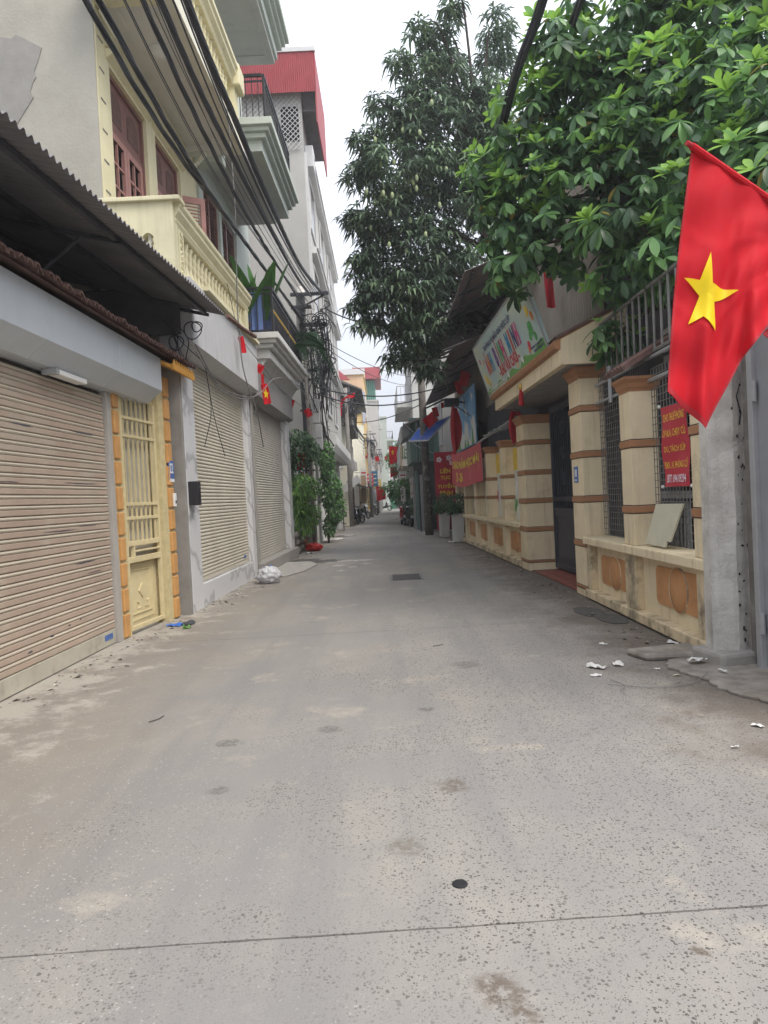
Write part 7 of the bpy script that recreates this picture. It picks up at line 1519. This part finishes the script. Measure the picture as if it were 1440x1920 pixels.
# ================================================================== bags, rubbish
def bag(name, c, r_, mt, label, seed, knot=True, extra=None):
    rnd = random.Random(seed); T = thing(name, label, 'plastic bag', c); m_ = MB(); nu, nv = 44, 26; vs = []
    for i in range(nv + 1):
        ph = math.pi * i / nv
        for j in range(nu):
            a = 2 * math.pi * j / nu; d = Vector((math.sin(ph) * math.cos(a), math.sin(ph) * math.sin(a), math.cos(ph)))
            q = 1 + 0.26 * noise.noise(d * 2.3 + Vector((seed, 0, 0))) + 0.16 * noise.noise(d * 6 + Vector((0, seed, 0))) + 0.05 * math.sin(a * 9 + 4 * noise.noise(d * 3)) * math.sin(ph) * max(0, d.z + 0.4)
            z = d.z * r_[2] * q; z = max(z, -r_[2] * 0.8); q -= 0.14 * abs(noise.noise(d * 4.5 + Vector((seed, seed, 0)))) ** 0.6; vs.append((c[0] + d.x * r_[0] * q, c[1] + d.y * r_[1] * q, c[2] + r_[2] * 0.8 + z + 0.003))
    m_.add(vs, [(i * nu + j, (i + 1) * nu + j, (i + 1) * nu + (j + 1) % nu, i * nu + (j + 1) % nu) for i in range(nv) for j in range(nu)]); m_.build('sack', mt, T, smooth=True)
    if knot:
        k = MB(); top = Vector((c[0], c[1], c[2] + r_[2] * 1.7))
        for q in range(3):
            a = q * 2.1 + seed; d = Vector((math.cos(a), math.sin(a) * 0.5, 0.5)) * r_[0] * 0.45; s_ = Vector((-d.y, d.x, 0.02)) * 0.3; k.add([top, top + d - s_, top + d * 1.1 + s_, top + s_ * 0.3], [(0, 1, 2, 3)])
        k.build('knot', extra or mt, T)
    return T
bag('plastic_bag', (-2.22, 13.3, 0), (0.23, 0.2, 0.17), 'bag_white', 'white knotted plastic bag on the road before the marble plinth', 3, True, 'bag_blue')
bag('plastic_bag', (-2.16, 21.3, 0), (0.26, 0.2, 0.13), 'bag_red', 'bright red plastic bag slumped at the foot of the poles', 7)
def scrap(c, w_, l_, h_, mt, label, seed, cat='litter', group='litter on the right roadside'):
    rnd = random.Random(seed); rot = rnd.uniform(0, 3.1); m_ = MB()
    def f(u, v):
        x, y = (u - 0.5) * w_ * (1 - 0.5 * abs(v - 0.5)), (v - 0.5) * l_; z = 0.006 + h_ * abs(noise.noise((u * 2.2 + seed, v * 2.2, seed * 1.7))) * 1.6
        return (c[0] + x * math.cos(rot) - y * math.sin(rot), c[1] + x * math.sin(rot) + y * math.cos(rot), z + c[2])
    m_.sheet(f, 7, 7); return solo(m_.build('litter', mt, smooth=False, recalc=False), label, cat, group)
L_ = [((2.50, 5.78, 0.04), 0.24, 0.13, 0.06, 'largest white paper scrap lying on the broken slab edge'), ((1.90, 5.93, 0), 0.13, 0.18, 0.05, 'pale crumpled paper left of the cement lump'), ((1.70, 5.86, 0), 0.12, 0.22, 0.07, 'dirty crumpled wrapper farthest left by the dirt patch'),
      ((2.64, 6.62, 0.0), 0.10, 0.14, 0.06, 'white scrap lying behind the cement lump'), ((2.93, 5.84, 0.04), 0.16, 0.2, 0.07, 'white scrap at the foot of the grey door'), ((2.72, 6.0, 0.09), 0.07, 0.09, 0.03, 'tiny white scrap beside the pole footing'), ((2.02, 6.72, 0), 0.06, 0.1, 0.03, 'small white scrap out in front of the fence'),
      ((2.2, 4.28, 0.0), 0.06, 0.1, 0.03, 'white scrap at the near end of the crack'), ((2.15, 5.72, 0), 0.05, 0.06, 0.02, 'tiny pale scrap left of the broken slab'), ((2.55, 5.45, 0.036), 0.14, 0.04, 0.02, 'thin white strip lying on the broken slab'), ((1.62, 5.62, 0), 0.1, 0.12, 0.02, 'faint dirty paper flattened on the dirt'), ((1.9, 3.95, 0), 0.03, 0.06, 0.02, 'tiny white chip on the near right road')]
for i, (c, w_, l_, h_, lab) in enumerate(L_): scrap(c, w_ * 0.72, l_ * 0.72, h_ * 0.5, 'paper_white', lab, i + 1)
tw_ = MB(); tw_.tube(spline([(1.62, 5.32, 0.012), (1.9, 5.18, 0.014), (2.2, 5.22, 0.012), (2.42, 5.42, 0.04)], 6), 0.003, 4); tw_.tube(spline([(1.68, 5.45, 0.012), (1.72, 5.25, 0.02), (1.66, 5.12, 0.01)], 5), 0.003, 4); solo(tw_.build('loose_wire', 'cable_grey'), 'thin pale wire curling over the dirt before the broken slab', 'wire')
for i, (x, y, a, l_) in enumerate(((-1.72, 4.95, 0.9, 0.16), (0.42, 7.0, 0.4, 0.14))):
    t = MB(); t.tube([(x, y, 0.008), (x + l_ * 0.5 * math.cos(a), y + l_ * 0.5 * math.sin(a), 0.008), (x + l_ * math.cos(a + 0.3), y + l_ * math.sin(a + 0.3), 0.004)], 0.0035, 5); solo(t.build('twig', 'bark'), ['brown twig on the left of the near road', 'twig in the middle distance right of centre', 'short twig near the middle of the road', 'short dark twig just beyond the black plug', 'tiny twig at the lower left of the road', 'thin twig right of the road centre'][i], 'twig', 'twigs on the road')
for i, (x, y, w_, l_, mt, lab) in enumerate(((-2.72, 9.0, 0.16, 0.2, 'bag_blue', 'crushed purple-blue wrapper at the foot of the yellow gate'), (-2.58, 9.05, 0.2, 0.16, 'iron_dark', 'dark crumpled rag beside the yellow gate'), (-2.5, 8.75, 0.08, 0.1, 'vine_leaf', 'small green scrap before the yellow gate'))):
    scrap((x, y, 0), w_, l_, 0.05, mt, lab, 40 + i, 'litter', 'litter by the yellow gate')
for i, (x, y, w_, l_, mt, lab) in enumerate(((-1.95, 29.5, 0.9, 1.6, 'cement_light', 'flat pale board lying by the vine-covered wall'), (-2.0, 26.8, 0.5, 0.8, 'paper_white', 'white sheet lying on the ground beyond the red bag'), (2.15, 22.2, 0.35, 0.7, 'paper_white', 'white sheet at the foot of the nearer planter'), (-2.2, 20.3, 0.2, 0.3, 'paper_white', 'white scraps in front of the red bag'))):
    scrap((x, y, 0), w_, l_, 0.05, mt, lab, 60 + i, 'litter', 'sheets on the roadside')
tr2 = thing('tile_awning_stub', 'rusty gutter stub sticking out at the end of the iron awning', 'gutter', (-1.9, 10.4, 4.0))
MB().tube([(-2.05, 9.95, 4.13), (-1.9, 10.3, 4.03), (-1.78, 10.6, 3.98)], 0.03, 6).build('spout', 'terracotta', tr2)

# ================================================================== far lane clutter
for i, (x, y, z, w_, h_, mt, lab) in enumerate(((-1.35, 51.5, 2.2, 0.5, 1.5, 's_white', 'small upright white sign projecting from the far left row'), (-1.0, 57.5, 2.4, 0.55, 1.1, 's_red', 'red upright sign projecting by the peach house'), (-0.75, 66.0, 2.6, 0.6, 1.4, 's_blue', 'blue upright sign farther along the far left row'), (-0.5, 73.0, 2.4, 0.7, 1.0, 's_yellow', 'yellow sign near the grey tower'), (1.35, 47.0, 2.3, 0.5, 1.2, 's_white', 'white upright sign on the far right'), (1.55, 55.5, 2.6, 0.6, 1.3, 's_red', 'red upright sign under the far right trees'))):
    T = thing('shop_board', lab, 'sign', (x, y, z)); MB().box(x - w_ / 2, x + w_ / 2, y, y + 0.08, z, z + h_).build('board', mt, T)
    for q in range(3): MB().box(x - w_ * 0.35, x + w_ * 0.35, y - 0.006, y - 0.001, z + h_ * (0.2 + 0.27 * q), z + h_ * (0.28 + 0.27 * q)).build('stripe', 's_white' if mt != 's_white' else 's_red', T)
    MB().tube([(x - w_ / 2, y + 0.04, z + h_ * 0.8), (x - w_ / 2 - (0.5 if x < 0.5 else -0.9), y + 0.04, z + h_ * 0.8)], 0.02, 4).build('arm', 'iron_dark', T)
for i, (x, y, z) in enumerate(((-1.2, 58, 5.2), (-0.4, 60, 5.0), (0.4, 62, 5.1))):
    pennant((x, y, z), 0.34, 0.42, ['left red pennant of the far string across the lane', 'middle red pennant of the far string across the lane', 'right red pennant of the far string across the lane'][i], random.uniform(-0.4, 0.4))
m_ = MB(); m_.tube(spline(((-1.6, 57, 5.4), (-0.4, 60, 5.02), (0.4, 62, 5.12), (1.8, 64, 5.5)), 6), 0.008, 4); solo(m_.build('bunting_string', 'cable'), 'thin pennant string crossing the far lane', 'string')
for i, (x, y, z) in enumerate(((-1.98, 42.8, 3.3), (-1.98, 47.5, 3.4), (-1.14, 60.5, 4.2), (-1.14, 65, 7.6), (-0.08, 78, 6.5), (-0.08, 80, 9.2))):
    T = thing('air_conditioner', ['air conditioner box nearest above the far shop awning', 'second air conditioner box on the porch house', 'lower air conditioner box on the peach house', 'upper air conditioner box on the peach house', 'lower air conditioner box on the grey tower', 'upper air conditioner box on the grey tower'][i], 'air conditioner', (x + 0.16, y, z), 'air conditioners on the far houses')
    MB().box(x, x + 0.32, y, y + 0.85, z, z + 0.6).build('case', 'planter_white', T, bevel=0.02); MB().lathe([(0.22, 0), (0.22, 0.02), (0.0, 0.02)], (0, 0, 0), 14).build('grille', 'iron_dark', T).matrix_basis = Matrix.Translation((0.165, 0.42, 0.3)) @ Matrix.Rotation(math.pi / 2, 4, 'Y')
motorbike((-1.72, 44.5, 0), 0.6, 'motorbike parked just before the pink sign on the left')
# ================================================================== damp air over the lane
hz = MB().box(-160, 160, -70, 220, -1.6, 19.5)
HZ = bpy.data.materials.new('haze'); HZ.use_nodes = True; HZ.node_tree.nodes.clear()
ho = HZ.node_tree.nodes.new('ShaderNodeOutputMaterial'); hv = HZ.node_tree.nodes.new('ShaderNodeVolumePrincipled')
hv.inputs['Color'].default_value = (0.93, 0.95, 0.97, 1); hv.inputs['Density'].default_value = 0.0017; hv.inputs['Anisotropy'].default_value = 0.2
HZ.node_tree.links.new(hv.outputs[0], ho.inputs['Volume']); M['haze'] = HZ
h_ = hz.build('haze', 'haze'); h_['kind'] = 'stuff'; h_['label'] = 'thin pale haze filling the air of the lane'
sc.cycles.volume_bounces = 0
